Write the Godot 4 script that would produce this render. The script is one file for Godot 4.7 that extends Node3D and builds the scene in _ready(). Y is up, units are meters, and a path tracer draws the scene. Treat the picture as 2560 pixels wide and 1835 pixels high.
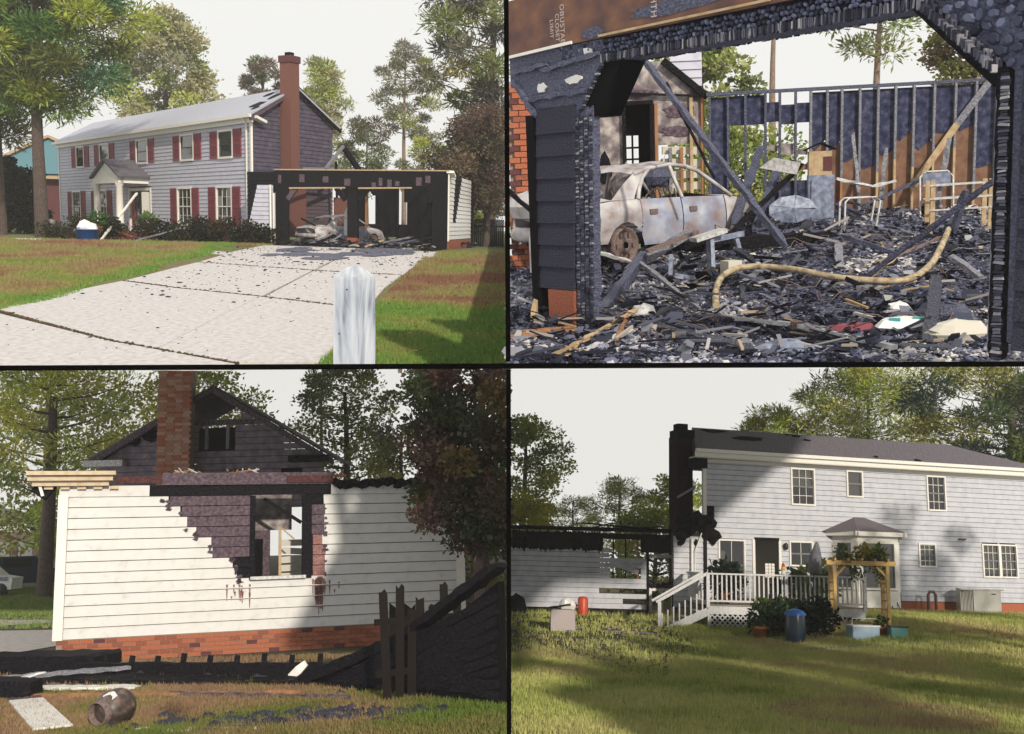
extends Node3D
# Four views of one burned house, each a plot of ground with its own tilt; the plots meet at the black divider strips.
# Lengths are metres; every plot is measured from the point where its photographer stood (x right, y up, z back).

var rng := RandomNumberGenerator.new()
var taken := {}
var M := {}
var S := {}
var LIMIT := {}          # where each plot ends towards its neighbours
var CUBE := BoxMesh.new()
var LAP: ArrayMesh
var UP := Vector3.UP

func v3(x, y, z) -> Vector3: return Vector3(x, y, z)
func rr(a, b) -> float: return rng.randf_range(a, b)

func numbered(called):
	taken[called] = taken.get(called, 0) + 1
	return called if taken[called] == 1 else "%s_%03d" % [called, taken[called] - 1]

func tag(o, label, category, group = "", kind = ""):
	if label: o.set_meta("label", label)
	if category: o.set_meta("category", category)
	if group: o.set_meta("group", group)
	if kind: o.set_meta("kind", kind)
	return o

func thing(s, called, label, category, at = Vector3.ZERO, turn = 0.0, group = "") -> Node3D:
	var o = Node3D.new()
	o.name = numbered(called)
	add_child(o, true)
	o.transform = Transform3D(S[s], Vector3.ZERO) * Transform3D(Basis(UP, turn), at)
	return tag(o, label, category, group)

func part(parent, called, mesh, m, xf = Transform3D.IDENTITY) -> MeshInstance3D:
	var o = MeshInstance3D.new()
	o.name = called
	o.mesh = mesh
	o.material_override = m
	o.transform = xf
	parent.add_child(o, true)
	return o

func solid(s, called, mesh, m, label, category, group = "") -> MeshInstance3D:   # a thing that is one mesh, built in plot coordinates
	var o = part(self, numbered(called), mesh, m, Transform3D(S[s], Vector3.ZERO))
	return tag(o, label, category, group)

func ground(s, called, mesh, m) -> MeshInstance3D:
	var o = part(self, numbered(called), mesh, m, Transform3D(S[s], Vector3.ZERO))
	return tag(o, "", "", "", "structure")

func copy(o, s, at, turn, label, group) -> Node3D:
	var c = o.duplicate()
	c.name = numbered(String(o.name).rstrip("0123456789").rstrip("_"))
	add_child(c, true)
	c.transform = Transform3D(S[s], Vector3.ZERO) * Transform3D(Basis(UP, turn), at)
	return tag(c, label, "", group)

func frame(e, p) -> Transform3D:                                  # wall axes: x along the wall, y up, z out of it
	var x: Vector3 = Vector3(e.x, 0, e.z).normalized()
	return Transform3D(Basis(x, UP, x.cross(UP)), p)

func box(parent, called, m, size, at, fr = Transform3D.IDENTITY, tilt = Basis.IDENTITY) -> MeshInstance3D:
	return part(parent, called, CUBE, m, fr * Transform3D(tilt * Basis.from_scale(size), at))

func aim(a, b) -> Basis:                                    # basis whose x runs from a to b
	var x: Vector3 = (b - a).normalized()
	var h = UP if absf(x.y) < 0.95 else Vector3.RIGHT
	var z: Vector3 = x.cross(h).normalized()
	return Basis(x, z.cross(x), z)

func bar(parent, called, m, a, b, w, h, fr = Transform3D.IDENTITY) -> MeshInstance3D:   # a straight timber from a to b
	return part(parent, called, CUBE, m, fr * Transform3D(aim(a, b) * Basis.from_scale(v3((b - a).length(), h, w)), (a + b) / 2.0))

# ---- shapes collected in a SurfaceTool
func tool() -> SurfaceTool:
	var st = SurfaceTool.new()
	st.begin(Mesh.PRIMITIVE_TRIANGLES)
	st.set_smooth_group(-1)
	return st

func done(st) -> ArrayMesh:
	st.generate_normals()
	return st.commit()

func tri(st, a, b, c):
	for p in [a, b, c]: st.add_vertex(p)

func quad(st, a, b, c, d):
	tri(st, a, b, c); tri(st, a, c, d)

func bx(st, size, at, tilt = Basis.IDENTITY):
	var h: Vector3 = size / 2.0
	var c = []
	for k in 8: c.append(at + tilt * v3(h.x * (1 if k & 1 else -1), h.y * (1 if k & 2 else -1), h.z * (1 if k & 4 else -1)))
	for f in [[0, 2, 3, 1], [4, 5, 7, 6], [0, 1, 5, 4], [2, 6, 7, 3], [0, 4, 6, 2], [1, 3, 7, 5]]:
		quad(st, c[f[0]], c[f[3]], c[f[2]], c[f[1]])

func stick(st, a, b, w, h): bx(st, v3((b - a).length(), h, w), (a + b) / 2.0, aim(a, b))

func prism(st, pts, z0, z1, xf = Transform3D.IDENTITY):          # polygon in x,y carried from z0 to z1
	var pl = PackedVector2Array(pts)
	if Geometry2D.is_polygon_clockwise(pl): pl.reverse()
	var t = Geometry2D.triangulate_polygon(pl)
	for k in range(0, t.size(), 3):
		var a = pl[t[k]]; var b = pl[t[k + 1]]; var c = pl[t[k + 2]]
		tri(st, xf * v3(a.x, a.y, z1), xf * v3(c.x, c.y, z1), xf * v3(b.x, b.y, z1))
		tri(st, xf * v3(a.x, a.y, z0), xf * v3(b.x, b.y, z0), xf * v3(c.x, c.y, z0))
	for k in pl.size():
		var a = pl[k]; var b = pl[(k + 1) % pl.size()]
		quad(st, xf * v3(a.x, a.y, z0), xf * v3(a.x, a.y, z1), xf * v3(b.x, b.y, z1), xf * v3(b.x, b.y, z0))

func tube(st, pts, radii, sides = 8, smooth = true):
	if smooth: st.set_smooth_group(1)
	var rings = []
	var prev = UP
	for k in pts.size():
		var d: Vector3 = (pts[mini(k + 1, pts.size() - 1)] - pts[maxi(k - 1, 0)]).normalized()
		var x: Vector3 = d.cross(prev if absf(d.dot(prev)) < 0.95 else Vector3.RIGHT).normalized()
		prev = x.cross(d).normalized()
		var ring = []
		var r: float = radii[k] if radii is Array else radii
		for j in sides:
			var a = TAU * j / sides
			ring.append(pts[k] + (x * cos(a) + prev * sin(a)) * r)
		rings.append(ring)
	for k in rings.size() - 1:
		for j in sides:
			var n = (j + 1) % sides
			quad(st, rings[k][j], rings[k + 1][j], rings[k + 1][n], rings[k][n])
	st.set_smooth_group(-1)
	for j in range(1, sides - 1):
		tri(st, rings[0][0], rings[0][j], rings[0][j + 1])
		tri(st, rings[-1][0], rings[-1][j + 1], rings[-1][j])

func lathe(st, prof, sides = 16, xf = Transform3D.IDENTITY, sx = 1.0):        # prof: [radius, height] pairs
	st.set_smooth_group(1)
	for k in prof.size() - 1:
		for j in sides:
			var a = TAU * j / sides; var b = TAU * (j + 1) / sides
			var p = prof[k]; var q = prof[k + 1]
			quad(st, xf * v3(cos(a) * p[0] * sx, p[1], sin(a) * p[0]), xf * v3(cos(a) * q[0] * sx, q[1], sin(a) * q[0]), xf * v3(cos(b) * q[0] * sx, q[1], sin(b) * q[0]), xf * v3(cos(b) * p[0] * sx, p[1], sin(b) * p[0]))
	st.set_smooth_group(-1)

func rough_bar(st, a, b, w, h, step = 0.12, jag = 0.012):         # a charred timber: worn, uneven, broken ends
	var n = maxi(2, int((b - a).length() / step))
	var f = aim(a, b)
	var rings = []
	for k in n + 1:
		var t = float(k) / n
		var c: Vector3 = a.lerp(b, t)
		var s = 1.0 if k > 0 and k < n else 0.75
		var ring = []
		for q in [[-1, -1], [-1, 1], [1, 1], [1, -1]]:
			ring.append(c + f * v3(rr(-jag, jag), q[0] * h / 2.0 * s + rr(-jag, jag), q[1] * w / 2.0 * s + rr(-jag, jag)))
		rings.append(ring)
	for k in n:
		for j in 4: quad(st, rings[k][j], rings[k + 1][j], rings[k + 1][(j + 1) % 4], rings[k][(j + 1) % 4])
	quad(st, rings[0][0], rings[0][1], rings[0][2], rings[0][3])
	quad(st, rings[n][3], rings[n][2], rings[n][1], rings[n][0])

func burnt(s, called, label, category, m, a, b, w, h, group = "") -> MeshInstance3D:
	var st = tool()
	rough_bar(st, a, b, w, h)
	return solid(s, called, done(st), m, label, category, group)

func lump(st, c, r, n = 7, jag = 0.35):                            # an uneven faceted lump
	var rows = []
	for i in 5:
		var row = []
		var th = PI * (i + 0.001) / 4.0
		for j in n:
			var k: float = 1.0 + rr(-jag, jag)
			row.append(c + v3(r.x * sin(th) * cos(TAU * j / n), r.y * cos(th), r.z * sin(th) * sin(TAU * j / n)) * k)
		rows.append(row)
	for i in 4:
		for j in n: quad(st, rows[i][j], rows[i][(j + 1) % n], rows[i + 1][(j + 1) % n], rows[i + 1][j])

func sheet_of(pts, lift, gy, thick = 0.0, cut = 1):                # a flat piece laid on the ground, outline in x,z
	var st = tool()
	var pl = PackedVector2Array()
	for p in pts: pl.append(Vector2(p[0], p[1]))
	var t = Geometry2D.triangulate_polygon(pl)
	for k in range(0, t.size(), 3):
		var q = []
		for j in 3: q.append(v3(pl[t[k + j]].x, gy.call(pl[t[k + j]].x, -pl[t[k + j]].y) + lift, pl[t[k + j]].y))
		if (q[1] - q[0]).cross(q[2] - q[0]).y > 0: tri(st, q[0], q[2], q[1])
		else: tri(st, q[0], q[1], q[2])
	if thick > 0.0:
		for k in pl.size():
			var a = pl[k]; var b = pl[(k + 1) % pl.size()]
			var A = v3(a.x, gy.call(a.x, -a.y) + lift, a.y); var B = v3(b.x, gy.call(b.x, -b.y) + lift, b.y)
			quad(st, A, B, B - UP * thick, A - UP * thick)
	return done(st)

# ---- the plots
func side_x(s, y, z, u):                            # x where a plot's side boundary lies at this depth
	var b: Basis = S[s]
	return -((b.y.x * y + b.z.x * z) + u * (b.y.z * y + b.z.z * z)) / (b.x.x + u * b.x.z)

func within(s, p):
	var w: Vector3 = S[s] * p
	var l = LIMIT[s]
	var u = -w.x / w.z
	var v = -w.y / w.z
	return u > l[0] and u < l[1] and v > l[2] and v < l[3]

func terrain(s, gy, x0, x1, far, near_v, rows = 40, cols = 40):     # ground of a wedge-shaped plot; x0, x1 are side boundaries (slope of x against depth)
	var st = tool()
	st.set_smooth_group(1)
	var grid = []
	for i in cols + 1:
		var u: float = lerpf(x0, x1, float(i) / cols)
		var lo = 3.0
		var hi = 60.0
		for k in 30:                                  # the plot's front edge
			var mid = (lo + hi) / 2.0
			var x: float = side_x(s, gy.call(0, mid), -mid, u)
			var w: Vector3 = S[s] * v3(x, gy.call(x, mid), -mid)
			if -w.y / w.z < near_v: lo = mid
			else: hi = mid
		var col = []
		for j in rows + 1:
			var d: float = hi * pow(far / hi, float(j) / rows)
			var x: float = side_x(s, gy.call(u * d, d), -d, u)
			col.append(v3(x, gy.call(x, d), -d))
		grid.append(col)
	for i in cols:
		for j in rows: quad(st, grid[i][j], grid[i][j + 1], grid[i + 1][j + 1], grid[i + 1][j])
	return done(st)

# ---- materials
func col(l): return Color(l[0], l[1], l[2]).linear_to_srgb()

func plain(called, l, rough = 0.8, metal = 0.0):
	var m = StandardMaterial3D.new()
	m.resource_name = called
	m.albedo_color = col(l)
	m.roughness = rough
	m.metallic = metal
	M[called] = m
	return m

func noise_tex(freq, ramp, kind = FastNoiseLite.TYPE_SIMPLEX_SMOOTH, octaves = 4, sd = 1, size = 512):
	var n = FastNoiseLite.new()
	n.noise_type = kind
	n.frequency = freq
	n.fractal_octaves = octaves
	n.seed = sd
	if kind == FastNoiseLite.TYPE_CELLULAR:
		n.cellular_return_type = FastNoiseLite.RETURN_DISTANCE2_SUB
		n.fractal_type = FastNoiseLite.FRACTAL_NONE
	var t = NoiseTexture2D.new()
	t.width = size; t.height = size
	t.seamless = true
	t.noise = n
	if ramp:
		var g = Gradient.new()
		g.offsets = PackedFloat32Array()
		g.colors = PackedColorArray()
		for r in ramp: g.add_point(r[0], col(r[1]))
		t.color_ramp = g
	return t

func grained(called, ramp, scale, rough = 0.9, freq = 0.012, bump = 0.0, kind = FastNoiseLite.TYPE_SIMPLEX_SMOOTH, stretch = Vector3.ONE, octaves = 4):
	var m = StandardMaterial3D.new()
	m.resource_name = called
	m.roughness = rough
	m.albedo_texture = noise_tex(freq, ramp, kind, octaves, hash(called) % 1000)
	m.uv1_triplanar = true
	m.uv1_world_triplanar = true
	m.uv1_scale = stretch * scale
	if bump > 0.0:
		m.heightmap_enabled = true
		m.heightmap_texture = noise_tex(freq, null, kind, octaves, hash(called) % 1000)
		m.heightmap_scale = bump
	M[called] = m
	return m

func tinted(called, l, rough = 0.85, back = [0.0, 0.0, 0.0]):      # colour comes with the vertices or copies
	var m = StandardMaterial3D.new()
	m.resource_name = called
	m.vertex_color_use_as_albedo = true
	m.roughness = rough
	m.albedo_color = col(l)
	if back[0] + back[1] + back[2] > 0.0:
		m.backlight_enabled = true
		m.backlight = col(back)
	M[called] = m
	return m

# ---- boards, windows, plants, loose pieces
func siding(parent, fr, v0, dv, n, lo, hi, holes, pick, called = "siding_board"):
	for k in n:
		var v: float = v0 + k * dv
		var a: float = lo.call(v + dv / 2.0) if lo is Callable else lo
		var b: float = hi.call(v + dv / 2.0) if hi is Callable else hi
		var cuts = [[a, b]]
		for h in holes:
			if v + dv * 0.5 > h[1] and v + dv * 0.5 < h[3]:
				var next = []
				for c in cuts:
					if h[0] > c[0]: next.append([c[0], minf(c[1], h[0])])
					if h[2] < c[1]: next.append([maxf(c[0], h[2]), c[1]])
				cuts = next.filter(func(c): return c[1] - c[0] > 0.03)
		for c in cuts:
			for seg in pick.call(c[0], c[1], v, k):
				var w: float = seg[1] - seg[0]
				if w > 0.02:
					part(parent, called, LAP, seg[2], fr * Transform3D(Basis.from_scale(v3(w, dv - 0.013, 1)), v3(seg[0], v + 0.013, rr(-0.002, 0.002))))

func sheathing(parent, fr, v0, v1, a, b, holes, m):           # wall boarding behind the clapboards, open at windows and doors
	var st = tool()
	var v: float = v0
	while v < v1 - 0.01:
		var cuts = [[a, b]]
		for h in holes:
			if v + 0.05 > h[1] and v + 0.05 < h[3]:
				var next = []
				for c in cuts:
					if h[0] > c[0]: next.append([c[0], minf(c[1], h[0])])
					if h[2] < c[1]: next.append([maxf(c[0], h[2]), c[1]])
				cuts = next.filter(func(c): return c[1] - c[0] > 0.01)
		for c in cuts: bx(st, v3(c[1] - c[0], 0.1, 0.03), v3((c[0] + c[1]) / 2, v + 0.05, -0.05))
		v += 0.1
	part(parent, "sheathing", done(st), m, fr)

func sash_window(parent, fr, r, m_frame, opt = {}):                 # r: [x0, y0, x1, y1] on the wall
	var st = tool()
	var w: float = r[2] - r[0]
	var h: float = r[3] - r[1]
	var c: float = opt.get("casing", 0.07)
	var cx: float = (r[0] + r[2]) / 2
	for x in [r[0] + c / 2, r[2] - c / 2]: bx(st, v3(c, h, 0.07), v3(x, r[1] + h / 2, 0.03))
	bx(st, v3(w - 2 * c, c, 0.07), v3(cx, r[3] - c / 2, 0.03))
	bx(st, v3(w - 2 * c, c, 0.09), v3(cx, r[1] + c / 2, 0.04))
	var win = part(parent, "window", done(st), m_frame, fr)
	var iw = w - 2 * c
	var ih = h - 2 * c
	var s = tool()
	bx(s, v3(iw, 0.05, 0.03), v3(cx, r[1] + h / 2, 0.012))
	for x in [r[0] + c + 0.015, r[2] - c - 0.015]: bx(s, v3(0.03, ih, 0.024), v3(x, r[1] + h / 2, 0.008))
	part(win, "sash", done(s), opt.get("sash", m_frame))
	var nx: int = opt.get("nx", 1)
	var ny: int = opt.get("ny", 1)
	var px: float = (iw - 0.06) / nx
	var py: float = (ih - 0.05) / 2 / ny
	for half in 2:
		if opt.get("broken", -1) == half: continue
		for i in nx:
			for j in ny:
				var y0: float = r[1] + c + half * ((ih - 0.05) / 2 + 0.05) + j * py
				if nx > 1: box(win, "muntin", m_frame, v3(0.018, py, 0.022), v3(r[0] + c + 0.03 + (i + 1) * px, y0 + py / 2, 0.006)) if i < nx - 1 else null
				if ny > 1 and j < ny - 1: box(win, "muntin", m_frame, v3(px - 0.02, 0.018, 0.02), v3(r[0] + c + 0.03 + (i + 0.5) * px, y0 + py, 0.005))
				box(win, "pane", M.glass, v3(px - 0.006, py - 0.006, 0.004), v3(r[0] + c + 0.03 + (i + 0.5) * px, y0 + py / 2, 0.0), Transform3D.IDENTITY, Basis(UP, rr(-0.02, 0.02)))
	var rm = tool()                                  # the room behind, lit only through this window
	var rd: float = opt.get("room", 1.1)
	bx(rm, v3(w, h + 0.3, 0.03), v3(cx, r[1] + h / 2, -0.07 - rd))
	for x in [r[0] - 0.015, r[2] + 0.015]: bx(rm, v3(0.03, h + 0.3, rd), v3(x, r[1] + h / 2, -0.06 - rd / 2))
	for y in [r[1] - 0.15, r[3] + 0.15]: bx(rm, v3(w, 0.03, rd), v3(cx, y, -0.06 - rd / 2))
	part(win, "room", done(rm), M.plaster)
	if opt.has("blind"):                              # slatted blind hanging behind the glass
		var y: float = r[3] - c
		var bs = tool()
		while y > r[3] - c - ih * opt.blind:
			bx(bs, v3(iw - 0.04, 0.045, 0.008), v3(cx, y, -0.06), Basis(Vector3.RIGHT, 0.5))
			y -= 0.055
		part(win, "blind", done(bs), M.blind)
	return win

func leaf_cloud(s, clumps, size, long, cols, inside = true, gain = 1.0, more = 1.0, thin = 1.0):        # clumps: [centre, radii, count]
	var P = PackedVector3Array()
	var N = PackedVector3Array()
	var C = PackedColorArray()
	var I = PackedInt32Array()
	for c in clumps:
		var tone: Array = cols[rng.randi() % cols.size()]
		for k in int(c[2] * more):
			var d = v3(rng.randfn(), rng.randfn(), rng.randfn()).normalized()
			var p: Vector3 = c[0] + d * c[1] * pow(rng.randf(), 0.55) * (1.0 if k % 7 else 1.35)
			if inside and not within(s, p): continue
			var out = (d + v3(rr(-1, 1), rr(-0.6, 1), rr(-1, 1)) * 0.9).normalized()
			var big = rr(0.4, 1.0) + 0.6 * pow(rng.randf(), 3.0)
			var a = out * size * big * 1.15 * long
			var b = out.cross(v3(rr(-1, 1), rr(-1, 1), rr(-1, 1))).normalized() * size * big * rr(0.35, 0.6) * thin
			var n = b.cross(a).normalized()
			var i = P.size()
			P.append_array([p - b * 0.5, p + a * 0.55 - b, p + a, p + a * 0.5 + b])
			N.append_array([n, n, n, n])
			var g = rr(0.75, 1.25) * gain
			var q = Color(tone[0] * g, tone[1] * g * rr(0.93, 1.07), tone[2] * g)
			C.append_array([q, q, q, q])
			I.append_array([i, i + 1, i + 2, i, i + 2, i + 3])
	if P.is_empty(): return null
	var arr = []
	arr.resize(Mesh.ARRAY_MAX)
	arr[Mesh.ARRAY_VERTEX] = P; arr[Mesh.ARRAY_NORMAL] = N; arr[Mesh.ARRAY_COLOR] = C; arr[Mesh.ARRAY_INDEX] = I
	var mesh = ArrayMesh.new()
	mesh.add_surface_from_arrays(Mesh.PRIMITIVE_TRIANGLES, arr)
	return mesh

func root_of(c, H, tp, lean) -> Vector3:
	var f: float = clampf(c.y / H, 0.05, tp)
	return v3(0, H * f, 0) + lean * f * f

func tree(s, called, label, base, H, o) -> Node3D:            # o: r, lo, spread, n, leaf, per, cols, flat, top, bark, long, lean
	var t = thing(s, called, label, "tree", base, 0.0, o.get("group", ""))
	var st = tool()
	var lean: Vector3 = o.get("lean", Vector3.ZERO)
	var r: float = o.r
	var pts = []
	var radii = []
	var tp: float = o.get("trunk_top", 0.97)
	for k in 9:
		var f = k / 8.0
		var p = v3(0, H * tp * f, 0) + lean * f * f + v3(sin(f * 5 + H), 0, cos(f * 4 + H)) * r * 0.5 * f
		if not within(s, base + p) and k > 1: break
		pts.append(p)
		radii.append(r * lerpf(1.15, 0.25, f))
	if pts.size() > 1: tube(st, pts, radii, 9)
	var clumps = []
	var lo: float = o.lo
	var shape: String = o.get("top", "pine")
	for k in o.n:
		var f: float = pow(float(k + rng.randf()) / o.n, 0.85)
		var prof = 1.0
		if shape == "pine": prof = lerpf(1.0, 0.28, f) * rr(0.75, 1.1)
		elif shape == "round": prof = sqrt(maxf(0.05, 1.0 - pow(f * 2.0 - 1.0, 2.0))) * rr(0.85, 1.08)
		elif shape == "flat": prof = lerpf(0.55, 1.0, f) * rr(0.8, 1.1)
		var ang: float = k * 2.4 + rr(-0.5, 0.5)
		var rad: float = o.spread * prof * sqrt(rr(0.12, 1.0))
		var y: float = H * lerpf(lo, 1.0, f)
		var c = v3(cos(ang) * rad, y - rad * o.get("droop", 0.1), sin(ang) * rad) + lean * pow(y / H, 2)
		var cr: float = o.spread * o.get("clump", 0.3) * rr(0.7, 1.25)
		clumps.append([c, v3(cr, cr * o.get("flat", 0.55), cr), o.per])
		if within(s, base + c):
			var f0: float = clampf((y - rad * 0.35) / H, 0.05, tp)
			var root = v3(0, H * f0, 0) + lean * f0 * f0
			if within(s, base + root):
				tube(st, [root, root.lerp(c, 0.55) - UP * rad * 0.05, c], [r * 0.3 * (1.05 - f0) + 0.02, r * 0.16 * (1.05 - f0) + 0.015, 0.012], 5)
			for j in 3:
				var e: Vector3 = c + v3(rr(-1, 1), rr(-0.3, 0.6), rr(-1, 1)) * cr * 0.9
				if within(s, base + e): tube(st, [c.lerp(root_of(c, H, tp, lean), 0.12), e], [0.02, 0.006], 3, false)
	var trunk = part(t, "trunk", done(st), M[o.get("bark", "bark")])
	for c in clumps: c[0] += base
	var needles: bool = called == "pine_tree"
	var m = leaf_cloud(s, clumps, o.leaf * 0.7, o.get("long", 1.0) * (1.6 if needles else 1.15), o.cols, true, o.get("gain", 1.45), 3.3 if needles else 2.7, 0.5 if needles else 1.0)
	if m: part(t, "crown", m, M[o.get("mat", "leaf")], Transform3D(Basis.IDENTITY, -base))
	return t

func shrub(s, called, label, category, base, clumps, leaf, cols, group = "", long = 1.0) -> Node3D:   # leafy mass standing on its base
	var t = thing(s, called, label, category, base, 0.0, group)
	var st = tool()
	for k in 5: tube(st, [v3(rr(-0.1, 0.1), -0.03, rr(-0.1, 0.1)), v3(rr(-0.3, 0.3), clumps[0][0].y, rr(-0.2, 0.2))], [0.025, 0.012], 5)
	part(t, "stem", done(st), M.bark)
	for c in clumps: c[0] += base
	var m = leaf_cloud(s, clumps, leaf, long, cols)
	if m: part(t, "foliage", m, M.leaf, Transform3D(Basis.IDENTITY, -base))
	return t

func tuft_mesh(blades, h, w, spread):
	var st = tool()
	for k in blades:
		var a = rr(0, TAU)
		var o = v3(cos(a), 0, sin(a)) * rr(0, spread)
		var d = v3(cos(a + 1.6), 0, sin(a + 1.6)) * w
		var bend = v3(rr(-1, 1), 0, rr(-1, 1)) * h * 0.45
		tri(st, o - d, o + bend + UP * h * rr(0.6, 1.1), o + d)
	return done(st)

func scatter(s, called, label, mesh, m, spots, kind = "stuff", parent = null):     # spots: [Transform3D, Color]
	var mm = MultiMesh.new()
	mm.transform_format = MultiMesh.TRANSFORM_3D
	mm.use_colors = true
	mm.mesh = mesh
	mm.instance_count = spots.size()
	for k in spots.size():
		mm.set_instance_transform(k, spots[k][0])
		mm.set_instance_color(k, spots[k][1])
	var o = MultiMeshInstance3D.new()
	o.multimesh = mm
	o.material_override = m
	o.name = numbered(called) if parent == null else called
	o.set_meta("kind", kind)
	if parent:
		parent.add_child(o, true)
	else:
		o.transform = Transform3D(S[s], Vector3.ZERO)
		o.set_meta("label", label)
		o.set_meta("category", "ground cover")
		add_child(o, true)
	return o

func mixed(tones, f) -> Color: 
	var t: float = clampf(f, 0.0, 0.999) * (tones.size() - 1)
	var a = tones[int(t)]
	var b = tones[int(t) + 1]
	var g = rr(0.8, 1.2)
	var k = t - int(t)
	return Color(lerpf(a[0], b[0], k) * g, lerpf(a[1], b[1], k) * g, lerpf(a[2], b[2], k) * g)

func _ready():
	rng.seed = 7
	S = {
		"front": Basis(Vector3.BACK, deg_to_rad(-1.2)) * Basis(Vector3.RIGHT, deg_to_rad(7.84)),
		"inside": Basis(Vector3.BACK, deg_to_rad(2.5)) * Basis(Vector3.RIGHT, deg_to_rad(10.18)),
		"side": Basis(Vector3.BACK, deg_to_rad(1.5)) * Basis(Vector3.RIGHT, deg_to_rad(-9.25)),
		"rear": Basis(Vector3.BACK, deg_to_rad(-1.5)) * Basis(Vector3.RIGHT, deg_to_rad(-10.56)),
	}
	LIMIT = {"front": [-9, -0.0058, 0.0012, 9], "inside": [-0.0045, 9, 0.0028, 9], "side": [-9, -0.0042, -9, -0.0005], "rear": [-0.0028, 9, -9, 0.0018]}
	# camera, sky, sun
	var cam = Camera3D.new()
	cam.name = "camera"
	cam.fov = 38.87
	cam.near = 0.1
	cam.far = 900.0
	add_child(cam)
	cam.current = true
	var sm = ProceduralSkyMaterial.new()
	sm.sky_top_color = Color(0.95, 0.95, 0.94)
	sm.sky_horizon_color = Color(0.925, 0.92, 0.90)
	sm.ground_horizon_color = Color(0.925, 0.92, 0.90)
	sm.ground_bottom_color = Color(0.925, 0.92, 0.90)
	var env = Environment.new()
	env.background_mode = Environment.BG_SKY
	env.sky = Sky.new()
	env.sky.sky_material = sm
	env.tonemap_mode = Environment.TONE_MAPPER_LINEAR
	env.tonemap_exposure = 1.05
	env.fog_enabled = true
	env.fog_density = 0.0008
	env.fog_light_color = Color(0.96, 0.96, 0.95)
	env.sdfgi_enabled = true
	env.ssao_enabled = true
	env.ssil_enabled = true
	var we = WorldEnvironment.new()
	we.name = "environment"
	we.environment = env
	add_child(we)
	var sun = DirectionalLight3D.new()
	sun.name = "sun"
	sun.light_energy = 1.1
	sun.light_color = Color(1.0, 0.96, 0.89)
	sun.light_angular_distance = 1.6
	sun.sky_mode = DirectionalLight3D.SKY_MODE_LIGHT_ONLY
	sun.shadow_enabled = true
	add_child(sun)
	sun.look_at_from_position(Vector3(0.34, 0.42, 0.84) * 50.0, Vector3.ZERO)
	make_materials()
	divider()
	front_view()
	inside_view()
	side_view()
	rear_view()

func divider():
	var t = Node3D.new()
	t.name = "divider"
	add_child(t)
	tag(t, "thin black strips crossing between the four views", "divider")
	box(t, "strip", M.strip, v3(3.4, 0.0165, 0.012), v3(0, 0.003, -3.2), Transform3D.IDENTITY, Basis(Vector3.BACK, 0.0040))
	box(t, "strip", M.strip, v3(0.0150, 1.20, 0.012), v3(-0.0150, 0.617, -3.2), Transform3D.IDENTITY, Basis(Vector3.BACK, 0.0055))
	box(t, "strip", M.strip, v3(0.0140, 1.20, 0.012), v3(-0.0098, -0.608, -3.2), Transform3D.IDENTITY, Basis(Vector3.BACK, 0.0015))

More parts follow.
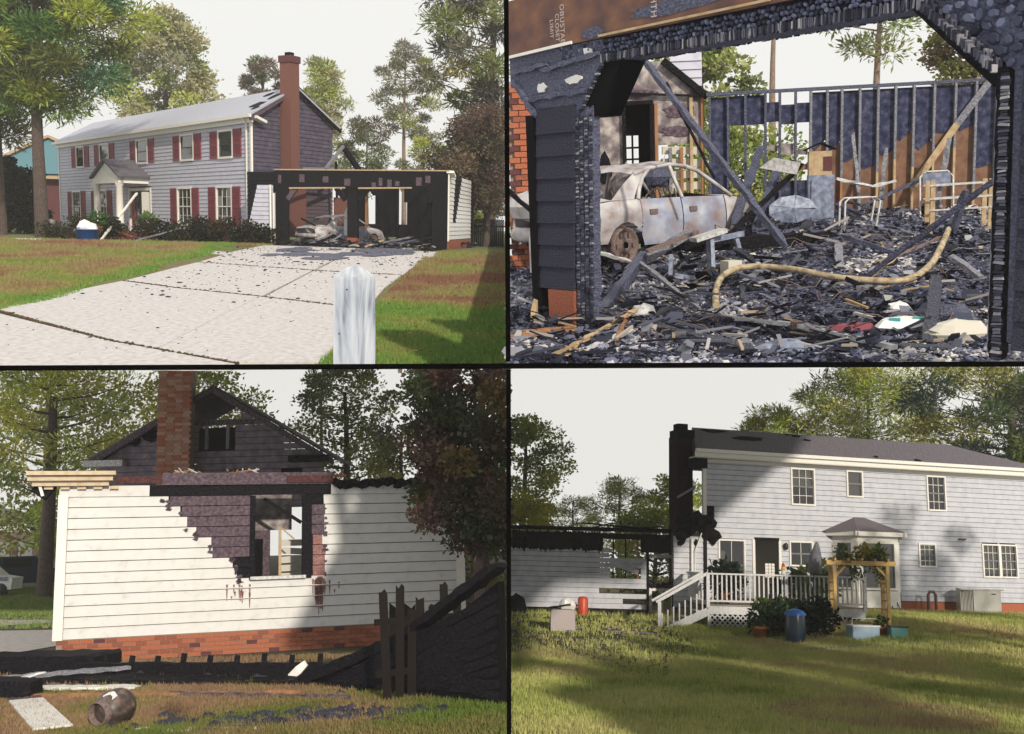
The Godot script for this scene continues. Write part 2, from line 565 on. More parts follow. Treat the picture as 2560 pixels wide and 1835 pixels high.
func make_materials():
	LAP = ArrayMesh.new()
	var st = tool()
	prism(st, [Vector2(-0.03, 0), Vector2(0.03, 0), Vector2(0.004, 1), Vector2(-0.03, 1)], 0, 1, Transform3D(Basis(v3(0, 0, 1), UP, v3(1, 0, 0)), Vector3.ZERO))
	LAP = done(st)
	plain("strip", [0.003, 0.003, 0.003], 1.0)
	M.strip.specular_mode = BaseMaterial3D.SPECULAR_DISABLED
	plain("soot", [0.005, 0.0045, 0.006], 0.95)
	plain("plaster", [0.45, 0.43, 0.40], 0.9)
	plain("gap_backing", [0.03, 0.03, 0.032], 0.9)  # dark so the gaps between clapboards read as shadow lines
	grained("hose_tan", [[0.0, [0.03, 0.025, 0.02]], [0.3, [0.20, 0.14, 0.08]], [0.5, [0.42, 0.33, 0.2]], [1.0, [0.55, 0.47, 0.34]]], 0.9, 0.6, 0.015)
	plain("blind", [0.55, 0.52, 0.45], 0.7)
	var g = plain("glass", [0.02, 0.022, 0.026], 0.05)
	g.transparency = BaseMaterial3D.TRANSPARENCY_ALPHA
	g.albedo_color.a = 0.35
	grained("white_paint", [[0.0, [0.42, 0.40, 0.39]], [0.3, [0.58, 0.57, 0.56]], [0.7, [0.63, 0.62, 0.61]], [1.0, [0.54, 0.53, 0.54]]], 0.35, 0.6, 0.02)
	grained("white_trim", [[0.0, [0.6, 0.57, 0.52]], [0.5, [0.76, 0.73, 0.68]], [1.0, [0.72, 0.7, 0.67]]], 0.5, 0.55, 0.03)
	grained("lavender", [[0.0, [0.36, 0.36, 0.45]], [0.4, [0.47, 0.465, 0.55]], [1.0, [0.53, 0.52, 0.61]]], 0.2, 0.7, 0.025)
	grained("grey_paint", [[0.0, [0.34, 0.35, 0.40]], [0.4, [0.46, 0.47, 0.52]], [1.0, [0.56, 0.56, 0.6]]], 0.25, 0.7, 0.02)
	grained("shutter_red", [[0.0, [0.16, 0.025, 0.04]], [1.0, [0.26, 0.05, 0.065]]], 0.6, 0.65, 0.03)
	grained("roof_grey", [[0.0, [0.26, 0.27, 0.33]], [0.45, [0.40, 0.41, 0.48]], [1.0, [0.52, 0.53, 0.6]]], 1.3, 0.95, 0.05, 0.6)
	grained("roof_dark", [[0.0, [0.05, 0.045, 0.065]], [0.45, [0.12, 0.11, 0.14]], [1.0, [0.2, 0.18, 0.2]]], 0.5, 0.95, 0.03, 0.6)
	grained("char", [[0.0, [0.002, 0.002, 0.003]], [0.45, [0.007, 0.006, 0.009]], [0.75, [0.015, 0.013, 0.018]], [1.0, [0.05, 0.046, 0.055]]], 1.2, 0.75, 0.03, 1.2)
	grained("char_blue", [[0.0, [0.012, 0.013, 0.026]], [0.4, [0.042, 0.046, 0.085]], [0.75, [0.095, 0.103, 0.17]], [1.0, [0.22, 0.22, 0.3]]], 1.5, 0.6, 0.04, 1.5)
	grained("char_cells", [[0.0, [0.006, 0.006, 0.01]], [0.18, [0.03, 0.031, 0.05]], [0.5, [0.075, 0.08, 0.13]], [1.0, [0.16, 0.17, 0.24]]], 0.9, 0.55, 0.06, 3.0, FastNoiseLite.TYPE_CELLULAR)
	grained("scorched", [[0.0, [0.03, 0.02, 0.028]], [0.4, [0.085, 0.06, 0.08]], [0.7, [0.14, 0.105, 0.125]], [1.0, [0.24, 0.18, 0.18]]], 0.8, 0.85, 0.03)
	grained("scorch_red", [[0.0, [0.10, 0.05, 0.05]], [0.5, [0.25, 0.11, 0.10]], [1.0, [0.42, 0.28, 0.26]]], 1.2, 0.85, 0.03)
	grained("raw_wood", [[0.0, [0.16, 0.07, 0.03]], [0.5, [0.30, 0.14, 0.06]], [1.0, [0.42, 0.22, 0.10]]], 0.8, 0.8, 0.02, 0.3, FastNoiseLite.TYPE_SIMPLEX_SMOOTH, v3(1, 0.15, 1))
	grained("pale_wood", [[0.0, [0.25, 0.17, 0.09]], [0.5, [0.42, 0.30, 0.17]], [1.0, [0.55, 0.42, 0.27]]], 0.8, 0.8, 0.02, 0.3)
	grained("grey_wood", [[0.0, [0.06, 0.06, 0.075]], [0.45, [0.17, 0.17, 0.20]], [1.0, [0.34, 0.33, 0.36]]], 1.4, 0.85, 0.03, 0.6)
	grained("brick", [[0.0, [0.08, 0.025, 0.02]], [0.35, [0.23, 0.062, 0.035]], [0.7, [0.31, 0.10, 0.05]], [1.0, [0.38, 0.17, 0.10]]], 1.6, 0.9, 0.05, 0.8)
	grained("brick_orange", [[0.0, [0.22, 0.055, 0.03]], [0.5, [0.38, 0.115, 0.055]], [1.0, [0.44, 0.18, 0.09]]], 1.6, 0.9, 0.05, 0.8)
	grained("brick_dark", [[0.0, [0.05, 0.015, 0.02]], [0.5, [0.10, 0.03, 0.035]], [1.0, [0.18, 0.06, 0.05]]], 1.6, 0.9, 0.05, 0.8)
	grained("mortar", [[0.0, [0.22, 0.15, 0.12]], [1.0, [0.36, 0.27, 0.22]]], 2.0, 0.95, 0.05)
	grained("concrete", [[0.0, [0.30, 0.27, 0.27]], [0.28, [0.45, 0.42, 0.42]], [0.6, [0.53, 0.50, 0.50]], [1.0, [0.60, 0.57, 0.57]]], 0.32, 0.9, 0.03, 0.4, FastNoiseLite.TYPE_SIMPLEX_SMOOTH, Vector3.ONE, 6)
	grained("lawn_soil", [[0.0, [0.13, 0.075, 0.04]], [0.35, [0.16, 0.11, 0.045]], [0.55, [0.12, 0.13, 0.035]], [0.8, [0.10, 0.17, 0.03]], [1.0, [0.16, 0.21, 0.05]]], 0.09, 1.0, 0.02, 2.0, FastNoiseLite.TYPE_SIMPLEX_SMOOTH, Vector3.ONE, 6)
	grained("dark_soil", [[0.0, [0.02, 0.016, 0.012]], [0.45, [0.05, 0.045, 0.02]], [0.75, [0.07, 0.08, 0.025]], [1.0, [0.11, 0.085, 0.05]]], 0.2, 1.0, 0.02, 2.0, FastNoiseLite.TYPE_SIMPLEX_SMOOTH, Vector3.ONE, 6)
	grained("ash", [[0.0, [0.016, 0.017, 0.03]], [0.4, [0.06, 0.064, 0.10]], [0.65, [0.15, 0.155, 0.22]], [1.0, [0.40, 0.39, 0.43]]], 0.8, 0.95, 0.03, 3.0, FastNoiseLite.TYPE_SIMPLEX_SMOOTH, Vector3.ONE, 5)
	grained("bark", [[0.0, [0.03, 0.02, 0.018]], [0.5, [0.085, 0.06, 0.05]], [1.0, [0.17, 0.12, 0.10]]], 0.7, 0.95, 0.05, 2.0, FastNoiseLite.TYPE_SIMPLEX_SMOOTH, v3(1, 0.25, 1))
	grained("bark_pale", [[0.0, [0.12, 0.08, 0.06]], [0.5, [0.24, 0.17, 0.13]], [1.0, [0.36, 0.28, 0.22]]], 0.7, 0.95, 0.05, 1.5, FastNoiseLite.TYPE_SIMPLEX_SMOOTH, v3(1, 0.25, 1))
	tinted("leaf", [1, 1, 1], 0.6, [0.26, 0.28, 0.08])
	tinted("grass", [1, 1, 1], 0.75, [0.10, 0.12, 0.03])
	tinted("bits", [1, 1, 1], 0.8)
	grained("rust_metal", [[0.0, [0.12, 0.06, 0.04]], [0.3, [0.30, 0.24, 0.24]], [0.5, [0.38, 0.37, 0.40]], [0.8, [0.56, 0.54, 0.52]], [1.0, [0.68, 0.66, 0.62]]], 0.5, 0.55, 0.012, 0.2, FastNoiseLite.TYPE_SIMPLEX_SMOOTH, Vector3.ONE, 5)
	grained("blue_metal", [[0.0, [0.06, 0.07, 0.11]], [0.5, [0.2, 0.23, 0.33]], [1.0, [0.42, 0.45, 0.52]]], 0.9, 0.45, 0.02)
	grained("galvanised", [[0.0, [0.25, 0.22, 0.18]], [0.5, [0.5, 0.5, 0.52]], [1.0, [0.68, 0.67, 0.66]]], 0.9, 0.4, 0.03)
	plain("terracotta", [0.42, 0.13, 0.05], 0.8)
	plain("white_plastic", [0.75, 0.74, 0.72], 0.4)
	plain("blue_plastic", [0.02, 0.12, 0.42], 0.35)
	plain("teal", [0.05, 0.30, 0.30], 0.4)
	plain("stencil", [0.42, 0.36, 0.34], 0.8)
	plain("black_metal", [0.02, 0.02, 0.025], 0.5)
	grained("rust_dark", [[0.0, [0.05, 0.03, 0.025]], [0.5, [0.16, 0.11, 0.10]], [1.0, [0.3, 0.22, 0.2]]], 1.5, 0.8, 0.04)
	grained("car_door", [[0.0, [0.30, 0.10, 0.03]], [0.28, [0.24, 0.2, 0.22]], [0.5, [0.26, 0.29, 0.40]], [0.8, [0.50, 0.50, 0.55]], [1.0, [0.62, 0.6, 0.58]]], 0.35, 0.5, 0.012, 0.2, FastNoiseLite.TYPE_SIMPLEX_SMOOTH, Vector3.ONE, 5)
	grained("shingle_char", [[0.0, [0.012, 0.012, 0.02]], [0.5, [0.035, 0.036, 0.055]], [1.0, [0.065, 0.065, 0.09]]], 1.5, 0.8, 0.06, 1.0)
	grained("plywood", [[0.0, [0.05, 0.025, 0.03]], [0.35, [0.10, 0.05, 0.045]], [0.65, [0.16, 0.075, 0.05]], [1.0, [0.26, 0.12, 0.05]]], 0.5, 0.8, 0.012, 0.3)
	grained("panel_blue", [[0.0, [0.012, 0.014, 0.03]], [0.45, [0.036, 0.041, 0.085]], [0.8, [0.085, 0.09, 0.145]], [1.0, [0.16, 0.16, 0.21]]], 0.7, 0.75, 0.02, 0.6)
	grained("panel_brown", [[0.0, [0.08, 0.04, 0.025]], [0.5, [0.18, 0.09, 0.055]], [1.0, [0.27, 0.15, 0.09]]], 0.5, 0.8, 0.02)
	grained("scorched_wall", [[0.0, [0.05, 0.04, 0.045]], [0.35, [0.16, 0.13, 0.14]], [0.6, [0.32, 0.28, 0.27]], [1.0, [0.62, 0.57, 0.5]]], 0.7, 0.85, 0.012, 0.6, FastNoiseLite.TYPE_SIMPLEX_SMOOTH, Vector3.ONE, 5)
	grained("coal", [[0.0, [0.004, 0.004, 0.008]], [0.5, [0.018, 0.019, 0.035]], [0.8, [0.05, 0.053, 0.09]], [1.0, [0.16, 0.16, 0.22]]], 2.5, 0.6, 0.04, 1.0)
	grained("roof_purple", [[0.0, [0.08, 0.07, 0.10]], [0.45, [0.18, 0.16, 0.20]], [1.0, [0.30, 0.265, 0.28]]], 0.5, 0.95, 0.03, 0.6)
	plain("navy", [0.012, 0.018, 0.035], 0.25)
	plain("dark_picket", [0.014, 0.011, 0.010], 0.9)
	plain("teal_wall", [0.10, 0.23, 0.28], 0.7)
	grained("brick_brown", [[0.0, [0.07, 0.03, 0.03]], [0.5, [0.17, 0.065, 0.05]], [1.0, [0.24, 0.11, 0.08]]], 2.2, 0.9, 0.05, 0.8)
	plain("pink_wall", [0.55, 0.34, 0.30], 0.8)
	grained("cornice", [[0.0, [0.40, 0.29, 0.17]], [0.5, [0.56, 0.44, 0.30]], [1.0, [0.62, 0.52, 0.38]]], 0.6, 0.7, 0.02)
	grained("scorch_dark", [[0.0, [0.03, 0.012, 0.014]], [0.5, [0.08, 0.035, 0.035]], [1.0, [0.16, 0.075, 0.06]]], 0.9, 0.85, 0.03)
	grained("gable_soot", [[0.0, [0.10, 0.08, 0.11]], [0.4, [0.19, 0.16, 0.21]], [0.75, [0.25, 0.21, 0.25]], [1.0, [0.42, 0.33, 0.27]]], 0.3, 0.8, 0.02)
	grained("gable_dark", [[0.0, [0.03, 0.025, 0.045]], [0.4, [0.065, 0.055, 0.09]], [0.75, [0.10, 0.08, 0.12]], [1.0, [0.22, 0.16, 0.14]]], 0.3, 0.8, 0.02)
	grained("brick_pale", [[0.0, [0.40, 0.22, 0.16]], [1.0, [0.52, 0.34, 0.26]]], 1.6, 0.9, 0.05, 0.8)
	grained("brick_pink", [[0.0, [0.32, 0.13, 0.09]], [1.0, [0.46, 0.25, 0.18]]], 1.6, 0.9, 0.05, 0.8)
	grained("tank", [[0.0, [0.02, 0.015, 0.015]], [0.45, [0.06, 0.045, 0.04]], [0.7, [0.14, 0.09, 0.07]], [1.0, [0.35, 0.28, 0.24]]], 0.8, 0.45, 0.02)
	grained("roof_bay", [[0.0, [0.07, 0.06, 0.075]], [0.5, [0.15, 0.13, 0.15]], [1.0, [0.22, 0.2, 0.21]]], 0.9, 0.95, 0.04)
	grained("chimney_soot", [[0.0, [0.012, 0.008, 0.014]], [0.6, [0.03, 0.016, 0.022]], [1.0, [0.09, 0.03, 0.04]]], 0.7, 0.95, 0.03)  # near-black tone holds the unlit side of the rear stack
	grained("deck_white", [[0.0, [0.40, 0.40, 0.42]], [0.5, [0.60, 0.60, 0.62]], [1.0, [0.68, 0.67, 0.67]]], 0.8, 0.7, 0.03)
	grained("deck_wood", [[0.0, [0.20, 0.17, 0.15]], [1.0, [0.36, 0.32, 0.29]]], 0.8, 0.8, 0.03)
	grained("arbor_wood", [[0.0, [0.42, 0.24, 0.06]], [0.5, [0.58, 0.38, 0.13]], [1.0, [0.66, 0.48, 0.22]]], 0.8, 0.7, 0.03)
	plain("navy_plastic", [0.015, 0.035, 0.06], 0.3)
	plain("pale_blue", [0.30, 0.42, 0.55], 0.4)
	plain("teal_box", [0.12, 0.36, 0.33], 0.45)
	plain("pink_grey", [0.42, 0.36, 0.36], 0.8)
	plain("orange", [0.50, 0.06, 0.02], 0.45)
	plain("ac_white", [0.66, 0.64, 0.60], 0.5)
	plain("yellow", [0.65, 0.45, 0.05], 0.6)
	plain("red", [0.5, 0.03, 0.02], 0.6)
	for k in ["soot", "char", "scorched", "dark_picket", "gable_soot", "shingle_char", "chimney_soot", "scorch_dark", "panel_blue", "bits", "grass", "leaf"]: M[k].metallic_specular = 0.2

# ======== the street front: house with red shutters, driveway, burned garage
func front_ground(x, d) -> float: return minf(-1.15, -2.6 + (d - 18.0) * 0.0556)

func front_view():
	var gy = front_ground
	ground("front", "lawn", terrain("front", gy, -0.62, -0.0058, 160.0, 0.0012), M.lawn_soil)
	# driveway slabs between weedy joints
	var drive = thing("front", "driveway", "", "", v3(-7.5, -2.0, -30))
	drive.set_meta("kind", "structure")
	var base = v3(-7.5, -2.0, -30)
	var slabs = [
		[[-12.6, -24.35], [-8.0, -20.35], [-4.9, -18.22], [-4.9, -18.0], [-13.0, -17.5]],
		[[-12.05, -24.25], [-11.9, -27.0], [-11.4, -30.3], [-9.3, -28.85], [-6.68, -27.45], [-6.75, -23.0], [-6.72, -19.6], [-7.9, -20.4]],
		[[-6.705, -19.55], [-6.735, -23.0], [-6.665, -27.4], [-3.62, -25.5], [-3.54, -21.6], [-3.4, -18.55], [-4.85, -18.35]],
		[[-11.35, -30.45], [-11.15, -34.2], [-11.0, -36.3], [-8.5, -35.0], [-6.64, -34.35], [-6.66, -27.6], [-9.4, -29.05]],
		[[-6.56, -27.5], [-6.56, -34.25], [-3.62, -33.45], [-3.72, -30.0], [-3.62, -25.65]],
		[[-10.98, -36.4], [-10.95, -41.0], [-10.6, -44.4], [-6.6, -43.6], [-6.62, -34.45], [-8.5, -35.1]],
		[[-6.54, -34.35], [-6.52, -43.5], [-3.0, -42.6], [-3.1, -40.8], [-3.45, -37.0], [-3.6, -33.55]]]
	for q in slabs: 
		var o = part(drive, "slab", sheet_of(q, 0.035 + rr(-0.004, 0.004), gy, 0.09), M.concrete, Transform3D(Basis.IDENTITY, -base))
	ground("front", "path", sheet_of([[-11.0, -39.6], [-13.9, -41.2], [-16.9, -43.9], [-16.6, -44.6], [-13.6, -42.1], [-11.0, -40.6]], 0.02, gy, 0.05), M.concrete)
	# burnt crumbs on the concrete, thick near the garage
	var spots = []
	for k in 1300:
		var d = 18.5 + 25.0 * pow(rng.randf(), 0.75)
		var x = rr(-11.4, -3.4)
		if d > 36 or rng.randf() < (0.16 if d < 27 else 0.4):
			var z = rr(0.02, 0.06) if rng.randf() < 0.85 else rr(0.06, 0.14)
			if d < 26: z *= 0.7
			var p = v3(x, front_ground(x, d) + 0.045, -d)
			if within("front", p): spots.append([Transform3D(Basis(UP, rr(0, 6)) * Basis.from_scale(v3(z * rr(0.7, 2.0), z * 0.35, z)), p), mixed([[0.012, 0.011, 0.015], [0.05, 0.04, 0.045], [0.02, 0.018, 0.02]], rng.randf())])
	var chip = tool()
	lump(chip, Vector3.ZERO, v3(0.5, 0.5, 0.5), 6, 0.3)
	var CHIP = done(chip)
	scatter("front", "charcoal_crumbs", "black crumbs of charcoal strewn over the pale driveway", CHIP, M.bits, spots)
	# wash of soot on the slab before the garage, and dirt and weeds in the joints
	var st = tool()
	for k in 26:
		var a = rr(-9.8, -4.2); var d = rr(38.5, 43.5)
		var r = rr(0.25, 0.9)
		var pts = []
		for j in 9: pts.append([a + cos(j * 0.7) * r * rr(0.5, 1.3), -d + sin(j * 0.7) * r * rr(0.7, 1.6)])
		st.append_from(sheet_of(pts, 0.044 + k * 0.0006, gy), 0, Transform3D.IDENTITY)
	ground("front", "soot_wash", st.commit(), M.ash)
	spots = []
	var joints = [[[-12.3, -24.3], [-8.0, -20.4]], [[-8.0, -20.4], [-4.9, -18.3]], [[-11.4, -30.4], [-9.4, -29.0]], [[-9.4, -29.0], [-6.6, -27.45]], [[-6.6, -27.45], [-3.6, -25.6]], [[-10.9, -36.35], [-6.6, -34.4]], [[-6.6, -34.4], [-3.6, -33.5]]]
	for j in joints:
		var a = Vector2(j[0][0], j[0][1]); var b = Vector2(j[1][0], j[1][1])
		for k in int((b - a).length() * 34):
			var p = a.lerp(b, rng.randf()) + Vector2(rr(-0.05, 0.05), rr(-0.05, 0.05)) * (1.0 + 1.4 * float(rng.randf() < 0.15))
			var q = v3(p.x, front_ground(p.x, -p.y) + 0.03, p.y)
			if within("front", q): spots.append([Transform3D(Basis(UP, rr(0, 6)) * Basis.from_scale(v3(rr(0.04, 0.12), rr(0.02, 0.05), rr(0.04, 0.12))), q), mixed([[0.10, 0.045, 0.035], [0.07, 0.05, 0.03], [0.05, 0.07, 0.02]], rng.randf())])
	scatter("front", "joint_weeds", "brown dirt and weeds filling the cracks of the driveway", CHIP, M.bits, spots)
	# grass
	var nz = FastNoiseLite.new()
	nz.frequency = 0.28
	nz.seed = 4
	var tones = [[0.24, 0.12, 0.08], [0.28, 0.19, 0.10], [0.27, 0.25, 0.09], [0.20, 0.25, 0.06], [0.14, 0.25, 0.05]]
	spots = []
	for k in 52000:
		var d = 18.0 * pow(46.0 / 18.0, rng.randf())
		var u = rr(-0.50, -0.006)
		var x = u * d
		var left = x < -11.75 + 0.25 * sin(d)
		if not left and x < -3.45 + (0.35 if d > 40 else 0.0) and d < 44.0: continue
		if x > -10.4 and d > 43.0: continue
		var p = v3(x, front_ground(x, d), -d)
		if not within("front", p): continue
		var g = nz.get_noise_2d(x * 1.0, d) * 0.75 + 0.45
		if left: g += 0.75 * exp(-(-11.75 - x) * 1.1) - 0.06
		else: g += 0.5 * (1.0 - soft(24.0, 30.0, d + 3.0 * nz.get_noise_2d(x * 2.0, d * 2.0 + 50.0))) - 0.25 * soft(24.0, 29.0, d) * (1.0 - soft(33.0, 38.0, d))
		var h = rr(0.7, 1.3)
		spots.append([Transform3D(Basis(UP, rr(0, 6)) * Basis.from_scale(v3(1, h, 1) * (0.8 + d / 60.0)), p), mixed(tones, g + rr(-0.12, 0.12))])
	scatter("front", "grass", "patchy green and brown front lawn beside the driveway", tuft_mesh(9, 0.085, 0.011, 0.12), M.grass, spots)
	fallen_leaves("front", "brown fallen leaves scattered over the front lawn", 1300, 18.5, 44.0, -0.5, -0.006, gy)
	front_house()
	front_garage(CHIP)
	front_things()
	front_trees()

func fallen_leaves(s, label, n, d0, d1, u0, u1, gy):
	var st = tool()
	quad(st, v3(-0.5, 0, 0), v3(-0.1, 0.14, -0.32), v3(0.5, 0.05, 0), v3(-0.05, 0.1, 0.3))
	var mesh = done(st)
	var spots = []
	for k in n:
		var d = d0 * pow(d1 / d0, rng.randf())
		var x = rr(u0, u1) * d
		var p = v3(x, gy.call(x, d) + rr(0.03, 0.08), -d)
		if s == "front" and x > -11.6 and x < -3.4: continue
		if within(s, p): spots.append([Transform3D(Basis(UP, rr(0, 6)) * Basis(Vector3.RIGHT, rr(-0.5, 0.5)) * Basis.from_scale(Vector3.ONE * rr(0.06, 0.13)), p), mixed([[0.10, 0.05, 0.025], [0.26, 0.14, 0.06], [0.36, 0.26, 0.10]], rng.randf())])
	scatter(s, "fallen_leaves", label, mesh, M.bits, spots)

func front_house():
	var base = v3(-11.77, -0.84, -47.22)
	var t = thing("front", "front_house", "two-storey lavender grey house with red shutters and white portico", "house", base)
	var E = v3(0.6446, 0, 0.7645)
	var L = 27.5
	var F = frame(E, -E * L)                       # street wall, x from the far corner to the near one
	var W = func(a, b, c, d): return [L - a, c, L - b, d]
	var ups = [[24.02, 22.54], [19.81, 18.2], [13.99, 12.26], [7.98, 6.28], [3.52, 1.9]]
	var lows = [[25.05, 23.43], [20.59, 18.8], [8.46, 6.66], [3.82, 2.08]]
	var holes = []
	var wins = []
	for k in 5: wins.append([W.call(ups[k][0], ups[k][1], 3.56 + 0.03 * (4 - k), 4.9 + 0.03 * (4 - k)), true])
	for q in lows: wins.append([W.call(q[0], q[1], 0.4, 2.33), false])
	for w in wins: holes.append([w[0][0] + 0.05, w[0][1] + 0.05, w[0][2] - 0.05, w[0][3] - 0.05])
	holes.append([L - 15.3, -1.0, L - 12.0, 2.4])
	siding(t, F, 0.0, 0.187, 28, 0.1, L - 0.14, holes, func(a, b, _v, _k): return [[a, b, M.lavender]])
	sheathing(t, F, 0.0, 5.2, 0.05, L - 0.05, holes, M.gap_backing)
	box(t, "foundation", M.brick, v3(L - 0.1, 0.5, 0.2), v3(L / 2, -0.25, -0.12), F)
	for x in [0.06, L - 0.07]: box(t, "corner_board", M.white_trim, v3(0.14, 5.2, 0.09), v3(x, 2.6, 0.02), F)
	var k = 0
	for w in wins:
		var r = w[0]
		sash_window(t, F, r, M.white_trim, {"casing": 0.1, "nx": 1 if w[1] else 3, "ny": 1 if w[1] else 2, "blind": [0.55, 1.0, 0.5, 0.95, 0.5, 0.35, 0.6, 0.3, 0.2][k], "sash": M.black_metal if w[1] else M.white_trim})
		k += 1
		for sd in [-1, 1]:
			var x0: float = (r[0] - 0.86) if sd < 0 else r[2] + 0.04
			var sh = tool()
			bx(sh, v3(0.82, r[3] - r[1] - 0.1, 0.03), v3(x0 + 0.41, (r[1] + r[3]) / 2, 0.035))
			for q in 3: bx(sh, v3(0.82, 0.09, 0.02), v3(x0 + 0.41, lerpf(r[1] + 0.1, r[3] - 0.1, q / 2.0), 0.055))
			for q in 2: bx(sh, v3(0.09, r[3] - r[1] - 0.1, 0.022), v3(x0 + 0.05 + q * 0.72, (r[1] + r[3]) / 2, 0.055))
			var lv: float = r[1] + 0.2
			while lv < r[3] - 0.18:
				bx(sh, v3(0.62, 0.05, 0.012), v3(x0 + 0.41, lv, 0.052), Basis(Vector3.RIGHT, 0.5))
				lv += 0.075
			part(t, "shutter", done(sh), M.shutter_red, F)
	# entrance: recess with door, sidelights
	box(t, "door_surround", M.white_trim, v3(0.16, 2.35, 0.12), v3(L - 15.2, 1.17, 0), F)
	box(t, "door_surround", M.white_trim, v3(0.16, 2.35, 0.12), v3(L - 12.05, 1.17, 0), F)
	box(t, "door_surround", M.white_trim, v3(3.0, 0.16, 0.12), v3(L - 13.63, 2.28, 0), F)
	var hl = tool()
	bx(hl, v3(3.3, 2.6, 0.05), v3(L - 13.65, 1.2, -2.2))
	for x in [L - 15.3, L - 12.0]: bx(hl, v3(0.05, 2.6, 2.1), v3(x, 1.2, -1.13))
	for y in [0.0, 2.45]: bx(hl, v3(3.3, 0.05, 2.1), v3(L - 13.65, y, -1.13))
	part(t, "hall", done(hl), M.plaster, F)
	var dr = box(t, "door", M.white_trim, v3(0.72, 2.1, 0.06), v3(L - 12.55, 1.08, 0.05), F, Basis(UP, 0.35))
	box(t, "sidelight", M.shutter_red, v3(0.5, 2.0, 0.05), v3(L - 14.75, 1.1, -0.05), F)
	box(t, "sidelight", M.glass, v3(0.34, 1.5, 0.03), v3(L - 13.95, 1.3, -0.02), F)
	# eave: soffit, fascia, gutter
	box(t, "fascia", M.white_trim, v3(L + 0.5, 0.3, 0.06), v3(L / 2, 5.2, 0.1), F)
	box(t, "gutter", M.white_trim, v3(L + 0.7, 0.14, 0.13), v3(L / 2 + 0.1, 5.32, 0.32), F)
	var dsp = tool()
	tube(dsp, [v3(L - 0.35, 5.25, 0.3), v3(L - 0.35, 5.0, 0.12), v3(L - 0.35, -0.2, 0.1), v3(L - 0.35, -0.28, 0.3)], 0.045, 6)
	part(t, "downspout", done(dsp), M.white_trim, F)
	# roof over a plan that is skewed a little at the gable
	var g = v3(0.46, 0, -0.89)
	var GW = 5.8
	var ridge_h = 6.95
	var far = -E * L
	var st = tool()
	var e0 = far - E * 0.35 - g * 0.38 + UP * 5.38
	var e1 = E * 0.32 - g * 0.38 + UP * 5.38
	var r0 = far - E * 0.35 + g * GW / 2 + UP * ridge_h
	var r1 = E * 0.32 + g * GW / 2 + UP * ridge_h
	var b0 = far - E * 0.35 + g * (GW + 0.38) + UP * 5.38
	var b1 = E * 0.32 + g * (GW + 0.38) + UP * 5.38
	quad(st, e0, r0, r1, e1); quad(st, r0, b0, b1, r1)
	var dn = UP * -0.09
	quad(st, e0 + dn, e1 + dn, r1 + dn, r0 + dn); quad(st, r0 + dn, r1 + dn, b1 + dn, b0 + dn)
	quad(st, e0, e1, e1 + dn, e0 + dn); quad(st, e1, r1, r1 + dn, e1 + dn); quad(st, r1, b1, b1 + dn, r1 + dn)
	var roof = part(t, "roof", done(st), M.roof_grey)
	var slope = (r1 - e1)
	for q in [[0.55, 0.78, 0.3, 1.2], [0.28, 0.5, 0.4, 1.8], [0.72, 0.9, 1.5, 2.4], [0.15, 0.3, 0.25, 0.9]]:   # burned-through holes near the gable
		var hs = tool()
		var pts = []
		for j in 10:
			var a = TAU * j / 10
			var kk = rr(0.7, 1.15)
			pts.append(e1 + slope * ((q[0] + q[1]) / 2 + (q[1] - q[0]) / 2 * sin(a) * kk) - E * ((q[2] + q[3]) / 2 + (q[3] - q[2]) / 2 * cos(a) * kk) + UP * 0.012)
		for j in range(1, 9): tri(hs, pts[0], pts[j], pts[j + 1])
		part(roof, "burned_hole", done(hs), M.char)
	# charred gable wall
	var GF = frame(g, v3(0, 0, 0))
	var rake = func(v): return 0.0 if v < 5.25 else (v - 5.25) / (ridge_h - 5.3) * GW / 2
	siding(t, GF, 0.0, 0.187, 37, func(v): return 0.08 + rake.call(v), func(v): return GW - rake.call(v), [], func(a, b, v, k): return [[a, b, M.gable_dark if v > 2.0 else M.scorched]])
	sheathing(t, GF, 0.0, 5.2, 0.05, GW - 0.05, [], M.char)
	var gt = tool()
	prism(gt, [Vector2(0.05, 5.2), Vector2(GW - 0.05, 5.2), Vector2(GW / 2, ridge_h - 0.1)], -0.065, -0.035)
	part(t, "gable_sheathing", done(gt), M.char, GF)
	for sd in [0, 1]:
		var a = v3(-0.4 if sd == 0 else GW + 0.4, 5.2, 0.22)
		bar(t, "rake_board", M.scorched if sd == 0 else M.char, a, v3(GW / 2, ridge_h - 0.08, 0.22), 0.1, 0.2, GF)
	box(t, "eave_return", M.white_trim, v3(0.7, 0.12, 0.4), v3(0.2, 5.2, 0.2), GF, Basis(Vector3.BACK, -0.25))
	# chimney with stepped shoulder and cap
	var ch = tool()
	bx(ch, v3(0.62, 8.0, 0.62), v3(2.15, 4.2, 0.36))
	bx(ch, v3(1.3, 2.6, 0.6), v3(2.3, 1.3, 0.35))
	var cm = part(t, "chimney", done(ch), M.brick_brown, GF)
	box(cm, "cap", M.brick_dark, v3(0.72, 0.3, 0.72), v3(2.15, 8.05, 0.36))
	box(cm, "flue", M.char, v3(0.3, 0.18, 0.3), v3(2.15, 8.28, 0.36))
	# small gabled roof left hanging at the chimney foot
	bar(t, "porch_rafter", M.grey_wood, v3(1.9, 3.15, 1.3), v3(3.9, 3.25, 1.5), 0.12, 0.1, GF)
	bar(t, "porch_rafter", M.grey_wood, v3(3.3, 3.2, 1.5), v3(4.7, 4.35, 1.5), 0.12, 0.12, GF)
	bar(t, "porch_rafter", M.char, v3(4.7, 4.35, 1.45), v3(7.4, 2.2, 1.45), 0.15, 0.25, GF)
	for q in 5: bar(t, "burned_stud", M.char, v3(4.6 + q * 0.5, 1.5, 1.2), v3(4.5 + q * 0.5, 3.6 - q * 0.3, 1.2), 0.09, 0.09, GF)
	# portico
	var px0 = L - 16.3
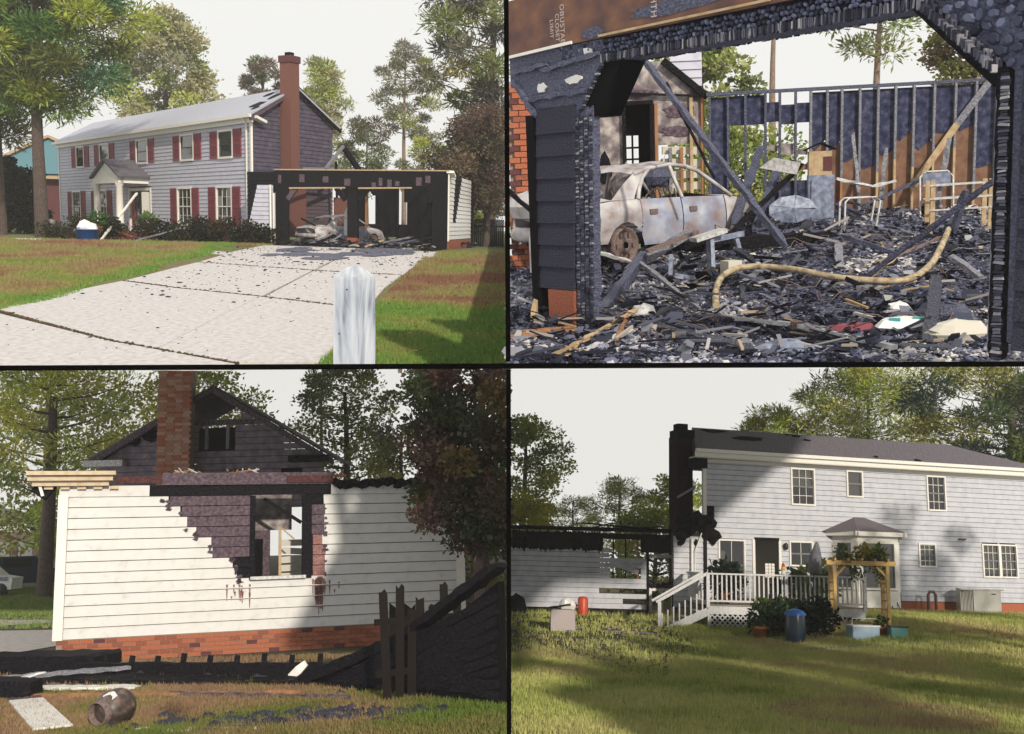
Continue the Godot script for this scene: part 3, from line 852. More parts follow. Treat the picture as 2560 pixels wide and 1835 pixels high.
	var px1 = L - 12.3
	var D = 1.5
	for x in [px0 + 0.25, px1 - 0.25]:
		var cs = tool()
		lathe(cs, [[0.24, -0.25], [0.24, -0.1], [0.2, -0.06], [0.17, 2.4], [0.22, 2.46], [0.22, 2.56]], 14, Transform3D(Basis.IDENTITY, v3(x, 0, D)))
		part(t, "column", done(cs), M.white_trim, F)
	box(t, "entablature", M.white_trim, v3(px1 - px0, 0.3, 0.3), v3((px0 + px1) / 2, 2.7, D), F)
	for x in [px0 + 0.15, px1 - 0.15]: box(t, "entablature", M.white_trim, v3(0.3, 0.298, D), v3(x, 2.7, D / 2), F)
	box(t, "porch_ceiling", M.white_trim, v3(px1 - px0, 0.05, D), v3((px0 + px1) / 2, 2.88, D / 2), F)
	var pd = tool()
	prism(pd, [Vector2(px0 - 0.1, 2.86), Vector2(px1 + 0.1, 2.86), Vector2((px0 + px1) / 2, 3.75)], D - 0.1, D + 0.05)
	part(t, "pediment", done(pd), M.white_trim, F)
	for sd in [-1, 1]:
		var mid = (px0 + px1) / 2
		var pr = tool()
		stick(pr, v3(mid, 3.82, D / 2), v3(mid + sd * ((px1 - px0) / 2 + 0.25), 2.88, D / 2), D + 0.5, 0.1)
		part(t, "portico_roof", done(pr), M.roof_dark, F)
	box(t, "porch_floor", M.brick_dark, v3(px1 - px0 + 0.6, 0.28, D + 0.5), v3((px0 + px1) / 2, -0.2, D / 2 + 0.2), F)

func front_garage(CHIP):
	var base = v3(-10.37, -1.15, -45.5)
	var t = thing("front", "burned_garage", "burned-out two-bay garage with black header and white clapboard end wall", "garage", base)
	var F = frame(v3(0.966, 0, 0.26), Vector3.ZERO)
	var H = 3.2
	box(t, "header", M.char, v3(7.75, 0.72, 0.12), v3(3.87, 2.86, 0.02), F)
	for x in [0.25, 1.3, 2.4, 3.4, 4.6, 4.9, 5.3, 5.65, 6.6, 7.0]: box(t, "burned_panel", M.scorched, v3(rr(0.12, 0.28), rr(0.18, 0.35), 0.02), v3(x, rr(2.6, 2.95), 0.088), F)
	box(t, "roof_edge", M.pale_wood, v3(7.95, 0.05, 0.3), v3(3.95, 3.25, -0.05), F)
	for q in [[0.7, 3.3, 2.47], [3.9, 6.3, 2.5]]: bar(t, "lintel_trim", M.pale_wood, v3(q[0], q[2], 0.1), v3(q[1], q[2] + 0.04, 0.1), 0.06, 0.06, F)
	for q in [[0.0, 0.62], [7.2, 0.52]]: box(t, "post", M.char, v3(q[1], 2.5, 0.14), v3(q[0] + q[1] / 2, 1.25, 0), F)
	box(t, "post", M.char, v3(0.46, 2.1, 0.2), v3(3.58, 1.45, -0.1), F)
	box(t, "brick_pier", M.brick, v3(0.44, 0.42, 0.3), v3(3.58, 0.21, -0.1), F)
	for q in [[0.6, 1.0, 1], [3.27, 2.85, -1], [3.9, 4.3, 1], [7.2, 6.7, -1]]: bar(t, "brace", M.char if q[2] < 0 or q[0] > 3 else M.scorched, v3(q[0], 2.0, 0), v3(q[1] , 2.5, 0), 0.14, 0.2, F)
	box(t, "corner_trim", M.white_trim, v3(0.09, 2.3, 0.1), v3(-0.02, 1.1, 0.1), F)
	box(t, "corner_trim", M.char, v3(0.12, 3.1, 0.1), v3(7.78, 1.6, 0.0), F)
	# white link wall beside the house, its top burned away
	siding(t, F, 0.35, 0.187, 12, -1.35, -0.12, [], func(a, b, v, k): return [[a, a + maxf(0.02, (v - 0.6) * 0.26), M.char], [a + maxf(0.02, (v - 0.6) * 0.26), b, M.lavender]])
	box(t, "link_core", M.char, v3(1.3, 3.0, 0.1), v3(-0.72, 1.5, -0.16), F)
	siding(t, F, 2.594, 0.187, 3, -1.35, 0.1, [], func(a, b, v, k): return [[a, b, M.char]])
	box(t, "brick_base", M.brick, v3(1.35, 0.4, 0.16), v3(-0.72, 0.15, -0.05), F)
	var ds = tool()
	tube(ds, [v3(-0.18, 2.6, 0.12), v3(-0.18, 0.25, 0.12), v3(-0.1, 0.05, 0.3)], 0.05, 6)
	part(t, "downspout", done(ds), M.white_trim, F)
	# the end wall running back
	var B = frame(v3(0.10, 0, -0.995), F * v3(7.85, 0, 0))
	siding(t, B, 0.42, 0.18, 15, 0.1, 6.6, [], func(a, b, v, k): return [[a, a + 0.9 + 0.06 * k, M.white_paint], [a + 0.9 + 0.06 * k, a + 1.3 + 0.16 * k, M.char if v > 1.0 else M.white_paint], [a + 1.3 + 0.16 * k, b, M.white_paint]])
	box(t, "wall_core", M.char, v3(6.6, 2.9, 0.08), v3(3.3, 1.6, -0.14), B)
	box(t, "corner_board", M.white_trim, v3(0.13, 2.75, 0.06), v3(0.05, 1.75, 0.03), B)
	box(t, "brick_base", M.brick, v3(6.6, 0.42, 0.16), v3(3.3, 0.2, -0.04), B)
	box(t, "roof_edge", M.white_trim, v3(0.6, 0.1, 0.3), v3(0.2, 3.12, 0.1), B, Basis(Vector3.BACK, -0.3))
	# back wall: charred panels with gaps, studs
	for k in 12:
		var x = 0.3 + k * 0.55
		box(t, "stud", M.char, v3(0.09, 3.0, 0.14), v3(x, 1.5, -6.6), F)
		if not k in [2, 5, 9]: box(t, "burned_panel", M.char, v3(0.53, rr(2.4, 3.0), 0.03), v3(x + 0.27, 1.6, -6.7), F)
		elif k in [2, 5]: box(t, "burned_panel", M.char, v3(0.53, 1.0, 0.03), v3(x + 0.27, 0.5, -6.7), F)
	box(t, "top_plate", M.char, v3(6.6, 0.15, 0.15), v3(3.4, 3.05, -6.6), F)
	bar(t, "inner_wall", M.char, v3(7.5, 1.5, -0.4), v3(6.55, 1.5, -6.3), 0.06, 3.0, F)
	box(t, "inner_wall", M.char, v3(2.2, 1.0, 0.08), v3(5.8, 2.5, -3.2), F)
	box(t, "inner_brick_wall", M.brick_brown, v3(0.9, 1.5, 0.1), v3(1.25, 1.45, -4.2), F)
	box(t, "stud_wall", M.raw_wood, v3(0.12, 2.1, 0.1), v3(2.45, 1.2, -4.2), F)
	for k in 5: bar(t, "rafter", M.char, v3(0.4 + k * 1.5, 3.1, -0.2), v3(0.2 + k * 1.4 + rr(-0.3, 0.3), 2.9, -6.5), 0.06, 0.16, F)
	ground("front", "garage_floor", sheet_of([[-10.4, -45.3], [-2.8, -43.3], [-1.9, -50.6], [-9.4, -52.4]], 0.02, front_ground), M.ash)
	var spots = []
	for k in 1500:
		var p: Vector3 = Transform3D(F.basis, base) * v3(rr(0.3, 7.3), 0, rr(-6.2, 0.5))
		var z = rr(0.06, 0.3)
		p.y = -1.13 + rr(0, 0.25) * float(rng.randf() < 0.6)
		spots.append([Transform3D(Basis(UP, rr(0, 6)) * Basis(Vector3.RIGHT, rr(-0.6, 0.6)) * Basis.from_scale(v3(z * rr(0.5, 3.0), z * 0.35, z)), p), mixed([[0.01, 0.01, 0.015], [0.03, 0.03, 0.04], [0.1, 0.1, 0.13], [0.4, 0.38, 0.38]], pow(rng.randf(), 2.0))])
	scatter("front", "garage_rubble", "black and grey rubble covering the burned garage floor", CHIP, M.bits, spots)
	var FW = Transform3D(F.basis, base)
	for q in [[0.7, 1.2, -1.0, 2.6, 0.2, -1.5, "char"], [1.3, 0.1, -0.6, 2.9, 1.0, -1.8, "grey_wood"], [2.3, 0.2, -0.5, 3.2, 0.9, -1.2, "grey_wood"], [4.3, 0.05, 0.3, 4.9, 0.35, -0.3, "pale_wood"], [4.1, 0.1, -0.5, 5.6, 0.5, -2.0, "grey_wood"], [5.2, 0.2, -1.0, 6.9, 0.6, -2.5, "char_blue"], [5.7, 0.15, -0.2, 7.0, 0.2, -0.6, "pale_wood"], [6.2, 0.1, -3.0, 6.9, 1.5, -5.5, "raw_wood"]]:
		burnt("front", "fallen_board", {"char": "black burned board slanting inside the front garage bay", "grey_wood": "grey scorched board lying in the burned front garage", "pale_wood": "pale splintered board on the front garage threshold", "char_blue": "blue black burned board deep in the front garage", "raw_wood": "orange bare timber leaning at the garage back wall"}[q[6]], "board", M[q[6]], FW * v3(q[0], q[1], q[2]), FW * v3(q[3], q[4], q[5]), 0.1, 0.07, "boards fallen in the front garage")
	var lad = thing("front", "leaning_door", "pale arched door panel leaning beside the garage pier", "door", FW * v3(2.95, 0.5, -0.9))
	var ls = tool()
	prism(ls, [Vector2(-0.14, 0), Vector2(0.14, 0), Vector2(0.14, 0.95), Vector2(0.0, 1.25), Vector2(-0.14, 0.95)], -0.02, 0.02)
	part(lad, "panel", done(ls), M.galvanised)
	box(lad, "rail", M.pale_wood, v3(0.2, 0.04, 0.03), v3(0, 0.75, 0.035))
	var wreck = car("front", "burned_car", "pale burned car shell deep in the front garage bay", FW * v3(1.75, 0.0, -2.9), 0.9)

func front_things():
	var gy = front_ground
	# weathered gatepost
	var p = thing("front", "gate_post", "weathered white square post with pointed top beside the driveway", "post", v3(-0.612, -0.53, -4.0), -0.42)
	var st = tool()
	var w = 0.058
	var ring = func(y, k): return [v3(-w * k, y, -w * k), v3(w * k, y, -w * k), v3(w * k, y, w * k), v3(-w * k, y, w * k)]
	var prof = [[-0.028, 1.0], [0.1, 1.015], [0.2, 0.99], [0.308, 1.0], [0.318, 0.97], [0.352, 0.38], [0.358, 0.2]]
	for k in prof.size() - 1:
		var a = ring.call(prof[k][0], prof[k][1]); var b = ring.call(prof[k + 1][0], prof[k + 1][1])
		for j in 4: quad(st, a[j], b[j], b[(j + 1) % 4], a[(j + 1) % 4])
	var tp = ring.call(0.358, 0.2)
	quad(st, tp[0], tp[3], tp[2], tp[1])
	grained("post_paint", [[0.0, [0.08, 0.085, 0.10]], [0.3, [0.27, 0.30, 0.36]], [0.5, [0.42, 0.45, 0.51]], [0.75, [0.52, 0.54, 0.58]], [1.0, [0.6, 0.6, 0.6]]], 4.0, 0.8, 0.012, 0.25, FastNoiseLite.TYPE_SIMPLEX_SMOOTH, v3(1, 0.12, 1), 6)
	part(p, "shaft", done(st), M.post_paint)
	for q in [[-0.01, 0.325, 0.046], [0.005, 0.27, 0.0585], [-0.03, 0.10, 0.0588]]:
		var ns = tool()
		lathe(ns, [[0.003, 0], [0.003, 0.002], [0.0, 0.002]], 8, Transform3D(Basis(Vector3.RIGHT, PI / 2), v3(q[0], q[1], q[2])))
		part(p, "nail_head", done(ns), M.black_metal)
	# tub with a white sack, leaning pole, steps, rail, pots
	var tb = thing("front", "storage_tub", "blue plastic tub on the lawn holding white bags", "tub", v3(-18.6, -1.15, -45.6), 0.2)
	var ts = tool()
	lathe(ts, [[0.0, 0.01], [0.42, 0.01], [0.5, 0.5], [0.53, 0.5], [0.53, 0.54], [0.48, 0.54], [0.46, 0.44], [0.0, 0.42]], 20, Transform3D.IDENTITY, 1.0)
	part(tb, "tub_body", done(ts), M.blue_plastic)
	var sk = tool()
	lump(sk, v3(-0.1, 0.62, 0), v3(0.32, 0.32, 0.3), 9, 0.12)
	lump(sk, v3(0.22, 0.56, 0.1), v3(0.24, 0.26, 0.22), 9, 0.12)
	part(tb, "bag", done(sk), M.white_plastic)
	burnt("front", "leaning_pole", "long white board leaning against the portico column", "board", M.white_trim, v3(-18.35, -1.15, -46.3), v3(-18.4, 1.1, -51.2), 0.1, 0.06)
	burnt("front", "stair_rail", "thin grey rail slanting down before the hedge", "rail", M.grey_wood, v3(-16.3, -1.1, -44.4), v3(-14.3, -0.35, -46.6), 0.05, 0.05)
	var steps = thing("front", "brick_steps", "red brick steps in front of the white portico", "steps", v3(-18.1, -1.15, -47.6), 0.87)
	for k in 3:
		for j in 2:
			for i in 9:
				var o = box(steps, "brick", [M.brick, M.brick_orange, M.brick_dark][rng.randi() % 3], v3(0.27, 0.075, 0.3), v3(-1.2 + i * 0.28 + (j % 2) * 0.1, 0.05 + k * 0.17 + j * 0.083, -0.6 - k * 0.32), Transform3D.IDENTITY, Basis(UP, rr(-0.03, 0.03)))
		box(steps, "mortar_bed", M.mortar, v3(2.55, 0.165, 0.28), v3(-0.03, 0.083 + k * 0.166, -0.62 - k * 0.32))
	var gm = thing("front", "lawn_cover", "green plastic sheet edged white lying on the front lawn", "sheet", v3(-20.9, -1.13, -45.0), 0.15)
	box(gm, "sheet", M.teal, v3(1.5, 0.05, 0.7), v3(0, 0.03, 0))
	box(gm, "edge", M.white_plastic, v3(1.1, 0.07, 0.12), v3(0.1, 0.045, 0.42))
	var bin = thing("front", "bin", "pale grey bin under the dark trees beside the house", "bin", v3(-25.5, -1.15, -57.0))
	var bs = tool()
	lathe(bs, [[0.0, 0], [0.4, 0], [0.5, 0.8], [0.52, 0.84], [0.0, 0.86]], 14)
	part(bin, "bin_body", done(bs), M.galvanised)
	for q in [[-18.75, -47.0, "pot with leafy plant on the brick steps by the column"], [-16.9, -48.3, "pot with grassy plant on the brick steps by the hedge"]]:
		var pt = thing("front", "potted_plant", "terracotta " + q[2], "plant", v3(q[0], -0.85, q[1]))
		var ps = tool()
		lathe(ps, [[0.0, 0], [0.16, 0], [0.22, 0.3], [0.25, 0.3], [0.25, 0.36], [0.0, 0.34]], 14)
		part(pt, "pot", done(ps), M.terracotta)
		part(pt, "foliage", leaf_cloud("front", [[v3(0, 0.6, 0), v3(0.35, 0.35, 0.35), 260]], 0.12, 1.6, [[0.05, 0.10, 0.03], [0.10, 0.16, 0.05]], false), M.leaf)
	# clipped hedge in lengths
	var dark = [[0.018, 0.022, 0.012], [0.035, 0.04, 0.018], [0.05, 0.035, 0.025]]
	var lens = [[-20.6, -49.7, 1.9, 0.45], [-19.2, -48.0, 1.0, 0.55], [-15.3, -46.7, 1.5, 0.6], [-13.6, -46.2, 1.3, 0.55], [-12.3, -45.8, 1.25, 0.6], [-11.2, -45.4, 1.05, 0.55]]
	for k in lens.size():
		var q = lens[k]
		var cl = []
		for i in 9: cl.append([v3(rr(-1, 1) * q[2], rr(0.15, 0.75) * q[3] / 0.55, rr(-0.5, 0.5)), v3(0.55, 0.42, 0.5), 330])
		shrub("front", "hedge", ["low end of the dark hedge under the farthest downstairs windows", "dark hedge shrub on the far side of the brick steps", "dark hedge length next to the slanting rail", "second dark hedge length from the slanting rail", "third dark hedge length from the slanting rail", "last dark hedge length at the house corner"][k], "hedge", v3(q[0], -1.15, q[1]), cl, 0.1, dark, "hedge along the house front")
	# neighbour's house, seen between the trunks
	var nh = thing("front", "neighbor_house", "teal gabled house with brown roof behind the pines", "house", v3(-38.5, -1.15, -88.0), 0.25)
	box(nh, "wall", M.brick_dark, v3(9, 4.0, 6), v3(0, 2.0, 0))
	var gs = tool()
	prism(gs, [Vector2(-3.4, 4.4), Vector2(3.4, 4.4), Vector2(3.4, 5.6), Vector2(0, 7.2), Vector2(-3.4, 5.6)], -2, 2.0)
	part(nh, "gable_wall", done(gs), M.teal_wall)
	for sd in [-1, 1]: bar(nh, "roof", M.pale_wood, v3(0, 7.4, 0), v3(sd * 4.0, 5.4, 0), 4.6, 0.2)
	bar(nh, "porch_roof", M.grey_wood, v3(-4.6, 4.1, 2.6), v3(4.6, 4.1, 2.6), 2.2, 0.25)
	box(nh, "fascia", M.pale_wood, v3(9.4, 0.22, 0.1), v3(0, 4.05, 3.75))
	box(nh, "window", M.white_trim, v3(0.9, 1.1, 0.1), v3(1.6, 1.6, 3.03))

func front_trees():
	var pine = [[0.055, 0.11, 0.03], [0.10, 0.155, 0.035], [0.20, 0.23, 0.035], [0.05, 0.11, 0.055], [0.09, 0.10, 0.03]]
	var pale = [[0.20, 0.23, 0.07], [0.28, 0.30, 0.07], [0.17, 0.17, 0.11], [0.26, 0.24, 0.13]]
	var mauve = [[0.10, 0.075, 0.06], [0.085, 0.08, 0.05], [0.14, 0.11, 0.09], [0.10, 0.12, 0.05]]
	tree("front", "pine_tree", "large green pine overhanging the far end of the house", v3(-23.0, -1.15, -51.0), 16.5, {"r": 0.3, "lo": 0.37, "spread": 4.6, "n": 66, "per": 190, "leaf": 0.22, "long": 1.5, "cols": pine, "top": "round", "clump": 0.29, "flat": 0.5})
	tree("front", "pine_tree", "tall pine with olive boughs beyond the neighbor roof", v3(-27.5, -1.15, -56.0), 17.5, {"r": 0.33, "lo": 0.3, "spread": 4.2, "n": 50, "per": 170, "leaf": 0.24, "long": 1.4, "cols": [[0.10, 0.10, 0.03], [0.17, 0.16, 0.04], [0.06, 0.08, 0.04]], "top": "round", "clump": 0.3, "flat": 0.55})
	tree("front", "broad_tree", "broad pale green tree rising behind the middle of the roof", v3(-31.4, -1.15, -95.0), 18.8, {"r": 0.4, "lo": 0.42, "spread": 5.0, "n": 46, "per": 190, "leaf": 0.3, "cols": pale, "top": "round", "clump": 0.27, "flat": 0.7, "long": 1.2})
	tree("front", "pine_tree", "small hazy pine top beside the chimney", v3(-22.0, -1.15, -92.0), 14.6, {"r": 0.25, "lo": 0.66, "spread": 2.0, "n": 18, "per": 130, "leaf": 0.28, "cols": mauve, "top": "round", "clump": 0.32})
	tree("front", "pine_tree", "pine with yellowish lower boughs behind the gable", v3(-14.6, -1.15, -80.0), 12.9, {"r": 0.2, "lo": 0.25, "spread": 3.0, "n": 34, "per": 120, "leaf": 0.26, "cols": pale, "top": "pine", "clump": 0.26, "flat": 0.45, "bark": "bark_pale"})
	tree("front", "pine_tree", "tall thin pine with bare lower trunk behind the garage", v3(-9.0, -1.15, -85.0), 15.0, {"r": 0.2, "lo": 0.52, "spread": 2.6, "n": 26, "per": 110, "leaf": 0.26, "cols": [[0.13, 0.13, 0.08], [0.20, 0.21, 0.07], [0.16, 0.15, 0.13]], "top": "round", "clump": 0.28, "flat": 0.5, "bark": "bark_pale"})
	tree("front", "pine_tree", "short spreading pine behind the middle of the garage", v3(-11.0, -1.15, -78.0), 8.6, {"r": 0.13, "lo": 0.45, "spread": 2.3, "n": 18, "per": 100, "leaf": 0.24, "cols": mauve, "top": "round", "clump": 0.3, "flat": 0.5, "bark": "bark_pale"})
	tree("front", "pine_tree", "yellow green young pine behind the garage end", v3(-6.6, -1.15, -76.0), 7.6, {"r": 0.12, "lo": 0.3, "spread": 1.9, "n": 18, "per": 110, "leaf": 0.24, "cols": pale, "top": "round", "clump": 0.32, "flat": 0.6})
	tree("front", "pine_tree", "big dark pine with long boughs above the garage corner", v3(-1.35, -1.15, -56.0), 15.5, {"r": 0.32, "lo": 0.42, "spread": 4.0, "n": 46, "per": 150, "leaf": 0.24, "long": 1.3, "cols": [[0.10, 0.095, 0.07], [0.12, 0.14, 0.05], [0.22, 0.19, 0.04], [0.08, 0.075, 0.07]], "top": "round", "clump": 0.26, "flat": 0.5})
	tree("front", "ornamental_tree", "bushy mauve brown tree crowding the white garage end", v3(-1.4, -1.15, -51.5), 6.4, {"r": 0.16, "lo": 0.3, "spread": 2.4, "n": 34, "per": 300, "leaf": 0.15, "cols": [[0.085, 0.055, 0.05], [0.06, 0.05, 0.035], [0.12, 0.085, 0.06]], "top": "round", "clump": 0.34, "flat": 0.7})
	tree("front", "leafy_tree", "green lit tree glimpsed beyond the garage end", v3(-2.6, -1.15, -62.0), 6.0, {"r": 0.14, "lo": 0.12, "spread": 2.4, "n": 26, "per": 180, "leaf": 0.2, "cols": [[0.10, 0.13, 0.03], [0.20, 0.22, 0.04], [0.05, 0.06, 0.03]], "top": "round", "clump": 0.34})
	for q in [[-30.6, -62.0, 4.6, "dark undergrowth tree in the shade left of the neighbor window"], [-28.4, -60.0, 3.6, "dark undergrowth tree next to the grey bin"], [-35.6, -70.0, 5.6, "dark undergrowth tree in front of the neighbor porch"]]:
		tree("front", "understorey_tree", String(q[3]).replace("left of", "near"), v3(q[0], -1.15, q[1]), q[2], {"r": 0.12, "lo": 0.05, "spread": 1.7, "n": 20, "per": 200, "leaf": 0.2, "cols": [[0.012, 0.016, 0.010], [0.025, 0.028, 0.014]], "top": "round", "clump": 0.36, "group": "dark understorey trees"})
	# dark paling fence beyond the garage end
	var f = thing("front", "paling_fence", "dark paling fence in shadow beyond the garage end wall", "fence", v3(-1.2, -1.15, -52.5))
	for k in 22:
		var x = -1.0 + k * 0.1
		if within("front", v3(-1.2 + x + 0.12, 0, -52.5)): box(f, "paling", M.char, v3(0.09, 1.35 + rr(-0.03, 0.03), 0.02), v3(x, 0.67, 0.25 * sin(k)* 0.05))
	box(f, "fence_rail", M.char, v3(2.0, 0.08, 0.05), v3(-0.1, 1.0, -0.05))

# ======== inside the burned garage, seen through its door opening
func soft(a, b, t) -> float: return smoothstep(a, b, t)
func inside_ground(x, d) -> float: return -1.6 + 0.85 * soft(9.5, 16.5, d) * soft(1.5, 4.5, x) + 0.3 * soft(9.5, 16.0, d) * (1.0 - soft(1.5, 4.5, x))

func car(s, called, label, at, turn) -> Node3D:       # burned-out saloon; x forward, z its right side
	var t = thing(s, called, label, "car", at, turn)
	var pts = [[-2.1, 0.74], [-2.0, 0.82], [-1.5, 0.88], [-1.0, 0.885], [0.0, 0.875], [0.85, 0.86], [1.25, 0.82], [1.65, 0.76], [1.95, 0.66], [2.06, 0.52]]
	var belt = func(x):
		for k in pts.size() - 1:
			if x <= pts[k + 1][0]: return lerpf(pts[k][1], pts[k + 1][1], (x - pts[k][0]) / (pts[k + 1][0] - pts[k][0]))
		return 0.5
	var plan = func(x): return 0.80 - 0.16 * pow(clampf((absf(x) - 1.3) / 0.8, 0, 1), 2.0)
	var sill = func(x):
		for c in [-1.27, 1.3]:
			if absf(x - c) < 0.34: return 0.24 + sqrt(0.34 * 0.34 - (x - c) * (x - c))
		return 0.24 if absf(x) < 1.6 else 0.3
	var side = func(x0, x1, z, called2, m):
		var st = tool()
		st.set_smooth_group(1)
		var grid = []
		var n = int((x1 - x0) / 0.055) + 2
		for i in n:
			var x: float = lerpf(x0, x1, float(i) / (n - 1))
			var lo: float = sill.call(x)
			var hi: float = belt.call(x)
			var w: float = plan.call(x)
			var colm = []
			for j in 6:
				var f = j / 5.0
				colm.append(v3(x, lerpf(lo, hi, f), z * (w + 0.045 * sin(f * 2.6) - 0.05 * f * f)))
			grid.append(colm)
		for i in n - 1:
			for j in 5: quad(st, grid[i][j], grid[i + 1][j], grid[i + 1][j + 1], grid[i][j + 1])
		return part(t, called2, done(st), m)
	var skin = func(x0, x1, called2):                # bonnet, boot: a crowned skin between the two sides
		var st = tool()
		st.set_smooth_group(1)
		var n = 9
		for i in n - 1:
			for j in 6:
				var q = []
				for c in [[i, j], [i + 1, j], [i + 1, j + 1], [i, j + 1]]:
					var x: float = lerpf(x0, x1, c[0] / float(n - 1))
					var f: float = c[1] / 3.0 - 1.0
					q.append(v3(x, belt.call(x) + 0.05 * (1.0 - f * f) + 0.015 * sin(x * 9.0 + f * 4.0), f * (plan.call(x) - 0.03)))
				quad(st, q[0], q[3], q[2], q[1])
		part(t, called2, done(st), M.rust_metal)
	skin.call(0.98, 2.05, "hood")
	skin.call(-2.1, -1.5, "trunk_lid")
	for z in [-1, 1]:
		side.call(-2.1, -0.99, z, "quarter_panel", M.rust_metal)
		var rd = side.call(-0.97, -0.13, z, "door", M.car_door)
		var fd = side.call(-0.11, 0.85, z, "door", M.car_door)
		side.call(0.87, 2.06, z, "fender", M.rust_metal)
		box(rd, "handle_recess", M.rust_dark, v3(0.15, 0.07, 0.03), v3(-0.75, 0.7, z * 0.826))
		box(fd, "handle_recess", M.rust_dark, v3(0.15, 0.07, 0.03), v3(0.1, 0.7, z * 0.826))
		# pillars and window surrounds bent in towards the roof
		var P = func(x, y): return v3(x, y, z * lerpf(0.785, 0.6, clampf((y - 0.87) / 0.44, 0, 1)))
		for q in [[[1.02, 0.85], [0.72, 1.05], [0.42, 1.24], [0.2, 1.31]], [[-0.1, 0.87], [-0.13, 1.1], [-0.16, 1.33]], [[-1.02, 0.88], [-0.93, 1.02], [-0.8, 1.17], [-0.62, 1.28]], [[0.2, 1.31], [-0.16, 1.345], [-0.62, 1.3], [-0.95, 1.23]]]:
			var ps = tool()
			var line = []
			for c in q: line.append(P.call(c[0], c[1]))
			tube(ps, line, 0.03, 6)
			part(t, "pillar", done(ps), M.rust_metal)
		var qs = tool()
		var poly = [[-1.55, 0.885], [-1.1, 0.885], [-0.98, 1.02], [-0.84, 1.16], [-0.7, 1.27], [-0.95, 1.24], [-1.25, 1.08]]
		for k in range(1, 6): tri(qs, P.call(poly[0][0], poly[0][1]), P.call(poly[k][0], poly[k][1]), P.call(poly[k + 1][0], poly[k + 1][1]))
		part(t, "rear_pillar", done(qs), M.rust_metal)
	var rf = tool()
	rf.set_smooth_group(1)
	var arch = [[-0.98, 1.225], [-0.8, 1.29], [-0.5, 1.335], [-0.16, 1.36], [0.1, 1.345], [0.28, 1.3]]
	for k in 5:
		for j in 6:
			var q = []
			for c in [[k, j], [k + 1, j], [k + 1, j + 1], [k, j + 1]]:
				var f: float = c[1] / 3.0 - 1.0
				q.append(v3(arch[c[0]][0], arch[c[0]][1] + 0.035 * (1.0 - f * f) - 0.02 * sin(c[0] * 2.0 + c[1]), f * 0.61))
			quad(rf, q[0], q[3], q[2], q[1])
	part(t, "roof", done(rf), M.rust_metal)
	var bp = tool()
	tube(bp, [v3(-2.0, 0.45, -0.7), v3(-2.14, 0.45, -0.5), v3(-2.17, 0.45, 0), v3(-2.14, 0.45, 0.5), v3(-2.0, 0.45, 0.7)], 0.1, 8)
	part(t, "bumper", done(bp), M.rust_metal)
	for x in [-1.27, 1.3]:
		for z in [-1, 1]:
			var ws = tool()
			lathe(ws, [[0.05, 0.07], [0.1, 0.08], [0.12, 0.03], [0.2, 0.03], [0.22, 0.08], [0.25, 0.08], [0.25, -0.08], [0.2, -0.06]], 18, Transform3D(Basis(Vector3.RIGHT, z * PI / 2), v3(x, 0.26, z * 0.7)))
			for k in 6: bx(ws, v3(0.03, 0.05, 0.06), v3(x + cos(k * 1.047) * 0.16, 0.26 + sin(k * 1.047) * 0.16, z * 0.74))
			part(t, "wheel", done(ws), M.rust_dark)
	var fl = tool()
	bx(fl, v3(3.6, 0.05, 1.45), v3(0, 0.28, 0))
	part(t, "floor_pan", done(fl), M.char)
	for x in [-0.55, 0.35]:
		for z in [-0.35, 0.35]:
			var ss = tool()
			for k in 5: stick(ss, v3(x - 0.2, 0.5 + k * 0.02, z - 0.2 + k * 0.1), v3(x - 0.35, 1.0, z - 0.2 + k * 0.1), 0.02, 0.02)
			for k in 4: stick(ss, v3(x - 0.2, 0.48, z - 0.2 + k * 0.13), v3(x + 0.25, 0.46, z - 0.2 + k * 0.13), 0.02, 0.02)
			part(t, "seat_frame", done(ss), M.rust_dark)
	var sw = tool()
	lathe(sw, [[0.17, 0], [0.19, 0.015], [0.17, 0.03], [0.155, 0.015], [0.17, 0]], 14, Transform3D(Basis(Vector3.BACK, 0.9), v3(0.55, 0.85, -0.35)))
	part(t, "steering_wheel", done(sw), M.rust_dark)
	return t

func inside_view():
	var gy = inside_ground
	ground("inside", "garage_slab", terrain("inside", gy, -0.0045, 0.62, 17.5, 0.0028, 34, 40), M.ash)
	ground("inside", "yard", sheet_of([[0.1, -17.6], [12.5, -17.6], [60, -110], [0.3, -110]], -0.45, func(_x, _d): return -1.0), M.lawn_soil)
	opening()
	back_walls()
	inside_things()
	inside_trees()

func ridges(t, F, a, b, n, size, called, jit = 0.3):         # rows of split charcoal along a worn edge
	var st = tool()
	prism(st, [Vector2(-0.5, -0.5), Vector2(0.5, -0.42), Vector2(0.45, 0.5), Vector2(-0.4, 0.45)], -0.5, 0.5)
	var mesh = done(st)
	var spots = []
	for k in n:
		var p: Vector3 = a.lerp(b, (k + rr(-jit, jit)) / n)
		spots.append([F * Transform3D(Basis(Vector3.BACK, rr(-0.12, 0.12)) * Basis(UP, rr(-0.2, 0.2)) * Basis.from_scale(v3(size.x * rr(0.6, 1.0), size.y * rr(0.7, 1.2), size.z * rr(0.6, 1.4))), p), mixed([[0.02, 0.02, 0.03], [0.05, 0.053, 0.08], [0.13, 0.13, 0.17], [0.30, 0.29, 0.31]], pow(rng.randf(), 1.6))])
	scatter("inside", called, "", mesh, M.bits, spots, "stuff", t)

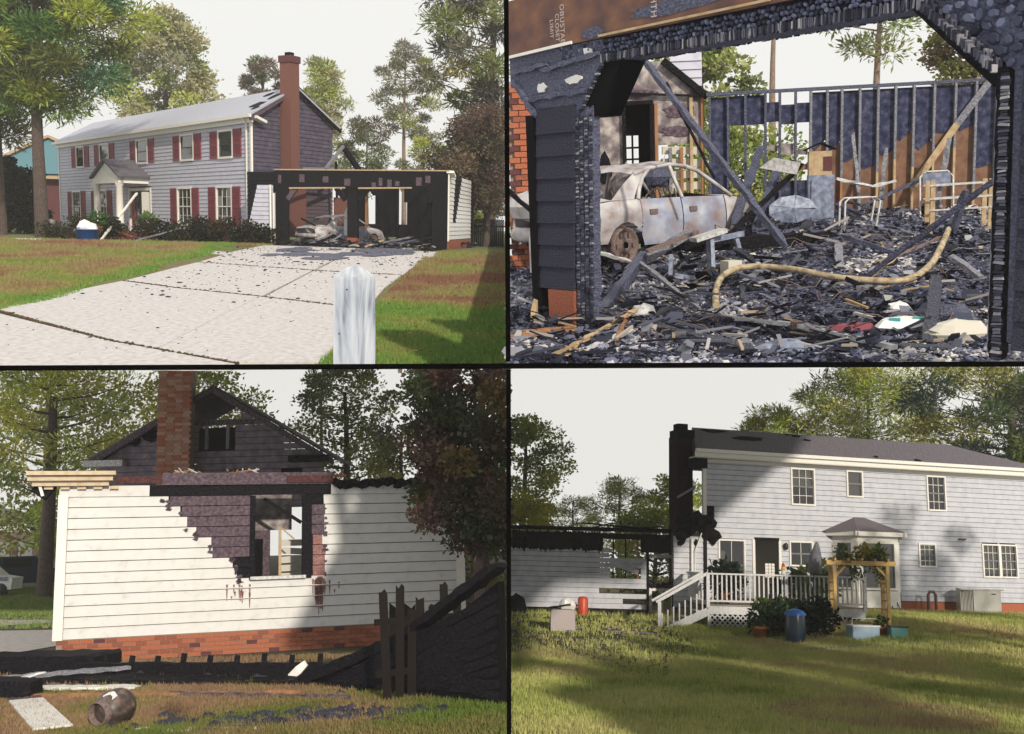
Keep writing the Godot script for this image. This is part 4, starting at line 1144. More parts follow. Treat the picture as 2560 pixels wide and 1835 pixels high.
func scales(t, F, u0, u1, v0, v1, cell, z, called, inside = null):     # alligator charcoal: blocks of cracked wood
	var st = tool()
	var top = []
	var bot = []
	for j in 6:
		var a = TAU * j / 6 + 0.3
		bot.append(v3(cos(a) * 0.56, sin(a) * 0.56, 0)); top.append(v3(cos(a) * 0.38, sin(a) * 0.38, 0.5))
	for j in 6:
		quad(st, bot[j], top[j], top[(j + 1) % 6], bot[(j + 1) % 6])
		if j > 0 and j < 5: tri(st, top[0], top[j + 1], top[j])
	var mesh = done(st)
	var spots = []
	var v: float = v0 + cell / 2
	var row = 0
	while v < v1:
		var u: float = u0 + (cell / 2 if row % 2 else 0.0)
		while u < u1:
			var p = v3(u + rr(-0.2, 0.2) * cell, v + rr(-0.2, 0.2) * cell, z)
			if inside == null or inside.call(p.x, p.y): spots.append([F * Transform3D(Basis(Vector3.BACK, rr(0, 6)) * Basis.from_scale(v3(rr(0.7, 1.25), rr(0.6, 1.0), rr(0.5, 1.2)) * cell * 0.9), p), mixed([[0.024, 0.026, 0.045], [0.065, 0.072, 0.12], [0.13, 0.145, 0.22]], rng.randf())])
			u += cell
		v += cell * 0.86
		row += 1
	scatter("inside", called, "", mesh, M.bits, spots, "stuff", t)

func opening():
	var base = v3(0.7, -1.6, -11.06)
	var t = thing("inside", "burned_door_frame", "charred garage door frame with cracked black header and posts", "door frame", base)
	var F = frame(v3(0.61, 0, 0.79), Vector3.ZERO)
	# header: beams, printed panel above, worn lower edge
	box(t, "header_beam", M.char, v3(5.9, 0.16, 0.3), v3(2.05, 2.865, -0.17), F)
	box(t, "header_beam", M.char_blue, v3(4.9, 0.075, 0.26), v3(2.8, 2.745, -0.16), F)
	scales(t, F, -0.1, 4.0, 2.785, 2.94, 0.052, -0.02, "char_scale")
	ridges(t, F, v3(0.5, 2.75, -0.02), v3(4.0, 2.75, -0.02), 190, v3(0.017, 0.085, 0.03), "char_ridge")
	ridges(t, F, v3(0.5, 2.722, -0.3), v3(4.0, 2.722, -0.3), 90, v3(0.03, 0.05, 0.03), "char_ridge")
	var pl = tool()
	prism(pl, [Vector2(-0.97, 2.93), Vector2(5.4, 2.955), Vector2(5.4, 3.5), Vector2(-0.93, 3.5)], -0.02, 0.02)
	var panel = part(t, "printed_panel", done(pl), M.plywood, F)
	for q in [[0.9, 2.2, 3.02, 3.16], [1.5, 3.2, 3.1, 3.4], [0.25, 0.6, 2.95, 3.06]]:
		var sc = tool()
		var pts = []
		for j in 14: pts.append(Vector2((q[0] + q[1]) / 2 + (q[1] - q[0]) / 2 * cos(TAU * j / 14) * rr(0.75, 1.1), (q[2] + q[3]) / 2 + (q[3] - q[2]) / 2 * sin(TAU * j / 14) * rr(0.75, 1.1)))
		prism(sc, pts, 0.021, 0.025)
		part(panel, "scorch_patch", done(sc), M.char_blue)
	for q in [["OBUSTABL", -0.02, 0.07], ["CLOSET", -0.10, 0.062], ["LIMIT", -0.19, 0.058], ["HTH", 1.27, 0.08], ["ENI", 2.28, 0.08]]:
		var tm = TextMesh.new()
		tm.text = q[0]
		tm.font_size = 32
		tm.pixel_size = q[2] / 26.0
		tm.depth = 0.002
		part(panel, "stencil_print", tm, M.stencil, Transform3D(Basis(Vector3.BACK, -PI / 2), v3(q[1], 3.12, 0.026)))
	bar(t, "pale_batten", M.pale_wood, v3(0.52, 2.955, 0.035), v3(2.6, 2.975, 0.035), 0.02, 0.022, F)
	bar(t, "pale_batten", M.white_trim, v3(-0.96, 2.915, 0.035), v3(0.12, 2.945, 0.035), 0.02, 0.03, F)
	bar(t, "pale_batten", M.pale_wood, v3(4.05, 3.0, 0.035), v3(4.35, 3.0, 0.035), 0.02, 0.05, F)
	# pillar between the doors: burned sheathing, holes, spreading braces
	for k in 8: part(t, "burned_shingle", LAP, M.shingle_char, F * Transform3D(Basis.from_scale(v3(0.62, 0.27, 1)), v3(-0.60 + 0.012 * k, 0.42 + k * 0.235, 0.0)))
	box(t, "brick_foot", M.brick, v3(0.42, 0.42, 0.3), v3(-0.19, 0.2, -0.12), F)
	box(t, "jamb", M.soot, v3(0.1, 2.3, 0.3), v3(-0.6, 1.12, -0.1), F)
	for q in [[0.03, 0.06], [0.1, 0.055], [0.17, 0.06], [0.24, 0.06]]:
		var js = tool()
		rough_bar(js, v3(q[0] + 0.02, 0.0, -0.06), v3(q[0] + 0.09, 2.3, -0.06), 0.1, q[1], 0.06, 0.008)
		part(t, "jamb", done(js), M.char_blue, F)
		ridges(t, F, v3(q[0] + 0.025, 0.02, -0.005), v3(q[0] + 0.09, 2.25, -0.005), 70, v3(0.05, 0.02, 0.02), "char_ridge")
	var sp = tool()
	prism(sp, [Vector2(-0.5, 2.24), Vector2(0.16, 2.24), Vector2(0.54, 2.72), Vector2(0.54, 2.93), Vector2(-0.96, 2.92), Vector2(-0.96, 2.6), Vector2(-0.9, 2.6)], -0.07, -0.01)
	part(t, "spandrel", done(sp), M.char_blue, F)
	for q in [[0.32, 2.82, 0.085, 0.055], [0.1, 2.58, 0.13, 0.05], [-0.42, 2.55, 0.08, 0.05]]:        # paint left on scorched patches
		var hs = tool()
		var pts = []
		for j in 11: pts.append(Vector2(q[0] + cos(TAU * j / 11) * q[2] * rr(0.6, 1.2), q[1] + sin(TAU * j / 11) * q[3] * rr(0.6, 1.2)))
		prism(hs, pts, -0.01, 0.006)
		part(t, "pale_patch", done(hs), M.white_paint, F)
	for q in [[-0.4, 2.72, 0.5, 2.8], [-0.9, 2.75, -0.3, 2.78], [-0.6, 2.44, 0.3, 2.46], [-0.9, 2.66, -0.5, 2.26]]: 
		var bs = tool()
		rough_bar(bs, v3(q[0], q[1], 0.01), v3(q[2], q[3], 0.01), 0.05, 0.05, 0.07, 0.012)
		part(t, "burned_batten", done(bs), M.char_blue, F)
	var br = tool()
	prism(br, [Vector2(0.15, 2.2), Vector2(0.4, 2.2), Vector2(0.78, 2.72), Vector2(0.52, 2.72)], -0.36, -0.03)
	part(t, "brace", done(br), M.soot, F)
	ridges(t, F, v3(0.16, 2.24, -0.01), v3(0.52, 2.7, -0.01), 34, v3(0.05, 0.018, 0.03), "char_ridge")
	# far brace and post on the other side of the opening
	var b2 = tool()
	prism(b2, [Vector2(3.86, 2.71), Vector2(3.98, 2.76), Vector2(4.6, 2.2), Vector2(4.5, 2.1)], -0.32, -0.02)
	part(t, "brace", done(b2), M.char, F)
	for k in 3: ridges(t, F, v3(3.98, 2.72 + k * 0.035, -0.02 - k * 0.09 + 0.09), v3(4.56, 2.2 + k * 0.035, -0.02 - k * 0.09 + 0.09), 46, v3(0.022, 0.07, 0.07), "char_ridge")
	var s2 = tool()
	prism(s2, [Vector2(3.98, 2.74), Vector2(4.02, 2.95), Vector2(5.5, 2.95), Vector2(5.5, 0.3), Vector2(4.66, 0.3), Vector2(4.64, 2.2)], -0.1, -0.03)
	part(t, "spandrel", done(s2), M.char_blue, F)
	scales(t, F, 4.1, 5.3, 2.2, 2.95, 0.1, -0.03, "char_scale", func(x, y): return y > 2.2 + maxf(0, (4.66 - x)) * 0.85)
	for k in 9: part(t, "burned_shingle", LAP, M.shingle_char, F * Transform3D(Basis.from_scale(v3(0.6, 0.235, 1)), v3(4.72, 0.25 + k * 0.215, 0.0)))
	var pr = tool()
	rough_bar(pr, v3(4.585, 0.16, -0.06), v3(4.575, 2.25, -0.06), 0.12, 0.09, 0.05, 0.006)
	part(t, "post", done(pr), M.char, F)
	ridges(t, F, v3(4.6, 0.18, 0.0), v3(4.59, 2.2, 0.0), 88, v3(0.085, 0.02, 0.02), "char_ridge", 0.15)
	box(t, "post_edge", M.grey_wood, v3(0.02, 1.95, 0.02), v3(4.535, 1.2, -0.02), F)

func back_walls():
	# rear wall of studs and scorched panels
	var base = v3(3.3, -1.0, -16.9)
	var t = thing("inside", "garage_back_wall", "scorched back wall of exposed studs, panels blue-black above and brown below", "wall", base)
	var F = frame(v3(5, 0, 0.7), v3(0, 1.0, 0))
	var studs = [0.0, 0.28, 0.55, 0.86, 1.08, 1.32, 1.55, 1.8, 2.02, 2.29, 2.56, 2.82, 3.09, 3.39, 3.70, 4.0, 4.3, 4.6]
	var edge = {6: 0.33, 7: 0.31, 8: 0.09, 9: 0.01, 10: 0.22, 11: 0.42, 12: 0.28, 13: 0.45, 14: 0.55, 15: -0.1}
	for k in studs.size():
		var sm: Material = M.char_blue if k < 6 else M.grey_wood
		box(t, "stud", sm, v3(0.035, 2.1, 0.08), v3(studs[k], 0.12, 0.05), F)
		if k >= 6 and k < 16: box(t, "stud_foot", M.pale_wood if k > 8 else M.raw_wood, v3(0.0352, 0.6 + edge.get(k, 0) , 0.081), v3(studs[k], -0.95 + (0.6 + edge.get(k, 0)) / 2, 0.051), F)
		if k + 1 >= studs.size(): continue
		var a: float = studs[k]
		var b: float = studs[k + 1]
		var c: float = (a + b) / 2
		if k >= 3 and k < 6:                       # burned through
			for j in rng.randi_range(2, 3):
				var v = [0.05, 0.28, -0.3][j]
				box(t, "broken_panel", M.panel_brown if j == 0 else M.scorched_wall, v3((b - a) * rr(0.5, 0.9), rr(0.08, 0.2), 0.02), v3(c, v + rr(-0.05, 0.05), 0), F, Basis(Vector3.BACK, rr(-0.15, 0.15)))
			box(t, "scorched_panel", M.panel_blue, v3(b - a, 0.3, 0.02), v3(c, 0.85 + rr(-0.03, 0.03), 0), F)
			box(t, "scorched_panel", M.panel_blue, v3(b - a, 0.6, 0.02), v3(c, -0.5, 0), F)
		elif k in [1, 2]:                          # doorway
			box(t, "scorched_panel", M.panel_blue, v3(b - a, 0.45, 0.02), v3(c, 0.92, 0), F)
		else:
			var e: float = edge.get(k, -0.4 if k < 6 else -0.2)
			var pb = tool()
			prism(pb, [Vector2(a, e), Vector2(c - 0.05, e - rr(0.0, 0.1)), Vector2(b, e + rr(-0.03, 0.12)), Vector2(b, 1.14), Vector2(a, 1.14)], -0.01, 0.01)
			part(t, "scorched_panel", done(pb), M.panel_blue, F)
			box(t, "brown_panel", M.panel_brown if k > 5 else M.panel_blue, v3(b - a, e + 1.05, 0.014), v3(c, (e - 1.05) / 2 + 0.05, -0.008), F)
	box(t, "top_plate", M.char_blue, v3(4.7, 0.05, 0.1), v3(2.3, 1.19, 0.04), F)
	bar(t, "diagonal_brace", M.pale_wood, v3(3.1, -0.35, 0.11), v3(3.72, 0.55, 0.11), 0.03, 0.1, F)
	bar(t, "diagonal_brace", M.grey_wood, v3(3.72, 0.55, 0.11), v3(4.2, 1.2, 0.11), 0.03, 0.1, F)
	# the house wall the fire came through
	var hb = v3(1.6, -1.2, -17.0)
	var h = thing("inside", "burned_house_wall", "peeling house wall with black window opening above the car", "wall", hb)
	var O = Transform3D(Basis.IDENTITY, -hb)
	var P = func(x, y, z): return O * v3(x, y, z)
	var hp = tool()
	prism(hp, [Vector2(1.2, -1.2), Vector2(1.93, -1.2), Vector2(1.93, 1.12), Vector2(2.4, 1.12), Vector2(2.4, -1.2), Vector2(2.5, -1.2), Vector2(2.5, 0.45), Vector2(3.22, 0.45), Vector2(3.22, 1.2), Vector2(2.6, 1.75), Vector2(1.2, 1.75)], -17.08, -17.02, O)
	part(h, "plaster", done(hp), M.scorched_wall)
	for q in [[1.28, 1.55, 0.2, 0.9], [1.5, 1.75, -0.2, 0.4], [1.95, 2.5, 1.2, 1.35], [2.5, 3.1, 0.55, 0.75], [1.25, 1.9, 1.25, 1.6], [2.55, 3.15, 0.85, 1.1]]:
		var fs = tool()
		var pts = []
		for j in 13: pts.append(Vector2((q[0] + q[1]) / 2 + (q[1] - q[0]) / 2 * cos(TAU * j / 13) * rr(0.6, 1.1), (q[2] + q[3]) / 2 + (q[3] - q[2]) / 2 * sin(TAU * j / 13) * rr(0.6, 1.1)))
		prism(fs, pts, -17.02, -17.005, O)
		part(h, "burned_patch", done(fs), M.scorched if rng.randf() < 0.6 else M.char)
	box(h, "window_frame", M.char, v3(0.05, 1.0, 0.12), P.call(1.95, 0.62, -16.98))
	box(h, "window_frame", M.char, v3(0.05, 1.0, 0.12), P.call(2.39, 0.62, -16.98))
	box(h, "window_frame", M.char, v3(0.49, 0.06, 0.12), P.call(2.17, 1.12, -16.98))
	box(h, "inner_wall", M.soot, v3(0.12, 2.4, 0.03), P.call(1.97, 0.0, -17.4))
	box(h, "inner_wall", M.soot, v3(0.3, 2.4, 0.03), P.call(2.38, 0.0, -17.4))
	box(h, "inner_wall", M.soot, v3(0.21, 0.7, 0.03), P.call(2.13, 0.98, -17.4))
	box(h, "inner_wall", M.soot, v3(0.21, 0.8, 0.03), P.call(2.13, -0.7, -17.4))
	box(h, "far_muntin", M.soot, v3(0.03, 1.0, 0.03), P.call(2.13, 0.15, -17.4))
	for j in 4: box(h, "far_muntin", M.soot, v3(0.2, 0.03, 0.03), P.call(2.13, -0.12 + j * 0.185, -17.401))
	for q in [[2.46, "raw_wood", 1.1], [2.86, "raw_wood", 0.4], [3.02, "pale_wood", 1.2], [3.2, "raw_wood", 1.2], [1.22, "raw_wood", 0.95], [2.68, "grey_wood", 0.4]]:
		box(h, "stud", M[q[1]], v3(0.05, q[2] + 1.2, 0.06), P.call(q[0], (q[2] - 1.2) / 2, -16.98))
	for k in 5: box(h, "insulation_batt", M.blind, v3(0.62, 0.12, 0.08), P.call(2.88, 0.35 - k * 0.19, -17.1), Transform3D.IDENTITY, Basis(Vector3.BACK, rr(-0.08, 0.08)))
	# upper gable corner with clapboards left
	for k in 5: part(h, "siding_board", LAP, M.lavender if k > 0 else M.scorched, O * Transform3D(Basis.from_scale(v3(0.62 - k * 0.03, 0.13, 1)), v3(2.6 + k * 0.03, 1.22 + k * 0.13, -17.1)))
	bar(h, "rake", M.char, P.call(2.58, 1.75, -16.95), P.call(3.28, 1.16, -16.95), 0.1, 0.1)
	bar(h, "sill_beam", M.char, P.call(1.3, 1.32, -16.95), P.call(3.2, 1.18, -16.95), 0.05, 0.035)
	# brick chimney stack beside it
	var bb = v3(0.4, -1.4, -15.4)
	var b = thing("inside", "brick_stack", "orange brick chimney stack behind the charred pillar", "brick stack", bb)
	box(b, "core", M.mortar, v3(1.02, 2.75, 0.5), v3(0.21, 1.42, -0.32))
	for r in 32:
		for k in 7:
			var x = -0.55 + k * 0.19 + (0.09 if r % 2 else 0.0)
			if x > 0.67 or not within("inside", bb + v3(x, 0.1 + r * 0.083, 0)): continue
			box(b, "brick", M.brick_dark if x < -0.2 and rng.randf() < 0.55 else [M.brick, M.brick_orange, M.brick_orange][rng.randi() % 3], v3(0.178, 0.072, 0.06), v3(x + 0.03, 0.1 + r * 0.083, -0.03 + rr(-0.004, 0.004)))

func inside_things():
	var gy = inside_ground
	var S0 = "inside"
	# rubble over the whole floor
	var st = tool()
	lump(st, Vector3.ZERO, v3(0.5, 0.5, 0.5), 6, 0.35)
	var CH = done(st)
	var nz = FastNoiseLite.new()
	nz.frequency = 0.5
	var spots = []
	for k in 24000:
		var d = 8.2 * pow(17.0 / 8.2, rng.randf())
		var x = rr(-0.02, 0.52) * d
		var p = v3(x, inside_ground(x, d) + rr(0.0, 0.07), -d)
		if not within(S0, p): continue
		var z = 0.012 + 0.05 * pow(rng.randf(), 3.0)
		var tone = clampf(0.40 + nz.get_noise_2d(x, d) * 1.1 + rr(-0.32, 0.32) + 0.25 * float(rng.randf() < 0.12), 0, 0.99)
		var flat = rng.randf() < 0.5
		spots.append([Transform3D(Basis(UP, rr(0, 6)) * Basis(Vector3.RIGHT, rr(-0.7, 0.7)) * Basis.from_scale(v3(z * rr(0.7, 2.6), z * (0.25 if flat else 0.8), z * rr(0.8, 1.5))), p), mixed([[0.010, 0.010, 0.017], [0.032, 0.034, 0.06], [0.075, 0.083, 0.14], [0.17, 0.18, 0.26], [0.40, 0.39, 0.43], [0.6, 0.57, 0.53]], tone)])
	scatter(S0, "ash_rubble", "blue-grey ash and charcoal rubble heaped over the garage floor", CH, M.bits, spots)
	spots = []
	for k in 420:                                # splintered laths and sticks
		var d = 8.6 * pow(16.4 / 8.6, rng.randf())
		var x = rr(0.0, 0.5) * d
		var p = v3(x, inside_ground(x, d) + rr(0.03, 0.16), -d)
		if not within(S0, p) or not within(S0, p - v3(0.25, 0.05, 0)): continue
		spots.append([Transform3D(Basis(UP, rr(0, 6)) * Basis(Vector3.BACK, rr(-0.35, 0.35)) * Basis.from_scale(v3(rr(0.12, 0.5), rr(0.01, 0.025), rr(0.015, 0.05))), p), mixed([[0.006, 0.006, 0.01], [0.03, 0.032, 0.05], [0.11, 0.115, 0.16], [0.38, 0.36, 0.36], [0.30, 0.2, 0.1]], pow(rng.randf(), 1.5))])
	scatter(S0, "burned_laths", "splintered burned laths strewn through the ash", CUBE, M.bits, spots)
	var ws0 = tool()
	for k in 46:                                 # springs and wire pulled about by the fire crews
		var d = rr(9.5, 15.5)
		var c = v3(rr(0.08, 0.44) * d, 0, -d)
		c.y = inside_ground(c.x, d) + 0.05
		var a0 = rr(0, 6)
		var r = rr(0.08, 0.32)
		var pts = []
		for j in 9: pts.append(c + v3(cos(a0 + j * 0.55) * r * rr(0.8, 1.3), 0.06 * sin(j * 1.3 + a0) + 0.05, sin(a0 + j * 0.55) * r))
		tube(ws0, pts, 0.006, 4)
	var wo = solid(S0, "tangled_wire", done(ws0), M.rust_dark, "loops of burned wire lying over the ash", "wire")
	wo.set_meta("kind", "stuff")
	spots = []
	for k in 420:                                # torn sheets and flakes
		var d = 8.6 * pow(16.0 / 8.6, rng.randf())
		var x = rr(0.0, 0.5) * d
		var p = v3(x, inside_ground(x, d) + rr(0.04, 0.12), -d)
		if not within(S0, p): continue
		var z = rr(0.06, 0.2)
		spots.append([Transform3D(Basis(UP, rr(0, 6)) * Basis(Vector3.RIGHT, rr(-0.9, 0.9)) * Basis.from_scale(v3(z * rr(0.6, 1.6), 0.006, z)), p), mixed([[0.015, 0.015, 0.025], [0.05, 0.055, 0.085], [0.13, 0.135, 0.18], [0.36, 0.35, 0.36]], pow(rng.randf(), 1.5))])
	scatter(S0, "torn_scraps", "torn sheets and scraps lying among the ash", CH, M.bits, spots)
	car(S0, "burned_sedan", "burned-out pale saloon car shell with rusty doors", v3(2.14, -1.22, -15.9), 0.693)
	# back end of a second car
	var c2 = thing(S0, "second_car", "crushed tail of another burned car behind the charred pillar", "car", v3(0.4, -1.5, -13.4), 0.3)
	var cs = tool()
	prism(cs, [Vector2(-0.22, 0.2), Vector2(0.3, 0.25), Vector2(0.33, 0.5), Vector2(0.25, 0.62), Vector2(-0.22, 0.66)], -0.3, 0.25)
	part(c2, "bumper", done(cs), M.rust_metal, Transform3D(Basis.IDENTITY, v3(0, 0.15, 0.6)))
	var rs = tool()
	lump(rs, v3(0.1, 1.15, -0.6), v3(0.33, 0.2, 0.5), 10, 0.08)
	part(c2, "roof", done(rs), M.rust_metal)
	box(c2, "fender", M.blue_metal, v3(0.3, 0.7, 0.4), v3(0.3, 0.85, -0.1), Transform3D.IDENTITY, Basis(UP, 0.3))
	box(c2, "side_panel", M.car_door, v3(0.5, 0.28, 0.05), v3(0.03, 0.72, 0.6))
	# timbers: label, material, ends, width, height
	var T = [
		["long charred rafter slanting from the header down into the ash", "char_blue", [1.9, 1.45, -14.0], [3.05, -0.85, -11.4], 0.065, 0.065],
		["thin black rafter slanting behind the long charred rafter", "char", [2.25, 1.2, -14.5], [2.85, -0.1, -14.3], 0.04, 0.04],
		["pale yellow lath lying on ash near the brick foot", "pale_wood", [0.36, -1.56, -9.08], [1.45, -1.42, -11.3], 0.05, 0.03],
		["white scorched lath beside the pale yellow lath", "galvanised", [0.5, -1.57, -9.12], [1.25, -1.5, -10.2], 0.05, 0.03],
		["black post leaning on the fallen pile beside the pillar", "char_blue", [1.05, -1.5, -11.6], [1.75, -1.0, -13.3], 0.11, 0.11],
		["grey beam resting across the fallen pile by the car", "grey_wood", [1.5, -1.2, -13.2], [2.4, -0.75, -13.6], 0.11, 0.1],
		["thin grey stick crossing the black leaning post", "grey_wood", [1.62, -1.05, -13.0], [2.1, -1.5, -11.4], 0.045, 0.04],
		["blackened beam with alligator cracks on the garage threshold", "char_cells", [1.35, -1.52, -10.6], [2.05, -1.54, -8.8], 0.15, 0.09],
		["short blackened timber beside the curved hose", "char_cells", [1.85, -1.52, -10.9], [2.75, -1.52, -10.4], 0.1, 0.08],
		["thick black beam fallen across the middle of the floor", "char", [2.3, -0.95, -13.7], [4.45, -0.95, -14.2], 0.2, 0.16],
		["long grey board on edge above the thick black beam", "grey_wood", [3.0, -1.0, -14.6], [4.9, -0.9, -14.6], 0.06, 0.05],
		["straight charred pole lying across the ash in front of the stand", "char_blue", [1.35, -1.46, -12.2], [3.6, -1.42, -12.0], 0.07, 0.06],
		["grey board with ash lying towards the thick beam", "grey_wood", [2.75, -1.36, -12.3], [3.5, -1.1, -13.5], 0.09, 0.04],
		["upright stub of grey board standing in the ash", "grey_wood", [3.95, -1.33, -12.3], [4.25, -0.98, -13.4], 0.09, 0.04],
		["long dark pole rising to the far post", "char_blue", [4.1, -1.38, -12.2], [5.2, -0.16, -11.0], 0.05, 0.05],
		["pale stick crossing the long dark pole", "pale_wood", [3.95, -1.4, -11.9], [4.7, -1.1, -12.6], 0.045, 0.04],
		["rusty rod in the rubble under the long dark pole", "rust_dark", [4.0, -1.28, -12.3], [5.6, -0.95, -13.4], 0.03, 0.03],
		["black timber with split grain leaning by the far post", "char_cells", [3.62, -1.55, -8.9], [4.5, -1.2, -10.9], 0.11, 0.07],
		["blue-black stud leaning on the brown wall panels", "grey_wood", [6.3, -0.8, -15.4], [6.7, 0.32, -15.9], 0.06, 0.06],
		["bent upright stud against the middle of the back wall", "grey_wood", [5.56, -0.8, -15.6], [5.79, 0.24, -16.0], 0.05, 0.05],
		["slim leaning stud beside the box on the cabinet", "grey_wood", [5.27, -0.7, -15.6], [5.28, 0.47, -16.0], 0.05, 0.05],
		["blue plank leaning at the burned-through gap", "char_blue", [3.4, -0.8, -15.6], [4.0, 0.35, -16.4], 0.12, 0.04],
		["second blue plank leaning at the burned-through gap", "char_blue", [3.6, -0.9, -15.2], [4.25, 0.15, -16.2], 0.1, 0.04],
		["black plank lying against the leaning blue planks", "char", [3.2, -0.9, -15.0], [4.5, 0.05, -15.9], 0.1, 0.04],
		["dark diagonal lath in front of the brown panels", "char_blue", [5.3, -0.6, -15.6], [6.4, -0.2, -15.8], 0.04, 0.04],
		["white bar fallen beside the box on the cabinet", "galvanised", [4.85, -0.18, -15.4], [5.4, -0.32, -15.5], 0.05, 0.04],
		["second white bar bent towards the folding chair", "galvanised", [5.4, -0.32, -15.5], [5.8, -0.25, -15.6], 0.05, 0.04],
		["blue-grey post standing beside the wire rack", "char_blue", [5.85, -0.98, -13.7], [5.92, -0.38, -13.5], 0.08, 0.08],
		["pale scorched block of wood on the rubble by the far post", "grey_wood", [5.2, -1.1, -12.2], [5.3, -1.3, -11.6], 0.08, 0.05],
		["charred plank lying flat at the garage threshold", "char_cells", [2.4, -1.56, -9.3], [3.7, -1.54, -8.5], 0.12, 0.05],
		["short grey board standing up behind the thick black beam", "grey_wood", [4.6, -0.95, -14.4], [4.85, -0.72, -14.9], 0.07, 0.03],
		["dark board lying across the car hood end", "char", [3.5, -0.95, -15.2], [4.0, -0.45, -16.1], 0.09, 0.05],
		["silver rail lying on the rubble below the car door", "galvanised", [0.95, -0.9, -13.9], [1.75, -1.15, -13.1], 0.05, 0.03],
		["brown scrap of plank at the foot of the pillar", "raw_wood", [0.0, -1.55, -10.4], [0.66, -1.52, -10.5], 0.22, 0.05],
		["thin brown stick lying by the pale yellow lath", "raw_wood", [0.98, -1.52, -9.6], [1.3, -1.45, -11.2], 0.03, 0.03],
		["yellowed pipe stub standing beside the brick foot", "pale_wood", [0.25, -1.55, -11.4], [0.35, -1.2, -11.6], 0.07, 0.07],
		["dark board leaning from the threshold beside the brick stack", "char", [0.02, -0.1, -13.6], [0.7, -0.75, -13.2], 0.05, 0.05]]
	for q in T: burnt(S0, "fallen_timber", q[0], "timber", M[q[1]], v3(q[2][0], q[2][1], q[2][2]), v3(q[3][0], q[3][1], q[3][2]), q[4], q[5], "burned timbers lying in the garage")
	for k in 18:
		var d = rr(9.4, 15.6)
		var x = rr(0.06, 0.43) * d
		var a = v3(x, inside_ground(x, d) + rr(0.02, 0.12), -d)
		var th = rr(0, TAU)
		var ln = rr(0.35, 1.0)
		var b = a + v3(cos(th) * ln, rr(-0.02, 0.25), sin(th) * ln)
		b.y = maxf(b.y, inside_ground(b.x, -b.z) + 0.02)
		if within(S0, a) and within(S0, b) and -b.z > 9.3 and -b.z < 16.2: burnt(S0, "fallen_timber", "charred length of board lying loose among the ash", "timber", [M.char, M.char_blue, M.char_cells, M.grey_wood][k % 4], a, b, rr(0.05, 0.11), rr(0.03, 0.06), "burned timbers lying in the garage")
	# scorched hose looping over the ash, and a slotted rail
	var H = [[5.8, -0.95, -13.7], [5.35, -1.12, -12.86], [4.9, -1.27, -12.1], [4.4, -1.36, -11.6], [3.79, -1.33, -11.84], [3.39, -1.26, -12.4], [2.95, -1.24, -12.75], [2.6, -1.3, -12.5], [2.38, -1.42, -11.9], [2.24, -1.5, -11.2]]
	var hp = []
	var cv = Curve3D.new()
	for k in H.size():
		var p = v3(H[k][0], H[k][1] + 0.07, H[k][2])
		var a = v3(H[maxi(k - 1, 0)][0], H[maxi(k - 1, 0)][1], H[maxi(k - 1, 0)][2])
		var b = v3(H[mini(k + 1, 9)][0], H[mini(k + 1, 9)][1], H[mini(k + 1, 9)][2])
		cv.add_point(p, -(b - a) / 6, (b - a) / 6)
	cv.bake_interval = 0.1
	for p in cv.get_baked_points(): hp.append(p)
	var hs = tool()
	tube(hs, hp, 0.038, 10)
	solid(S0, "hose", done(hs), M.hose_tan, "thick tan hose looping over the ash towards the wire rack", "hose")
	var rl = thing(S0, "slotted_rail", "long white slotted track rail lying across the threshold ash", "rail", v3(2.6, -1.52, -9.6))
	var A = v3(-0.36, 0.02, -1.2); var B = v3(0.1, 0.06, -0.1); var C = v3(0.62, 0.0, 1.0)
	for q in [[A, B], [B, C]]:
		bar(rl, "track", M.galvanised, q[0], q[1], 0.06, 0.04)
		for k in 5: bar(rl, "slot", M.soot, q[0].lerp(q[1], 0.2 + k * 0.12) + UP * 0.021, q[0].lerp(q[1], 0.27 + k * 0.12) + UP * 0.021, 0.02, 0.006)
	box(rl, "joint_plate", M.rust_dark, v3(0.1, 0.07, 0.09), B)
	# metal stand with sloping legs
	var sd = thing(S0, "metal_stand", "blue-grey metal work stand with broad leg among the debris", "stand", v3(2.55, -1.36, -13.2), 0.2)
	for q in [[[0.0, 0.0, 0.1], [0.02, 0.52, 0], 0.15, 0.05], [[0.5, 0.0, 0.0], [0.4, 0.5, -0.05], 0.06, 0.05], [[-0.5, 0.1, 0.1], [0.0, 0.0, 0.1], 0.05, 0.06], [[-0.55, 0.1, 0.1], [-0.5, 0.35, 0], 0.05, 0.05], [[0.0, 0.5, 0], [0.55, 0.55, -0.2], 0.07, 0.06]]:
		bar(sd, "leg", M.blue_metal, v3(q[0][0], q[0][1], q[0][2]), v3(q[1][0], q[1][1], q[1][2]), q[2], q[3])
	box(sd, "top_plate", M.galvanised, v3(0.42, 0.05, 0.25), v3(0.0, 0.57, 0), Transform3D.IDENTITY, Basis(Vector3.BACK, 0.25))
	box(sd, "springs", M.rust_dark, v3(0.7, 0.04, 0.12), v3(-0.5, 0.52, 0.05), Transform3D.IDENTITY, Basis(Vector3.BACK, 0.3))
	var bl = tool()
	bx(bl, v3(0.2, 0.2, 0.18), v3(2.78, -1.2, -12.95), Basis(UP, 0.4))
	solid(S0, "pale_block", done(bl), M.blind, "pale cube block on the rubble beside the metal stand", "block")
	# box with a peaked lid on a grey cabinet
	var bxn = thing(S0, "peaked_box", "yellowed box with a peaked dark lid on top of the cabinet", "box", v3(4.62, -0.12, -15.45), -0.2)
	box(bxn, "box_body", M.pale_wood, v3(0.32, 0.34, 0.28), v3(0, 0.17, 0))
	for sgn in [-1, 1]: bar(bxn, "lid", M.char, v3(0, 0.46, 0), v3(sgn * 0.22, 0.36, 0), 0.34, 0.02)
	box(bxn, "print", M.brick_dark, v3(0.12, 0.2, 0.01), v3(0.1, 0.16, 0.146))
